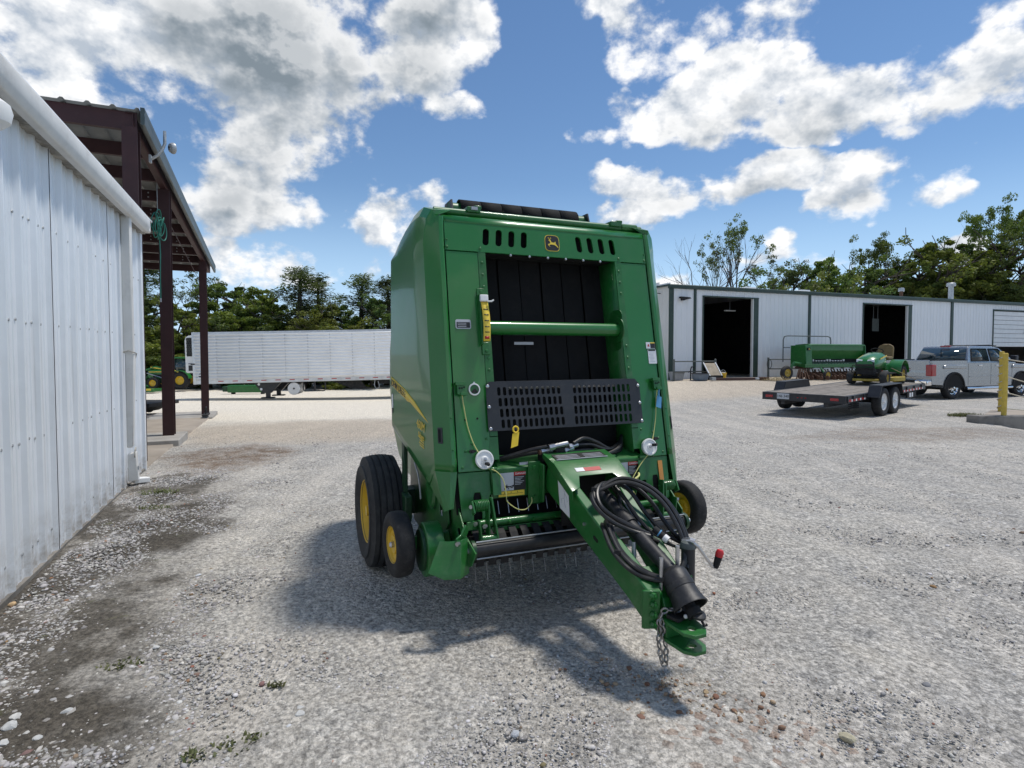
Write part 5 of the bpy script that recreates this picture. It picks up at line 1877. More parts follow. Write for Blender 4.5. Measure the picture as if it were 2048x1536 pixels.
def build_shed():
    T = thing('metal_shed', 'white ribbed metal shed with a gutter along its eave, at the left', 'shed', SHED, SHED_RZ)
    me = rib_sheet(.915, 3.52, z0=.03).mesh('wall_sheet', 'wall_metal', angle=20)
    for k in range(15):
        place(me, 'wall_sheet', T, (.02 + k * .915, .005 * (k % 2), 0))
    sc = MB()
    rng = random.Random(2)
    for zrow in (.22, 1.05, 1.95, 2.75):
        for k in range(44):
            x = .16 + k * .305
            for dx in (-.06, .06):
                if rng.random() < .85:
                    sc.lathe([(0, .013), (.005, .011), (.008, .001)], (x + dx, .004, zrow + rng.uniform(-.01, .01)), (0, 1, 0), 6)
    o = sc.build('wall_screw', 'galvanised', T)
    o['kind'] = 'stuff'
    # dark pock marks and two dents
    MB().bx(.0, 13.7, -.10, -.004, 0.0, 3.50).build('wall_core', 'wall_end', T)
    MB().bx(-.035, .06, -.06, .040, .0, 3.52).build('corner_trim', 'wall_metal', T, bevel=.004)
    MB().bx(-.02, .02, -7.0, -.06, 0, 3.55).build('end_wall', 'wall_end', T)
    MB().bx(0, 13.7, -7.02, -6.98, 0, 4.0).build('back_wall', 'wall_end', T)
    MB().bx(-.0, 13.7, -.02, .034, -.04, .03).build('base_flashing', 'concrete_stained', T)
    # eave: grimy closure strip, roof edge, gutter
    MB().bx(-.02, 13.7, .0, .085, 3.42, 3.52).build('eave_strip', 'soffit_grime', T)
    for k in range(46):
        x = .05 + k * .298
        MB().hexa([(x, .01, 3.475), (x + .16, .01, 3.475), (x + .16, .15, 3.46), (x, .15, 3.46), (x, .01, 3.50), (x + .16, .01, 3.50), (x + .16, .15, 3.485), (x, .15, 3.485)]).build('roof_rib_end', 'soffit_grime' if k % 3 else 'gutter_white', T)
    g = MB().poly([(.055, 3.455), (.105, 3.395), (.165, 3.400), (.195, 3.455), (.200, 3.560), (.188, 3.592), (.060, 3.600)], [], lambda y, z, t: (t, y, z), .30, 13.7)
    g.build('gutter', 'gutter_white', T, bevel=.008)
    MB().grid([[(x, y, z) for (y, z) in ((.175, 3.600), (.0, 3.63), (-3.5, 3.92), (-7.0, 3.63))] for x in (-.02, 4, 9, 13.7)]).build('roof', 'wall_metal', T, solid=.02)
    MB().bx(-.05, .30, -.02, .150, 3.44, 3.60).build('eave_end_cap', 'gutter_white', T, bevel=.02)
    # downspout: straight above, knocked loose and crumpled below
    MB().bx(1.12, 1.235, .030, .135, 1.70, 3.42).build('downspout', 'gutter_white', T, bevel=.012)
    lo = MB()
    lo.hexa([(1.08, .032, .52), (1.16, .032, .50), (1.16, .10, .50), (1.08, .10, .52), (1.135, .045, 1.70), (1.225, .045, 1.71), (1.225, .150, 1.71), (1.135, .150, 1.69)])
    lo.build('downspout_loose_length', 'gutter_white', T, bevel=.012)
    MB().tube([(1.245, .028, 1.715), (1.248, .09, 1.735), (1.245, .15, 1.715), (1.13, .155, 1.70), (1.12, .14, 1.64)], .007, 6).build('downspout_strap', 'soffit_grime', T)
    MB().hexa([(1.06, .035, .07), (1.16, .035, .07), (1.16, .15, .07), (1.06, .15, .07), (1.07, .035, .42), (1.16, .035, .42), (1.155, .13, .45), (1.075, .13, .45)]).build('downspout_shoe', 'gutter_white', T, bevel=.012)
    MB().hexa([(1.03, .05, .035), (1.12, .10, .03), (1.04, .26, .02), (.96, .20, .02), (1.03, .05, .10), (1.12, .10, .10), (1.04, .26, .085), (.96, .20, .085)]).build('downspout_outlet', 'white_paint', T, bevel=.01)
    MB().poly([(1.09, .50), (1.15, .47), (1.17, .40), (1.12, .30), (1.10, .40)], [], lambda x, z, t: (x, .11 + t, z), 0, .012).build('downspout_tear', 'soffit_grime', T)
    MB().tube([(1.09, .135, .255), (1.15, .150, .26), (1.15, .150, .22), (1.09, .14, .215)], .006, 6).build('downspout_bracket', 'galvanised', T)
    MB().poly([(1.28, 3.44), (1.235, 3.44), (1.235, 3.05), (1.25, 3.15), (1.265, 3.30)], [], lambda x, z, t: (x, .036 + t, z), 0, .003).build('rust_streak', 'soffit_grime', T)
    MB().bx(1.26, 1.34, -.006, .036, .0, 3.45).build('sheet_lap', 'wall_metal', T)
    # lamp by the eave at the picture's edge
    L = thing('wall_lamp', 'white globe lamp under the shed gutter at the left picture edge', 'lamp', tuple(Matrix.Rotation(SHED_RZ, 3, 'Z') @ Vector((5.13, 0, 0)) + Vector(SHED)), SHED_RZ)
    MB().lathe([(-.10, .001), (-.098, .05), (-.06, .088), (0, .10), (.05, .088), (.08, .05), (.085, .001)], (0, .17, 3.19), (0, 0, 1), 22).build('globe', 'white_plastic', L)
    MB().tube([(0, .03, 3.40), (0, .10, 3.38), (0, .17, 3.26)], .02, 8).build('arm', 'galvanised', L)


build_shed()


def build_canopy():
    T = thing('open_canopy', 'dark red steel canopy with a ribbed roof beyond the white shed', 'canopy', SHED, SHED_RZ)

    def rz_(x):
        return 5.30 + (x + .35) * .054

    def gl(x, y):
        p = Matrix.Rotation(SHED_RZ, 3, 'Z') @ Vector((x, y, 0)) + Vector(SHED)
        return float(gz(p.x, p.y))
    X0, X1, Y1 = -.35, -12.3, -9.0
    for k in range(10):
        y0 = -.02 - k * .915
        prof = []
        for i in range(3):
            b = y0 - i * .305
            prof += [(b, .032), (b - .03, .032), (b - .06, 0), (b - .275, 0)]
        prof.append((y0 - .915, .032))
        MB().grid([[(x, y, rz_(x) + h) for (y, h) in prof] for x in (X0, -4, -8, X1)]).build('roof_sheet', 'roof_sheet', T, solid=.004, angle=20)
    # rake trim down the yard side
    rk = MB().poly([(.00, .045), (.055, .045), (.06, -.02), (.05, -.06), (.058, -.10), (.052, -.20), (.03, -.21), (.0, -.20)], [], lambda y, z, t: (t, y, rz_(t) + z), X1, X0)
    rk.build('rake_trim', 'rake_trim', T)
    posts = [(-.50, -.15), (-3.40, -.15), (-10.3, -.15), (-.50, -8.6), (-5.4, -8.6), (-10.3, -8.6)]
    for (x, y) in posts:
        h = rz_(x) - .23
        g0 = gl(x, y) - .05
        p = MB()
        for s in (-1, 1):
            p.bx(x + s * .10 - .008, x + s * .10 + .008, y - .10, y + .10, g0, h)
        p.bx(x - .092, x + .092, y - .008, y + .008, g0, h)
        p.build('post', 'red_iron', T)
        MB().bx(x - .16, x + .16, y - .16, y + .16, g0 + .05, g0 + .075).build('base_plate', 'red_iron', T)
    for y in (-.15, -8.6):
        rb = MB()
        a, b = (X0 - .06, y, rz_(X0) - .13), (X1 + .1, y, rz_(X1) - .13)
        rb.beam((a[0], y + .045, a[2]), (b[0], y + .045, b[2]), .012, .22)
        rb.beam((a[0], y, a[2] + .10), (b[0], y, b[2] + .10), .10, .012)
        rb.beam((a[0], y, a[2] - .10), (b[0], y, b[2] - .10), .10, .012)
        rb.build('rake_beam', 'red_iron', T)
    # purlins and the header across the near end
    xs = [-.45, -1.7, -2.9, -4.2, -5.5, -6.8, -8.1, -9.4, -10.6, -12.1]
    for i, x in enumerate(xs):
        z = rz_(x) - .008
        pr = MB()
        hh = .22 if i else .26
        pr.bx(x - .006, x + .006, Y1 + .1, -.20 if i else -.06, z - hh, z)
        pr.bx(x - .006, x - .075, Y1 + .1, -.20 if i else -.06, z - hh, z - hh + .008)
        po = pr.build('purlin', 'red_iron', T)
        if 2 <= i <= 8:
            bt = MB()
            for yy in (-.55, -.72, -1.15, -2.0, -2.6):
                for dz in (.06, .15):
                    bt.cyl((x + .006, yy, z - dz), (x + .012, yy, z - dz), .016, 6)
            bt.build('purlin_bolt', 'galvanised', po)
    # cross bracing rod
    MB().tube([(-3.4, -.2, 4.55), (-10.2, -.25, 3.95)], .008, 5).build('brace_rod', 'red_iron', T)
    # lamp on the rake beam, its own thing
    o = Matrix.Rotation(SHED_RZ, 3, 'Z') @ Vector((-1.18, .02, 0)) + Vector(SHED)
    L = thing('canopy_lamp', 'round yard lamp on a bent conduit arm, fixed to the canopy edge', 'lamp', tuple(o), SHED_RZ)
    MB().tube([(.02, -.02, 4.84), (.03, .06, 4.90), (.02, .14, 5.02), (.0, .17, 5.12), (.0, .17, 5.32)], .024, 8).build('arm', 'galvanised', L)
    MB().lathe([(0, .03), (.02, .07), (.05, .088), (.075, .09), (.08, .075), (.06, .001)], (-.06, .22, 5.08), (-.55, .75, .15), 18).build('reflector', 'galvanised', L)
    MB().sphere((-.09, .27, 5.085), .05, 12, 8).build('bulb', 'lamp_lens', L)
    MB().bx(-.03, .06, -.05, -.02, 4.78, 4.90).build('mount', 'galvanised', L)
    # teal hose hung in a coil
    o = Matrix.Rotation(SHED_RZ, 3, 'Z') @ Vector((-3.0, -.24, 0)) + Vector(SHED)
    H = thing('hose_coil', 'teal air hose looped in a coil under the canopy roof', 'hose', tuple(o), SHED_RZ)
    rng = random.Random(8)
    for k in range(6):
        a0 = rng.random() * 6
        rx, rz2 = rng.uniform(.10, .17), rng.uniform(.17, .27)
        tl = rng.uniform(-.5, .5)
        MB().tube([(rx * math.cos(R(a) + a0), .05 * math.sin(R(a)) + .02 * k + tl * .05 * math.cos(R(a)), 4.20 + rz2 * math.sin(R(a) + a0) - .03 * k) for a in range(0, 351, 18)], .010, 6).build('loop', 'green_hose', H)
    MB().tube([(0, .03, 4.40), (.01, .03, 4.75), (.0, .03, 5.0)], .006, 5).build('hanger', 'galvanised', H)
    MB().tube([(0, .05, 4.0), (-.02, .06, 3.6), (-.01, .05, 3.15), (-.02, .05, 2.75)], .009, 6).build('tail', 'green_hose', H)
    MB().cyl((-.02, .05, 2.75), (-.02, .05, 2.68), .013, 6).build('nozzle', 'steel', H)
    # concrete: kerb strip footings along the post line and the slab inside
    M = Matrix.Rotation(SHED_RZ, 3, 'Z')

    def wp(x, y, z):
        p = M @ Vector((x, y, 0)) + Vector(SHED)
        return (p.x, p.y, z)
    S = MB()
    rows = []
    for x in (-.06, -2.5, -5, -7.5, -10, -12.5):
        rows.append([wp(x, y, gl(x, y) + .045) for y in (.02, -.8, -3, -6, -9.2)])
    S.grid(rows)
    o = S.build('canopy_slab', 'slab_dust', None, solid=.15, off=-1)
    tag(o, kind='structure')
    for i, (x0, x1, lab) in enumerate(((-2.6, -3.85, 'concrete footing under the nearer dark red canopy post'), (-9.3, -11.2, 'concrete footing under the far dark red canopy post'))):
        g0 = min(gl(x0, 0), gl(x1, 0))
        P = [wp(x, y, z) for z in (g0 - .1, g0 + .16 - .04 * i) for (x, y) in ((x0, .12), (x1, .12), (x1, -1.6), (x0, -1.6))]
        o = MB().hexa(P).build('concrete_footing', 'concrete', None, bevel=.015)
        tag(o, lab, 'footing', 'canopy footings')
    # small hitch jack standing on the far footing
    c = wp(-9.55, -.02, gl(-9.55, 0) + .12)
    J = thing('ball_hitch', 'small black hitch bracket lying on the far canopy footing', 'hitch', c, SHED_RZ)
    MB().bx(-.05, .65, -.10, .06, 0.0, .05).build('bar', 'black_matte', J, bevel=.01)
    MB().tube([(.15, -.02, .05), (.15, -.02, .24), (.40, -.02, .24), (.40, -.02, .05)], .022, 6).build('loop', 'black_matte', J)
    # dark flat-deck wagon parked under the roof, only its low deck shows
    c = wp(-12.5, -2.3, gl(-12.5, -2.3))
    W = thing('flat_wagon', 'low dark flat wagon under the canopy behind the near post', 'wagon', c, SHED_RZ + R(66))
    MB().bx(-2.6, .85, -.8, .8, .33, .44).build('deck', 'black_matte', W)
    MB().hexa([(-.5, -.7, .1), (.2, -.7, .1), (.2, .7, .1), (-.5, .7, .1), (-.9, -.7, .33), (.7, -.7, .33), (.7, .7, .33), (-.9, .7, .33)]).build('axle_frame', 'black_matte', W)
    for y in (-.72, .72):
        wheel(W, (-.15, y, .17), (0, 1 if y > 0 else -1, 0), .17, .10, .09, 'tyre', 'black_matte', .01, 'wheel', n=16, hub=False, crown=.02)


build_canopy()

# ------------------------------------------------------------------ the long workshop on the right
BLD = (8.018, 28.385, 0.30)
BLD_RZ = R(21.35)
MBL = Matrix.Rotation(BLD_RZ, 3, 'Z')


def bw(x, y, z=0.0):
    p = MBL @ Vector((x, y, 0)) + Vector(BLD)
    return (p.x, p.y, z + BLD[2])


def build_workshop():
    T = thing('workshop_building', 'long grey-white metal workshop with dark green trim and open bays', 'building', BLD, BLD_RZ)
    H, L, D = 4.78, 37.0, 15.0
    doors = [(2.04, 5.70, 4.28, 0), (13.83, 18.08, 4.28, 0), (26.34, 30.6, 4.24, 0)]
    unit = rib_sheet(.915, 1.0, .305, .022, False).mesh('wall_sheet', 'wall_far', angle=20)

    def sheets(x0, x1, z0, z1):
        n = max(1, int(round((x1 - x0) / .915)))
        w = (x1 - x0) / n
        for i in range(n):
            place(unit, 'wall_sheet', T, (x0 + (i + 1) * w, 0, z0), R(180), (w / .915, 1, z1 - z0))
    x = 0.02
    for (a, b, h, _) in doors:
        sheets(x, a, 0.02, H)
        sheets(a, b, h, H)
        x = b
    sheets(x, L, 0.02, H)
    # inner skin so that no light leaks
    x = 0.0
    for (a, b, h, _) in doors + [(L, L, 0, 0)]:
        if a - x > .05:
            MB().bx(x, a, .03, .10, 0, H).build('wall_liner', 'wall_end', T)
        if b > a:
            MB().bx(a, b, .03, .10, h, H).build('wall_liner', 'wall_end', T)
        x = b
    end = rib_sheet(.915, 1.0, .305, .022, False).mesh('end_sheet', 'wall_end', angle=20)
    for k in range(16):
        place(end, 'wall_sheet', T, (0.0, D - .3 - k * .915 + .0, 0), R(90) + math.pi, (1, 1, H + .12 + .9 * (1 - abs((D - k * .915) / (D / 2) - 1)) - .12))
    MB().bx(.03, .10, .1, D, 0, H).build('end_liner', 'wall_end', T)
    MB().bx(L - .1, L, 0, D, 0, H).build('end_wall', 'wall_end', T)
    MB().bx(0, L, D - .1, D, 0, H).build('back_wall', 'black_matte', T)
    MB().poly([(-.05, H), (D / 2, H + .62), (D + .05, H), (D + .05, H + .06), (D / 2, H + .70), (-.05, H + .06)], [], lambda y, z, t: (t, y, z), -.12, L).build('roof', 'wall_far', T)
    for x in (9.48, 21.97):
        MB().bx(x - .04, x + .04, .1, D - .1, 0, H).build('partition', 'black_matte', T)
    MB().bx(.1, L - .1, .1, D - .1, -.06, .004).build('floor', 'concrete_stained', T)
    # green trim
    MB().poly([(-.16, H - .13), (.02, H - .16), (.02, H + .05), (-.13, H + .05), (-.165, H + .01)], [], lambda y, z, t: (t, y, z), -.16, L).build('eave_trim', 'trim_green', T)
    MB().bx(-.15, -.02, -.02, D, H - .02, H + .06).build('rake_trim', 'trim_green', T)
    for (x, w) in ((.02, .26), (1.49, .16), (9.48, .17), (21.97, .24)):
        MB().bx(x - w / 2, x + w / 2, -.055, .02, 0, H - .12).build('corner_trim' if x < .1 else 'downspout_trim', 'trim_green', T, bevel=.01)
    for (a, b, h, _) in doors:
        MB().bx(a - .06, a + .0, -.05, .12, 0, h).build('door_jamb', 'trim_green' if a < 20 else 'trim_green', T)
        MB().bx(b - .30, b + .02, -.04, .03, 0, h).build('door_jamb', 'trim_green', T)
        MB().bx(b - .36, b - .301, -.02, .12, 0, h).build('door_edge', 'white_paint', T)
        MB().bx(a - .06, b + .02, -.06, .03, h - .005, h + .06).build('door_head', 'trim_green', T)
    # sectional door hung part open in the third bay
    n = 8
    hh = (4.20 - 1.78) / n
    for i in range(n):
        MB().bx(26.36, 30.26, .02, .07, 1.785 + i * hh, 1.785 + (i + 1) * hh - .02).build('door_panel', 'white_paint', T, bevel=.012)
    MB().bx(29.9, 30.0, -.03, .03, 2.7, 2.95).build('door_handle', 'black_matte', T)
    # roof fittings
    for (x, y, r, h, cap) in ((23.35, .9, .15, 1.15, True), (18.6, 1.0, .10, .62, False)):
        MB().cyl((x, y, H), (x, y, H + h), r, 14).build('flue', 'galvanised' if cap else 'rust', T)
        MB().lathe([(0, r * 1.1), (.0, r * 1.75), (.16, r * 1.75), (.22, r * 1.4), (.24, .001)], (x, y, H + h - .1), (0, 0, 1), 16).build('flue_cap', 'galvanised', T)
    for (x, w) in ((6.4, .75), (10.55, .75)):
        MB().poly([(0, 0), (w, 0), (w, .16), (w - .05, .20), (.05, .20), (0, .16)], [], lambda a, z, t: (x - w / 2 + a, 1.2 + t, H + .12 + z), 0, .5).build('roof_vent', 'white_paint', T)
    MB().cyl((1.25, 4.0, H + .3), (1.25, 4.0, H + .95), .12, 12).build('flue', 'white_paint', T)
    MB().lathe([(0, .13), (0, .24), (.08, .22), (.14, .001)], (1.25, 4.0, H + .93), (0, 0, 1), 14).build('flue_cap', 'white_paint', T)
    # eave lamp on the front and globe on the end wall
    A = thing('eave_lamp', 'dark floodlight under the workshop eave near its corner', 'lamp', bw(.75, 0), BLD_RZ)
    MB().poly([(-.32, 4.22), (.28, 4.20), (.36, 4.14), (.05, 4.08), (-.1, 4.02), (-.2, 4.02), (-.22, 4.12), (-.32, 4.14)], [], lambda x, z, t: (x, -.08 - t, z), 0, .16).build('housing', 'black_matte', A, bevel=.02)
    MB().bx(-.18, -.06, -.2, -.04, 3.98, 4.03).build('glass', 'lamp_lens', A)
    G = thing('globe_lamp', 'white globe lamp on the end wall of the workshop', 'lamp', bw(0, 0), BLD_RZ)
    MB().sphere((-.55, .75, 4.08), .13, 14, 9).build('globe', 'white_plastic', G)
    MB().tube([(-.05, .8, 4.45), (-.3, .8, 4.45), (-.52, .77, 4.2)], .025, 6).build('arm', 'black_matte', G)
    Sg = thing('wall_sign', 'small yellow and green sign on the workshop end wall', 'sign', bw(0, 0), BLD_RZ)
    MB().bx(-.05, -.028, 1.05, 1.35, 1.55, 1.82).build('plate', 'yellow_old', Sg)
    MB().bx(-.056, -.051, 1.09, 1.31, 1.60, 1.77).build('print', 'green_dark', Sg)
    # inside the first bay
    F = thing('step_ladder', 'pale step ladder standing inside the first open bay', 'ladder', bw(3.55, 3.4), BLD_RZ)
    for s in (-1, 1):
        MB().beam((s * .34, 0, 0), (s * .22, .42, 2.45), .06, .03).build('rail', 'aluminium', F)
        MB().beam((s * .34, 1.1, 0), (s * .20, .46, 2.4), .04, .03).build('back_rail', 'aluminium', F)
    for i in range(8):
        q = (i + .6) / 8.6
        MB().box((0, .42 * q, 2.45 * q), (.62 - .22 * q, .09, .035)).build('step', 'aluminium', F)
    LT = thing('strip_light', 'white strip lamp hanging inside the first open bay', 'lamp', bw(5.25, 1.6), BLD_RZ)
    MB().bx(-.35, .35, -.08, .08, 3.72, 3.78).build('tube', 'white_plastic', LT)
    MB().tube([(0, 0, 3.78), (0, 0, 4.78)], .01, 5).build('hanger', 'galvanised', LT)
    PB = thing('notice_board', 'pale notice panel inside the middle open bay', 'panel', bw(17.0, 1.5), BLD_RZ)
    MB().bx(-.3, .3, 0, .03, 2.75, 3.55).build('board', 'pipe_rail', PB)
    MB().tube([(-.2, .015, 3.55), (-.2, .015, 4.8)], .008, 5).build('hanger', 'galvanised', PB)
    MB().tube([(.2, .015, 3.55), (.2, .015, 4.8)], .008, 5).build('hanger', 'galvanised', PB)


build_workshop()


def pipe_rail(label, x0, x1, y, posts, zs, hook=False):
    T = thing('pipe_rail', label, 'railing', bw(x0, y), BLD_RZ, 'pipe rails along the workshop')
    T.location.z = float(gz(T.location.x, T.location.y))
    for p in posts:
        MB().cyl((p - x0, 0, -.05), (p - x0, 0, zs[0] + .10), .055, 10).build('post', 'pipe_rail', T)
        MB().lathe([(0, .055), (.02, .03), (.024, .001)], (p - x0, 0, zs[0] + .10), (0, 0, 1), 10).build('post_cap', 'pipe_rail', T)
    for z in zs:
        MB().cyl((0, 0, z), (x1 - x0, 0, z), .030, 8).build('rail', 'pipe_rail', T)
    if hook:
        MB().tube([(.05 + .16 * math.cos(R(a)) - .05, -.07, zs[0] - .25 + .25 * math.sin(R(a))) for a in range(0, 361, 30)], .016, 6).build('wire_loop', 'black_matte', T)


pipe_rail('short grey pipe rail left of the first open bay', -.35, 2.20, -.75, (-.35, 2.20), (.97, .46))
pipe_rail('grey pipe rail behind the grain drill with a wire loop on its post', 6.15, 13.0, -.35, (6.15, 9.6, 13.0), (.97, .46), True)


def junk():
    T = thing('dish_tub', 'blue-grey round tub on the ground left of the first bay', 'tub', bw(.85, -1.25, .0), BLD_RZ)
    T.location.z = float(gz(T.location.x, T.location.y))
    MB().lathe([(0, .30), (.05, .36), (.30, .40), (.33, .42), (.33, .40), (.08, .33), (.06, .001)], (0, 0, 0), (0, 0, 1), 22).build('body', 'blue_tub', T)
    MB().lathe([(.335, .40), (.35, .43), (.335, .44), (.32, .42)], (0, 0, 0), (0, 0, 1), 22).build('rim', 'black_matte', T)
    W = thing('faucet', 'black hand pump standing behind the blue-grey tub', 'pump', bw(.55, -.9, .0), BLD_RZ)
    W.location.z = float(gz(W.location.x, W.location.y))
    MB().tube([(0, 0, 0), (0, 0, .55), (.05, 0, .66), (.14, 0, .66), (.16, 0, .60)], .03, 8).build('spout', 'black_matte', W)
    MB().tube([(-.14, 0, .40), (-.05, 0, .44), (0, 0, .42)], .025, 8).build('handle', 'black_matte', W)
    G = thing('grey_tote', 'grey plastic tote behind the railing by the workshop corner', 'tote', bw(.05, -.45, .0), BLD_RZ)
    G.location.z = float(gz(G.location.x, G.location.y))
    MB().hexa([(-.25, -.2, 0), (.25, -.2, 0), (.25, .2, 0), (-.25, .2, 0), (-.3, -.24, .38), (.3, -.24, .38), (.3, .24, .38), (-.3, .24, .38)]).build('body', 'grey_tote', G, bevel=.02)
    MB().bx(-.32, .32, -.26, .26, .38, .42).build('lid', 'grey_tote', G, bevel=.01)
    C = thing('pallet_panel', 'tan framed wooden panel leaning on the railing by the first bay', 'panel', bw(1.75, -1.1, .0), BLD_RZ)
    C.location.z = float(gz(C.location.x, C.location.y))
    MB().hexa([(-.36, -.22, .22), (.36, -.22, .22), (.36, -.20, .22), (-.36, -.20, .22), (-.42, .20, .82), (.30, .20, .82), (.30, .22, .82), (-.42, .22, .82)]).build('board', 'plywood', C)
    for s, a, b in ((0, (-.37, -.23, .2), (-.43, .2, .85)), (1, (.37, -.23, .2), (.31, .2, .85))):
        MB().beam(a, b, .05, .04, (0, 1, 0)).build('frame_rail', 'white_paint', C)
    MB().bx(-.40, .40, -.28, .10, .0, .20).build('dark_box', 'black_matte', C)
    Y = thing('yellow_bucket', 'yellow bucket at the foot of the railing post', 'bucket', bw(2.35, -1.15, .0), BLD_RZ)
    Y.location.z = float(gz(Y.location.x, Y.location.y))
    MB().lathe([(0, .13), (.30, .17), (.32, .185), (.33, .17), (.06, .13), (.05, .001)], (0, 0, 0), (0, 0, 1), 18).build('body', 'yellow_paint', Y)
    MB().tube([(.17 * math.cos(R(a)), 0, .31 + .16 * math.sin(R(a))) for a in range(0, 181, 20)], .008, 5).build('handle', 'galvanised', Y)
    MB().cyl((0, 0, .30), (0, 0, .36), .12, 12).build('contents', 'white_plastic', Y)
    Rr = thing('red_drawbar', 'rusty red drawbar lying on the apron before the first bay', 'drawbar', bw(2.35, -2.0, .0), BLD_RZ - R(12))
    Rr.location.z = float(gz(Rr.location.x, Rr.location.y))
    MB().bx(-1.2, 1.0, -.10, .10, .02, .13).build('beam', 'red_iron', Rr, bevel=.01)
    MB().bx(-1.3, -1.1, -.14, .14, .02, .17).build('end_plate', 'galvanised', Rr)
    MB().lathe([(0, .10), (.05, .13), (.12, .10), (.13, .001)], (1.15, 0, .02), (0, 0, 1), 12).build('hub', 'galvanised', Rr)
    MB().bx(1.25, 1.75, -.12, .16, .02, .16).build('coupler', 'rust', Rr, bevel=.02)
    # hay pile: nobody could count the stalks
    rng = random.Random(5)
    mb = MB()
    c = bw(4.35, -2.6)
    for i in range(900):
        a = rng.random() * 6.28
        r = rng.random() ** .6
        x, y = r * .85 * math.cos(a), r * .5 * math.sin(a)
        z = .16 * (1 - r * r) * rng.random() + .02
        d = Vector((rng.uniform(-1, 1), rng.uniform(-1, 1), rng.uniform(-.3, .5))).normalized() * rng.uniform(.10, .22)
        p = Vector((x, y, z))
        w = Vector((d.y, -d.x, 0)).normalized() * .010
        mb.add([p - w, p + w, p + d], [(0, 1, 2)])
    o = mb.build('straw', 'straw', None, fix=False)
    o.location = (c[0], c[1], float(gz(c[0], c[1])))
    tag(o, 'small heap of loose straw before the first bay', 'straw', kind='stuff')


junk()


def dock():
    z1 = .245
    o = MB().hexa([(10.78, 12.88, -.9), (17.5, 12.70, -1.2), (17.5, 13.06, -1.2), (10.72, 13.18, -.9), (10.78, 12.88, z1), (17.5, 12.70, z1 - .03), (17.5, 13.06, z1 - .03), (10.72, 13.18, z1)]).build('retaining_wall', 'concrete_stained', None, bevel=.02)
    tag(o, 'stained concrete retaining wall under the yellow posts at the right', 'wall')
    o = MB().hexa([(11.15, 13.19, .0), (17.5, 13.1, .0), (17.5, 14.9, .0), (12.9, 15.0, .0), (11.15, 13.19, .235), (17.5, 13.1, .205), (17.5, 14.9, .20), (12.85, 15.0, .16)]).build('dock_slab', 'slab_dust', None, bevel=.01)
    tag(o, kind='structure')
    pts = []
    for (px, y, zb, zt, lab, r) in ((11.47, 13.02, .243, 1.68, 'nearer yellow wooden post on the concrete wall', .052), (12.55, 14.35, .16, 1.72, 'farther yellow post with a rope wound round it', .052)):
        T = thing('yellow_post', lab, 'post', (px, y, zb), 0, 'yellow rope posts')
        MB().tube([(0, 0, 0), (0.01, 0, .7), (.0, 0, zt - zb)], r, 14).build('shaft', 'post_yellow', T)
        MB().lathe([(0, r), (.012, r * .8), (.015, .001)], (0, 0, zt - zb), (0, 0, 1), 14).build('cap', 'post_yellow', T)
        if y > 14:
            MB().tube([((r + .012) * math.cos(k * .35), (r + .012) * math.sin(k * .35), .05 + k * .0115) for k in range(125)], .012, 6).build('rope_wrap', 'rope', T)
    for i, (za, zb, lab) in enumerate(((1.55, 1.42, 'top rope slung from the nearer yellow post'), (1.15, .90, 'middle rope slung from the nearer yellow post'), (.78, .55, 'lower rope slung from the nearer yellow post'), (.40, .33, 'lowest rope slung from the nearer yellow post'))):
        p = [(11.50, 13.03, za), (12.2, 13.02, za - (za - zb) * .75), (13.0, 13.0, zb), (15.5, 13.0, zb - .02), (17.2, 13.0, zb + .05)]
        o = MB().tube(spline(p, 6), .013, 6).build('rope', 'rope', None)
        tag(o, lab, 'rope', 'ropes between the yellow posts')


dock()

# ------------------------------------------------------------------ flatbed trailer
FB = Vector((8.363, 14.026, 0))
FB_RZ = R(39.0)
FBM = Matrix.Rotation(FB_RZ, 3, 'Z')


def fw(x, y, z=0.0):
    p = FBM @ Vector((x, y, 0)) + FB
    return (p.x, p.y, z)


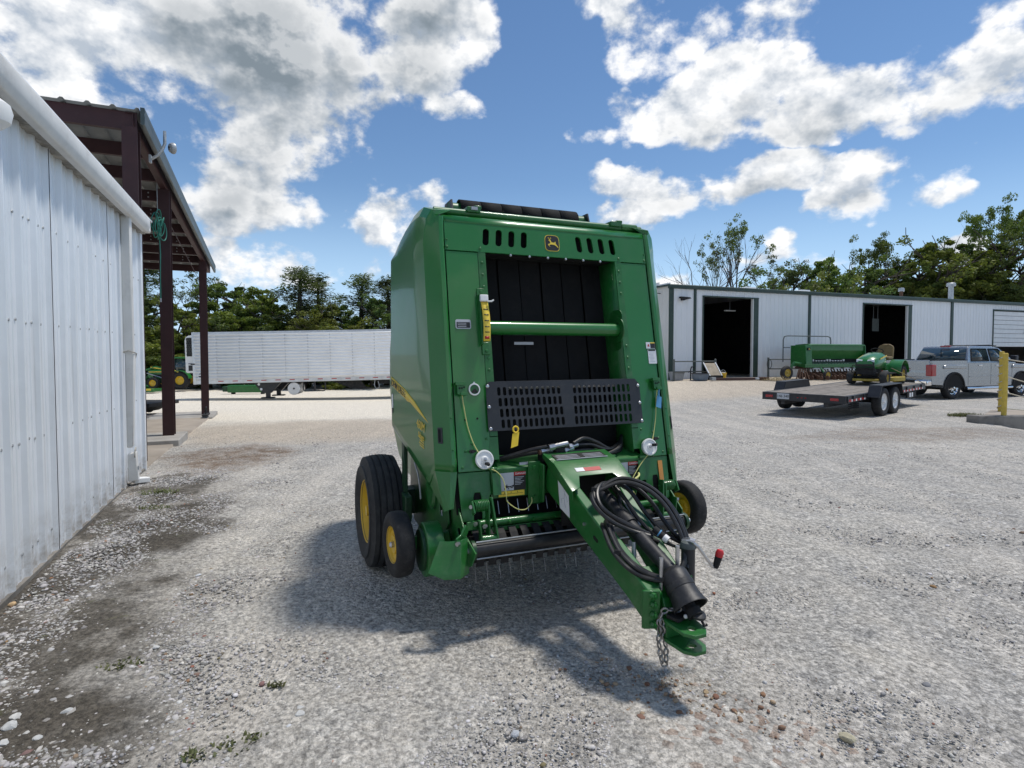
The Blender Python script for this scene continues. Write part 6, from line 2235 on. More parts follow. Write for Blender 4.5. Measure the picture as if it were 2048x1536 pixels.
def build_flatbed():
    g0 = float(gz(9.8, 15.2))
    T = thing('flatbed_trailer', 'black flatbed trailer with weathered wooden deck and tandem white wheels', 'trailer', (FB.x, FB.y, g0), FB_RZ)
    L, W, s = 6.27, 2.10, .017

    def dz(x):
        return .607 - g0 + s * x
    n = 10
    pw = (W - .10) / n
    rng = random.Random(3)
    for k in range(n):
        y0 = .05 + k * pw
        z = rng.uniform(-.004, .004)
        MB().hexa([(.06, y0 + .004, dz(0) - .045), (L, y0 + .004, dz(L) - .045), (L, y0 + pw - .004, dz(L) - .045), (.06, y0 + pw - .004, dz(0) - .045),
                   (.06, y0 + .004, dz(0) + z), (L, y0 + .004, dz(L) + z), (L, y0 + pw - .004, dz(L) + z), (.06, y0 + pw - .004, dz(0) + z)]).build('deck_plank', 'deck_wood', T, bevel=.005)
    MB().bx(-.02, .06, -.02, W + .02, dz(0) - .205, dz(0) + .004).build('rear_beam', 'black_paint', T, bevel=.008)
    for y in (0.0, W):
        MB().beam((.06, y, dz(0) - .085), (L, y, dz(L) - .085), .09, .17).build('side_rail', 'black_paint', T, bevel=.006)
        for k in range(9):
            x = .35 + k * .68
            if 1.2 < x < 3.2:
                continue
            yy = y - .055 if y == 0 else y + .055
            MB().bx(x, x + .09, yy - .02, yy + .02, dz(x) - .10, dz(x) - .005).build('stake_pocket', 'black_paint', T, bevel=.004)
    MB().beam((.1, .5, dz(0) - .24), (L + .2, .5, dz(L) - .24), .10, .16).build('frame_rail', 'black_paint', T)
    MB().beam((.1, 1.6, dz(0) - .24), (L + .2, 1.6, dz(L) - .24), .10, .16).build('frame_rail', 'black_paint', T)
    for x in (.5, 1.3, 3.4, 4.2, 5.0, 5.8):
        MB().bx(x - .03, x + .03, .05, W - .05, dz(x) - .16, dz(x) - .05).build('cross_member', 'black_paint', T)
    # reflective tape, one strip after another
    for k in range(16):
        x = .12 + k * .28
        if x > 1.15:
            x += 2.0
        if x > 6.0:
            break
        for part in ((0, .15, 'red_decal'), (.155, .23, 'white_decal')):
            zc = dz(x) - .12
            MB().bx(x + part[0], x + part[1], -.0505, -.0475, zc - .028, zc + .028).build('reflective_tape', part[2], T)
    # fenders and wheels
    for sy, y0 in ((-1, -.05), (1, W + .05)):
        ya, yb = y0, y0 + sy * .30
        prof = [(1.28, .52), (1.46, .84), (2.98, .86), (3.16, .54), (3.13, .54), (2.96, .835), (1.48, .815), (1.31, .52)]
        MB().poly(prof, [], lambda x, z, t: (x, t, z), ya, yb).build('fender', 'black_paint', T, bevel=.006)
        MB().poly([(1.28, .52), (1.46, .84), (2.98, .86), (3.16, .54)], [], lambda x, z, t: (x, t, z), ya, ya + sy * .012).build('fender_backing', 'black_paint', T)
        for xw in (1.78, 2.64):
            wheel(T, (xw, y0 + sy * .16, .385), (0, sy, 0), .385, .23, .215, 'tyre', 'white_paint', .035, 'wheel', n=32, crown=.035)
    MB().cyl((1.78, -.1, .385), (1.78, W + .1, .385), .045, 10).build('axle', 'black_matte', T)
    MB().cyl((2.64, -.1, .385), (2.64, W + .1, .385), .045, 10).build('axle', 'black_matte', T)
    for k in range(4):
        MB().bx(.75, 1.25, .12, .20, .22 + k * .05, .25 + k * .05).build('ramp_leaf', 'black_paint', T)
    # lamps and plate
    for y in (.24, 1.92):
        MB().bx(-.034, -.018, y - .10, y + .10, dz(0) - .135, dz(0) - .065).build('tail_lamp', 'tail_lens', T, bevel=.006)
    for y in (.95, 1.05, 1.15):
        MB().bx(-.030, -.018, y - .02, y + .02, dz(0) - .115, dz(0) - .095).build('marker_lamp', 'tail_lens', T)
    pl = MB().bx(-.040, -.030, 1.37, 1.70, dz(0) - .165, dz(0) - .015).build('licence_plate', 'grey_decal', T, bevel=.004)
    text_mesh('plate_number', '146 340', .098, 'black_decal', pl, (-.042, 1.535, dz(0) - .090), (0, -1, 0), (0, 0, 1), depth=.002)
    # tongue
    for y in (.55, 1.55):
        MB().beam((L + .1, y, dz(L) - .22), (7.65, 1.05, .42), .09, .13).build('tongue_rail', 'black_paint', T)
    MB().bx(7.55, 7.95, .98, 1.12, .38, .50).build('coupler', 'black_paint', T, bevel=.01)
    MB().bx(L - .03, L + .05, -.02, W + .02, dz(L) - .20, dz(L) + .004).build('front_beam', 'black_paint', T, bevel=.006)
    MB().bx(4.55, 5.35, -.045, .0, dz(5) - .36, dz(5) - .19).build('tool_tray', 'black_matte', T, bevel=.006)
    for x in (4.72, 4.92):
        MB().bx(x, x + .12, -.052, -.046, dz(5) - .34, dz(5) - .21).build('tray_label', 'white_decal', T)
    return T, dz, g0


FLAT, FDZ, FG0 = build_flatbed()


def build_mower():
    zd = FDZ(5.0) + FG0 + .004
    c = fw(4.42, .98, zd)
    T = thing('lawn_tractor', 'green lawn tractor with a yellow seat, strapped on the flatbed deck', 'lawn tractor', c, FB_RZ + math.pi, ry=.017)
    # forward = +X, front axle at x = 0, rear axle at x = -1.30
    for sy in (-1, 1):
        wheel(T, (0, sy * .46, .225), (0, sy, 0), .225, .20, .105, 'tyre_dusty', 'yellow_old', .02, 'front_wheel', n=28, crown=.05, hub=False)
        wheel(T, (-1.30, sy * .46, .29), (0, sy, 0), .29, .28, .155, 'tyre_dusty', 'yellow_old', .02, 'rear_wheel', n=28, crown=.05, lug=16, hub=False)
    MB().cyl((0, -.40, .23), (0, .40, .23), .04, 8).build('front_axle', 'black_matte', T)
    MB().cyl((-1.30, -.40, .29), (-1.30, .40, .29), .06, 8).build('rear_axle', 'black_matte', T)
    # hood with rounded crown, widening to the dash
    rows = []
    for (x, w, zb, zt) in ((.30, .23, .52, .72), (.22, .27, .50, .82), (.02, .30, .50, .90), (-.30, .32, .52, .96), (-.55, .31, .54, 1.0), (-.66, .26, .56, .98)):
        rows.append([(x, w * a, zb + (zt - zb) * b) for (a, b) in ((-1, 0), (-1.02, .45), (-.92, .80), (-.60, .96), (0, 1.0), (.60, .96), (.92, .80), (1.02, .45), (1, 0))])
    hood = MB().grid(rows)
    hood.add(rows[0], [tuple(range(9))])
    hd = hood.build('hood', 'green_paint', T, solid=.01, angle=40)
    for sy in (-1, 1):
        MB().hexa([(.285, sy * .07, .70), (.27, sy * .24, .70), (.24, sy * .25, .70), (.25, sy * .07, .70), (.285, sy * .07, .775), (.25, sy * .25, .79), (.22, sy * .25, .80), (.24, sy * .07, .79)]).build('headlamp', 'lamp_lens', hd)
        MB().beam((-.05, sy * .318, .80), (-.55, sy * .335, .90), .006, .035).build('hood_stripe', 'yellow_decal', hd)
    for k in range(5):
        MB().bx(.28, .325 - .006 * k, -.27, .27, .52 + k * .036, .545 + k * .036).build('grille_bar', 'black_paint', T, bevel=.006)
    MB().bx(.0, .29, -.25, .25, .33, .71).build('grille_backing', 'black_matte', T)
    MB().bx(-.70, .10, -.15, .15, .26, .55).build('chassis', 'black_matte', T)
    MB().tube([(.25, -.34, .38), (.40, -.33, .40), (.42, -.30, .62), (.42, .30, .62), (.40, .33, .40), (.25, .34, .38)], .016, 6).build('brush_guard', 'black_matte', T)
    # rear fenders, floor and seat
    for sy in (-1, 1):
        P = []
        for a in range(0, 181, 20):
            P.append((-1.30 + .40 * math.cos(R(a)), .36 + .40 * math.sin(R(a))))
        P2 = [(p[0] * 1 + .0, p[1] - .03) for p in P[::-1]]
        MB().poly(P + P2, [], lambda x, z, t: (x, t, z), sy * .26, sy * .62).build('rear_fender', 'green_paint', T, bevel=.01)
    MB().bx(-1.62, -.70, -.27, .27, .42, .64).build('transmission_cover', 'green_paint', T, bevel=.03)
    for sy in (-1, 1):
        MB().bx(-.85, -.25, sy * .28, sy * .52, .33, .37).build('footboard', 'black_matte', T)
    MB().box((-1.22, 0, .80), (.46, .50, .12)).build('seat', 'seat_vinyl', T, bevel=.05, seg=4)
    sb = MB()
    rows = []
    for i in range(8):
        t = i / 7
        w = .245 * (1 - .12 * t) * (1 if t < .75 else math.sqrt(max(.02, 1 - ((t - .75) / .27) ** 2)))
        rows.append([(-1.42 - .16 * t, -w, .80 + .46 * t), (-1.47 - .16 * t, 0, .80 + .46 * t), (-1.42 - .16 * t, w, .80 + .46 * t)])
    sb.grid(rows)
    sb.build('backrest', 'seat_vinyl', T, solid=.09, bevel=.03, seg=3)
    MB().tube([(-.60, 0, .88), (-.74, 0, 1.04)], .025, 8).build('steering_column', 'black_matte', T)
    MB().tube([(-.75 + .10 * math.cos(R(a)), .17 * math.sin(R(a)), 1.05 + .13 * math.cos(R(a)) * .6) for a in range(0, 361, 20)], .014, 6, caps=False).build('steering_wheel', 'black_matte', T)
    dk = MB().poly([(-.95, -.60), (-.30, -.62), (-.20, -.40), (-.20, .40), (-.30, .62), (-.95, .74), (-1.05, .45), (-1.05, -.45)], [], lambda x, y, t: (x, y, t), .10, .24)
    dk.build('mower_deck', 'yellow_old', T, bevel=.03)
    for sy in (-1, 1):
        MB().cyl((-.55, sy * .38, .24), (-.55, sy * .38, .34), .09, 14).build('spindle', 'yellow_old', T)
    MB().beam((.18, 0, .17), (.18, .001, .17), .01, .01).build('hitch_pin', 'black_matte', T)
    MB().bx(.15, .24, -.36, .36, .12, .19).build('front_bar', 'yellow_old', T, bevel=.01)
    for (a, b, lab) in (((4.90, .50, zd + .52), (6.20, -.05, zd + .0), 'pale ratchet strap from the lawn tractor to the trailer side'),):
        o = MB().beam(fw(*a), fw(*b), .05, .006).build('tie_strap', 'rope', None)
        tag(o, lab, 'strap')


build_mower()


# ------------------------------------------------------------------ pickup truck
def arch_profile(pts, wheels, r):
    """insert wheel arches in the bottom edge (pts run along the bottom from x0 to x1)"""
    return pts


def build_pickup():
    o = (15.64, 21.14)
    T = thing('pickup_truck', 'silver crew-cab pickup truck hitched to the flatbed trailer', 'pickup truck', (o[0], o[1], float(gz(*o))), R(20.3))
    Wd = .99
    WB = 3.90

    def side(poly, y0, y1, nm, mat, par=T, **k):
        return MB().poly(poly, [], lambda x, z, t: (x, t, z), y0, y1).build(nm, mat, par, **k)

    def arc(cx, r, a0, a1, n=10, cz=.41):
        return [(cx + r * math.cos(R(a0 + (a1 - a0) * i / n)), cz + r * math.sin(R(a0 + (a1 - a0) * i / n))) for i in range(n + 1)]
    # body side outline, bottom edge with two wheel arches
    low = [(-1.18, .55), (-.62, .52)] + arc(0, .52, 180, 0)[0:] + [(.60, .45), (3.28, .45)] + arc(WB, .52, 180, 0) + [(4.50, .42), (4.85, .46)]
    up = [(4.90, .75), (4.86, 1.02), (4.70, 1.16), (3.70, 1.26), (3.45, 1.29), (.72, 1.30), (-1.18, 1.30), (-1.22, 1.0)]
    side(low + up, -Wd, Wd, 'body', 'silver_paint', bevel=.03, seg=3)
    # bed rails and tailgate stand above the bed floor
    for sy in (-1, 1):
        side([(-1.20, 1.28), (.70, 1.28), (.70, 1.405), (-1.20, 1.405)], sy * .90, sy * .985, 'bed_rail', 'silver_paint', bevel=.02)
        side([(-1.20, 1.405), (.72, 1.405), (.72, 1.425), (-1.20, 1.425)], sy * .895, sy * .985, 'rail_cap', 'black_matte')
        # flared wheel arch lips and bulges above
        for cx in (0, WB):
            lip = arc(cx, .575, 185, -5, 16) + arc(cx, .515, -5, 185, 16)
            side(lip, sy * (Wd - .01), sy * (Wd + .035), 'arch_lip', 'black_matte', bevel=.01)
            fl = [(cx - .62, 1.10), (cx + .62, 1.10), (cx + .60, 1.20), (cx + .50, 1.25), (cx - .50, 1.25), (cx - .60, 1.20)]
            side(fl, sy * (Wd - .02), sy * (Wd + .045), 'fender_bulge', 'silver_paint', bevel=.03, seg=3)
            side(arc(cx, .50, 0, 180, 14), sy * .55, sy * (Wd + .004), 'wheel_well', 'interior_black')
    MB().bx(-1.215, -1.13, -.91, .91, .80, 1.415).build('tailgate', 'silver_paint', T, bevel=.02)
    tg = T.children[-1]
    MB().bx(-1.228, -1.214, -.13, .13, 1.16, 1.25).build('tailgate_handle', 'black_paint', tg, bevel=.01)
    text_mesh('tailgate_lettering', 'GMC', .16, 'red_decal', tg, (-1.222, .0, 1.05), (0, -1, 0), (0, 0, 1), depth=.008, xs=1.35, bold=.004)
    MB().bx(-1.219, -1.214, -.86, .86, .985, 1.0).build('tailgate_crease', 'silver_paint', tg)
    for sy in (-1, 1):
        MB().bx(-1.228, -.98, sy * .78, sy * 1.005, .84, 1.26).build('tail_lamp', 'tail_lens', T, bevel=.03, seg=3)
    bm_ = MB().bx(-1.42, -1.16, -.98, .98, .50, .70).build('rear_bumper', 'chrome', T, bevel=.04, seg=3)
    MB().bx(-1.43, -1.3, -.55, .55, .60, .706).build('bumper_step', 'black_matte', bm_, bevel=.01)
    MB().bx(-1.435, -1.425, -.17, .17, .52, .66).build('licence_plate', 'white_decal', bm_)
    MB().bx(-1.60, -1.2, -.05, .05, .42, .50).build('hitch_receiver', 'black_matte', T)
    # cab with tumblehome
    def cabw(z):
        return .965 - .17 * (z - 1.29) / .62
    C = []
    pr = [(.72, 1.29), (3.62, 1.28), (2.78, 1.86), (2.35, 1.925), (1.30, 1.935), (1.02, 1.90)]
    mb = MB()
    for sy in (-1, 1):
        C.append([(x, sy * cabw(z), z) for (x, z) in pr])
    mb.add(C[0] + C[1], [(0, 1, 2, 3, 4, 5), (11, 10, 9, 8, 7, 6)] + [(i, (i + 1) % 6, 6 + (i + 1) % 6, 6 + i) for i in range(6)])
    mb.build('cab', 'silver_paint', T, bevel=.035, seg=3)
    # glass: rear window, side windows, windscreen
    def glass(nm, pts):
        return MB().add(pts, [(0, 1, 2, 3)]).build(nm, 'dim_glass', T, solid=.008)
    rw = [(.745 - .010, -.86, 1.37), (.745 - .010, .86, 1.37), (.985 - .012, .775, 1.83), (.985 - .012, -.775, 1.83)]
    glass('rear_window', rw)
    MB().bx(.80, .83, -.008, .008, 1.40, 1.80).build('window_divider', 'black_matte', T)
    for sy in (-1, 1):
        for (a, b, c, d_) in ((.98, 1.98, 1.98, 1.20), (2.12, 3.28, 2.66, 2.12)):
            pts = [(a, sy * (cabw(1.37) + .012), 1.37), (b, sy * (cabw(1.37) + .012), 1.37), (c, sy * (cabw(1.83) + .012), 1.83), (d_ if d_ > 2 else d_ - .06, sy * (cabw(1.83) + .012), 1.83)]
            glass('side_window', pts)
            MB().tube([Vector(p) + Vector((0, sy * .004, 0)) for p in pts + [pts[0]]], .012, 5).build('window_trim', 'black_matte', T)
        for x in (1.42, 2.42):
            MB().bx(x - .10, x + .10, sy * (Wd - .005), sy * (Wd + .03), 1.19, 1.235).build('door_handle', 'chrome', T, bevel=.012)
        for x in (.76, 2.05, 3.30):
            MB().bx(x - .006, x + .006, sy * (Wd - .004), sy * (Wd + .002), .50, 1.28).build('door_gap', 'black_matte', T)
        MB().bx(.82, 3.26, sy * (Wd - .002), sy * (Wd + .012), .79, .825).build('door_moulding', 'silver_paint', T, bevel=.006)
        MB().tube([(.62, sy * 1.02, .38), (3.25, sy * 1.02, .38)], .055, 10).build('step_bar', 'chrome', T)
        MB().tube([(3.12, sy * .98, 1.36), (3.14, sy * 1.10, 1.38)], .03, 6).build('mirror_arm', 'black_matte', T)
        MB().bx(3.02, 3.18, sy * 1.06, sy * 1.26, 1.33, 1.58).build('mirror', 'black_paint', T, bevel=.03)
        wheel(T, (0, sy * .86, .405), (0, sy, 0), .405, .265, .245, 'tyre', 'chrome', .02, 'wheel', n=36, crown=.035, spokes=7)
        wheel(T, (WB, sy * .86, .405), (0, sy, 0), .405, .265, .245, 'tyre', 'chrome', .02, 'wheel', n=36, crown=.035, spokes=7)
    for w in [c for c in T.children if c.name.startswith('wheel') and not c.name.startswith('wheel_well')]:
        # dark gaps between the spokes
        pass
    glass('windscreen', [(3.53, -.86, 1.345), (3.53, .86, 1.345), (2.83, .75, 1.835), (2.83, -.75, 1.835)])
    MB().bx(1.02, 1.14, -.17, .17, 1.895, 1.945).build('brake_lamp', 'tail_lens', T, bevel=.01)
    sr = MB()
    MB().poly([(1.9, 1.95), (3.0, 1.93), (3.05, 1.955), (2.6, 1.985), (1.95, 1.975)], [], lambda x, z, t: (x, t, z), -.60, .60).build('roof_rack', 'black_matte', T, bevel=.008)
    MB().bx(4.86, 4.93, -.75, .75, .70, 1.05).build('grille', 'chrome', T, bevel=.02)
    for sy in (-1, 1):
        MB().bx(4.74, 4.90, sy * .70, sy * .98, .80, 1.05).build('headlamp', 'lamp_lens', T, bevel=.03)
    MB().bx(4.80, 5.02, -.98, .98, .45, .68).build('front_bumper', 'chrome', T, bevel=.04)
    MB().cyl((0, -.8, .40), (0, .8, .40), .09, 10).build('rear_axle', 'black_matte', T)
    MB().bx(-1.1, 4.6, -.45, .45, .34, .50).build('chassis', 'black_matte', T)
    MB().cyl((-.9, .0, .40), (-.35, .0, .40), .30, 18).build('spare_wheel', 'tyre', T)


build_pickup()


def build_dark_car():
    o = bw(27.6, -3.4)
    T = thing('dark_suv', 'dark navy vehicle behind the pickup at the right edge', 'car', (o[0], o[1], float(gz(o[0], o[1]))), BLD_RZ)
    low = [(-2.2, .35), (-1.75, .35), (-1.7, .7), (-1.0, .7), (-.95, .3), (.95, .3), (1.0, .7), (1.7, .7), (1.75, .35), (2.3, .38)]
    up = [(2.35, .75), (2.2, 1.02), (1.2, 1.12), (-2.2, 1.15), (-2.25, .8)]
    MB().poly(low + up, [], lambda x, z, t: (x, t, z), -.93, .93).build('body', 'navy_paint', T, bevel=.05, seg=3)
    mb = MB()
    pr = [(-2.15, 1.12), (1.25, 1.12), (.35, 1.68), (-1.9, 1.70)]
    a = [(x, -.90 + .14 * (z > 1.2), z) for x, z in pr]
    b = [(x, .90 - .14 * (z > 1.2), z) for x, z in pr]
    mb.add(a + b, [(0, 1, 2, 3), (7, 6, 5, 4), (0, 1, 5, 4), (1, 2, 6, 5), (2, 3, 7, 6), (3, 0, 4, 7)])
    mb.build('cabin', 'navy_paint', T, bevel=.05, seg=3)
    MB().add([(-1.9, -.905, 1.2), (-.1, -.905, 1.2), (-.15, -.80, 1.6), (-1.75, -.80, 1.6)], [(0, 1, 2, 3)]).build('side_window', 'dim_glass', T, solid=.01)
    MB().add([(.02, -.905, 1.2), (1.05, -.905, 1.2), (.35, -.80, 1.6), (.02, -.80, 1.6)], [(0, 1, 2, 3)]).build('side_window', 'dim_glass', T, solid=.01)
    MB().tube([(1.28, -.86, 1.14), (.36, -.74, 1.69), (-1.9, -.74, 1.71)], .02, 6).build('roof_trim', 'chrome', T)
    for x in (-1.35, 1.35):
        for sy in (-1, 1):
            wheel(T, (x, sy * .80, .36), (0, sy, 0), .36, .22, .22, 'tyre', 'chrome', .02, 'wheel', n=24, hub=False, crown=.03)


build_dark_car()


# ------------------------------------------------------------------ grain drill
def build_drill():
    o = bw(6.42, -2.0)
    g0 = float(gz(o[0], o[1]))
    T = thing('grain_drill', 'green grain drill with rusty discs and yellow wheels by the workshop', 'grain drill', (o[0], o[1], g0), BLD_RZ)
    L = 4.30
    z = lambda a: a - g0
    prof = [(-.42, z(1.72)), (-.30, z(1.06)), (.18, z(1.06)), (.40, z(1.55)), (.44, z(2.06)), (-.36, z(2.06))]
    MB().poly([(-.40, z(1.80)), (-.20, z(1.55)), (-.10, z(1.35)), (.30, z(1.35)), (.42, z(1.62)), (.44, z(2.05)), (-.40, z(2.05))], [], lambda y, zz, t: (t, y, zz), .40, L).build('seed_box', 'green_frame', T, bevel=.02)
    MB().poly([(-.44, z(2.05)), (.48, z(2.05)), (.46, z(2.10)), (-.10, z(2.14)), (-.42, z(2.10))], [], lambda y, zz, t: (t, y, zz), .32, L + .05).build('box_lid', 'green_frame', T, bevel=.01)
    for x in (.0, L):
        MB().poly([(-.45, z(2.06)), (.46, z(2.06)), (.46, z(1.0)), (-.52, z(.92)), (-.52, z(1.1))], [], lambda y, zz, t: (t, y, zz), x, x + (.42 if x == 0 else .05)).build('end_panel', 'green_frame', T, bevel=.015)
    em = MB().bx(.10, .26, -.53, -.455, z(1.80), z(1.94)).build('emblem', 'black_decal', T)
    MB().prism([(.13, z(1.84)), (.19, z(1.86)), (.23, z(1.83)), (.22, z(1.86)), (.17, z(1.89)), (.16, z(1.92)), (.145, z(1.89))], lambda x, y, t: (x, -.533 - t, y), 0, .006).build('emblem_mark', 'yellow_decal', em)
    MB().bx(-.10, L + .1, -.55, -.43, z(.92), z(1.10)).build('tool_bar', 'green_frame', T, bevel=.01)
    MB().bx(.4, L, -.30, -.10, z(1.10), z(1.18)).build('meter_shelf', 'green_dark', T)
    MB().bx(.42, L, -.09, -.05, z(1.15), z(1.40)).build('meter_shadow', 'interior_black', T)
    for k in range(13):
        x = .62 + k * .20
        big = k in (1, 6, 7, 12)
        MB().hexa([(x - .03, -.24, z(1.23)), (x + .03, -.24, z(1.23)), (x + .03, -.16, z(1.23)), (x - .03, -.16, z(1.23)), (x - .02, -.24, z(1.29 + .05 * big)), (x + .03, -.24, z(1.29 + .05 * big)), (x + .03, -.16, z(1.29 + .05 * big)), (x - .02, -.16, z(1.29 + .05 * big))]).build('seed_meter', 'white_plastic', T)
    rail = MB().tube([(-.42, .55, z(1.2)), (-.42, .55, z(2.35)), (-.35, .55, z(2.52)), (-.15, .55, z(2.56)), (2.75, .55, z(2.56)), (2.95, .55, z(2.50)), (3.0, .55, z(2.32)), (3.0, .55, z(2.05))], .028, 8)
    rail.build('hand_rail', 'pipe_rail', T)
    MB().tube([(-.42, .55, z(1.95)), (.05, .55, z(1.95))], .022, 8).build('hand_rail_bar', 'pipe_rail', T)
    # swan-neck to the outer transport wheel
    for (xa, sx) in ((-1.08, -1), (L + 1.0, 1)):
        MB().tube([(xa + sx * -.9, -.35, z(1.12)), (xa + sx * -.45, -.35, z(1.18)), (xa + sx * -.33, -.3, z(1.0)), (xa + sx * -.22, -.25, z(.62))], .07, 8).build('wheel_arm', 'green_frame', T)
        wheel(T, (xa, -.3, .36), (0, -1, 0), .36, .22, .19, 'tyre_dusty', 'yellow_old', .03, 'transport_wheel', n=28, crown=.05)
    for x in (.95, 3.4):
        wheel(T, (x, -.95, .24), (0, -1, 0), .24, .16, .15, 'tyre_dusty', 'yellow_old', .02, 'gauge_wheel', n=24, crown=.03)
        MB().beam((x, -.85, .24), (x + .05, -.45, z(.98)), .07, .07).build('gauge_arm', 'green_frame', T)
    rng = random.Random(6)
    for k in range(20):
        x = -.05 + k * .225
        dy = -.30 if k % 2 else .05
        D = MB().lathe([(-.006, .001), (-.004, .20), (.004, .20), (.006, .001)], (x, dy - .30, .21), (1, .12, 0), 18)
        D.build('disc', 'rust', T)
        MB().tube([(x, dy, z(.98)), (x + .01, dy - .15, .62), (x, dy - .30, .24)], .030, 6).build('opener_arm', 'rust', T)
        MB().tube([(x + .08, dy + .1, z(1.2)), (x + .07, dy, .75), (x + .04, dy - .22, .35)], .022, 6).build('seed_tube', 'black_matte', T)
        MB().beam((x + .11, dy - .4, .32), (x + .11, dy - .85, .12), .035, .05).build('press_arm', 'rust', T)
        MB().lathe([(-.02, .001), (-.02, .11), (.02, .11), (.02, .001)], (x + .11, dy - .85, .115), (1, 0, 0), 14).build('press_wheel', 'rust', T)
    for k in range(6):
        x = .4 + k * .72
        MB().bx(x, x + .45, -.62, -.40, z(.84), z(.90)).build('step_plate', 'galvanised', T)
    MB().bx(-.2, L + .2, -.12, .0, .55, .66).build('rock_shaft', 'rust', T)
    for k in range(5):
        MB().beam((-.75 + k * .16, -.6 - .05 * k, .05), (-.45 + k * .10, -.5, .55), .05, .05).build('marker_arm', 'rust', T)


build_drill()


# ------------------------------------------------------------------ refrigerated semi-trailer
def build_semi():
    T = thing('semi_trailer', 'white refrigerated semi-trailer standing on its landing legs without a tractor unit', 'semi-trailer', (-17.456, 30.7, -.94), R(5.89), ry=-.0207)
    L, W, H0, H1 = 16.0, 2.6, .88, 3.73
    # corrugated side: horizontal ribs
    n = 15
    rows = []
    for i in range(n):
        z = H0 + .20 + (H1 - .12 - H0 - .20) * i / n
        p = (H1 - .12 - H0 - .20) / n
        rows += [(0, z), (0, z + p * .55), (-.034, z + p * .68), (-.034, z + p * .86), (0, z + p)]
    for y, s in ((0, 1), (W, -1)):
        MB().grid([[(x, y + dy * s, z) for (dy, z) in rows] for x in (.12, L)]).build('side_wall', 'trailer_white', T, solid=.02, off=1, angle=20)
    MB().bx(.02, L, .03, W - .03, H0 + .1, H1 - .02).build('box_core', 'trailer_white', T)
    MB().bx(.0, L, -.02, W + .02, H1 - .12, H1).build('top_rail', 'aluminium', T, bevel=.02)
    MB().bx(.0, L, -.025, W + .025, H0, H0 + .20).build('bottom_rail', 'aluminium', T, bevel=.01)
    MB().bx(-.01, .14, -.03, W + .03, H0 - .02, H1).build('corner_post', 'aluminium', T, bevel=.02)
    for k in range(13):
        x = 1.25 + k * 1.22
        MB().bx(x - .016, x + .016, -.040, -.03, H0 + .20, H1 - .12).build('panel_joint', 'aluminium', T)
    for k in range(20):
        x = 1.3 + k * .76
        MB().bx(x, x + .28, -.0305, -.026, H0 + .11, H0 + .155).build('reflective_tape', 'red_decal', T)
    em = MB().lathe([(0, .001), (0.0, .11), (.006, .11), (.007, .001)], (.38, -.020, H0 + .48), (0, -1, 0), 18).build('maker_badge', 'navy_paint', T)
    MB().bx(.25, .52, -.0305, -.018, H0 + .33, H0 + .355).build('badge_strip', 'black_decal', T)
    MB().bx(.25, .48, -.0305, -.018, H0 + .22, H0 + .24).build('badge_strip', 'grey_decal', T)
    # refrigeration unit on the nose
    u = MB().poly([(-.50, 1.55), (-.50, 3.30), (-.44, 3.48), (-.30, 3.56), (-.01, 3.58), (-.01, 1.50), (-.42, 1.50)], [], lambda x, z, t: (x, t, z), .25, W - .25).build('cooling_unit', 'white_paint', T, bevel=.04, seg=3)
    MB().bx(-.40, -.04, .215, .255, 2.42, 3.44).build('grille', 'black_matte', u, bevel=.02)
    gm = MB()
    for i in range(9):
        for j in range(4):
            c = (-.36 + j * .09 + (.045 if i % 2 else 0), .212, 2.50 + i * .105)
            gm.tube([(c[0] + .045 * math.cos(R(a)), c[1], c[2] + .055 * math.sin(R(a))) for a in range(0, 361, 60)], .006, 4, caps=False)
    o = gm.build('grille_mesh', 'pipe_rail', u)
    o['kind'] = 'stuff'
    MB().bx(-.34, -.08, .23, .252, 1.62, 1.92).build('control_panel', 'black_decal', u, bevel=.01)
    MB().bx(-.34, -.10, .23, .252, 1.99, 2.03).build('unit_lettering', 'black_decal', u)
    MB().bx(-.10, .12, -.05, .0, 1.95, 2.02).build('unit_latch', 'black_matte', T)
    # landing legs
    for y in (.35, W - .35):
        MB().hexa([(3.55, y - .1, .28), (3.98, y - .1, .28), (3.98, y + .1, .28), (3.55, y + .1, .28), (3.05, y - .1, H0), (4.55, y - .1, H0), (4.55, y + .1, H0), (3.05, y + .1, H0)]).build('leg_gusset', 'black_paint', T)
        MB().bx(3.70, 3.92, y - .09, y + .09, .05, .62).build('landing_leg', 'black_paint', T, bevel=.01)
        MB().bx(3.45, 4.15, y - .16, y + .16, -.02, .05).build('leg_foot', 'black_paint', T, bevel=.015)
        hl = MB()
        for (x, z) in ((3.35, .78), (3.47, .50)):
            hl.cyl((x, y - .101, z), (x, y - .106, z), .07, 12)
        hl.build('gusset_hole', 'white_decal', T)
    MB().cyl((3.81, .35, .45), (3.81, W - .35, .45), .04, 8).build('leg_brace', 'black_paint', T)
    MB().lathe([(0, .001), (0, .33), (.03, .35), (1.0, .35), (1.03, .33), (1.03, .001)], (5.28, .10, .50), (0, 1, 0), 26).build('fuel_tank', 'aluminium', T)
    MB().lathe([(0, .05), (.02, .05), (.025, .001)], (5.28, .10, .50), (0, -1, 0), 10).build('tank_cap', 'black_matte', T)
    MB().bx(4.90, 5.66, .2, 1.1, .82, .90).build('tank_hanger', 'black_matte', T)
    MB().tube([(5.80, .15, H0), (5.78, .15, .42), (5.85, .15, .34), (6.92, .15, .34), (7.0, .15, .42), (6.98, .15, H0)], .032, 8).build('pallet_rack', 'black_paint', T)
    MB().bx(6.36, 6.44, .13, .20, .34, H0).build('rack_post', 'black_paint', T)
    MB().poly([(7.3, H0), (8.95, H0), (9.02, .74), (9.20, .50), (9.65, .40), (8.9, .36), (8.4, .42)], [], lambda x, z, t: (x, t, z), .25, .32).build('aero_flap', 'black_matte', T)
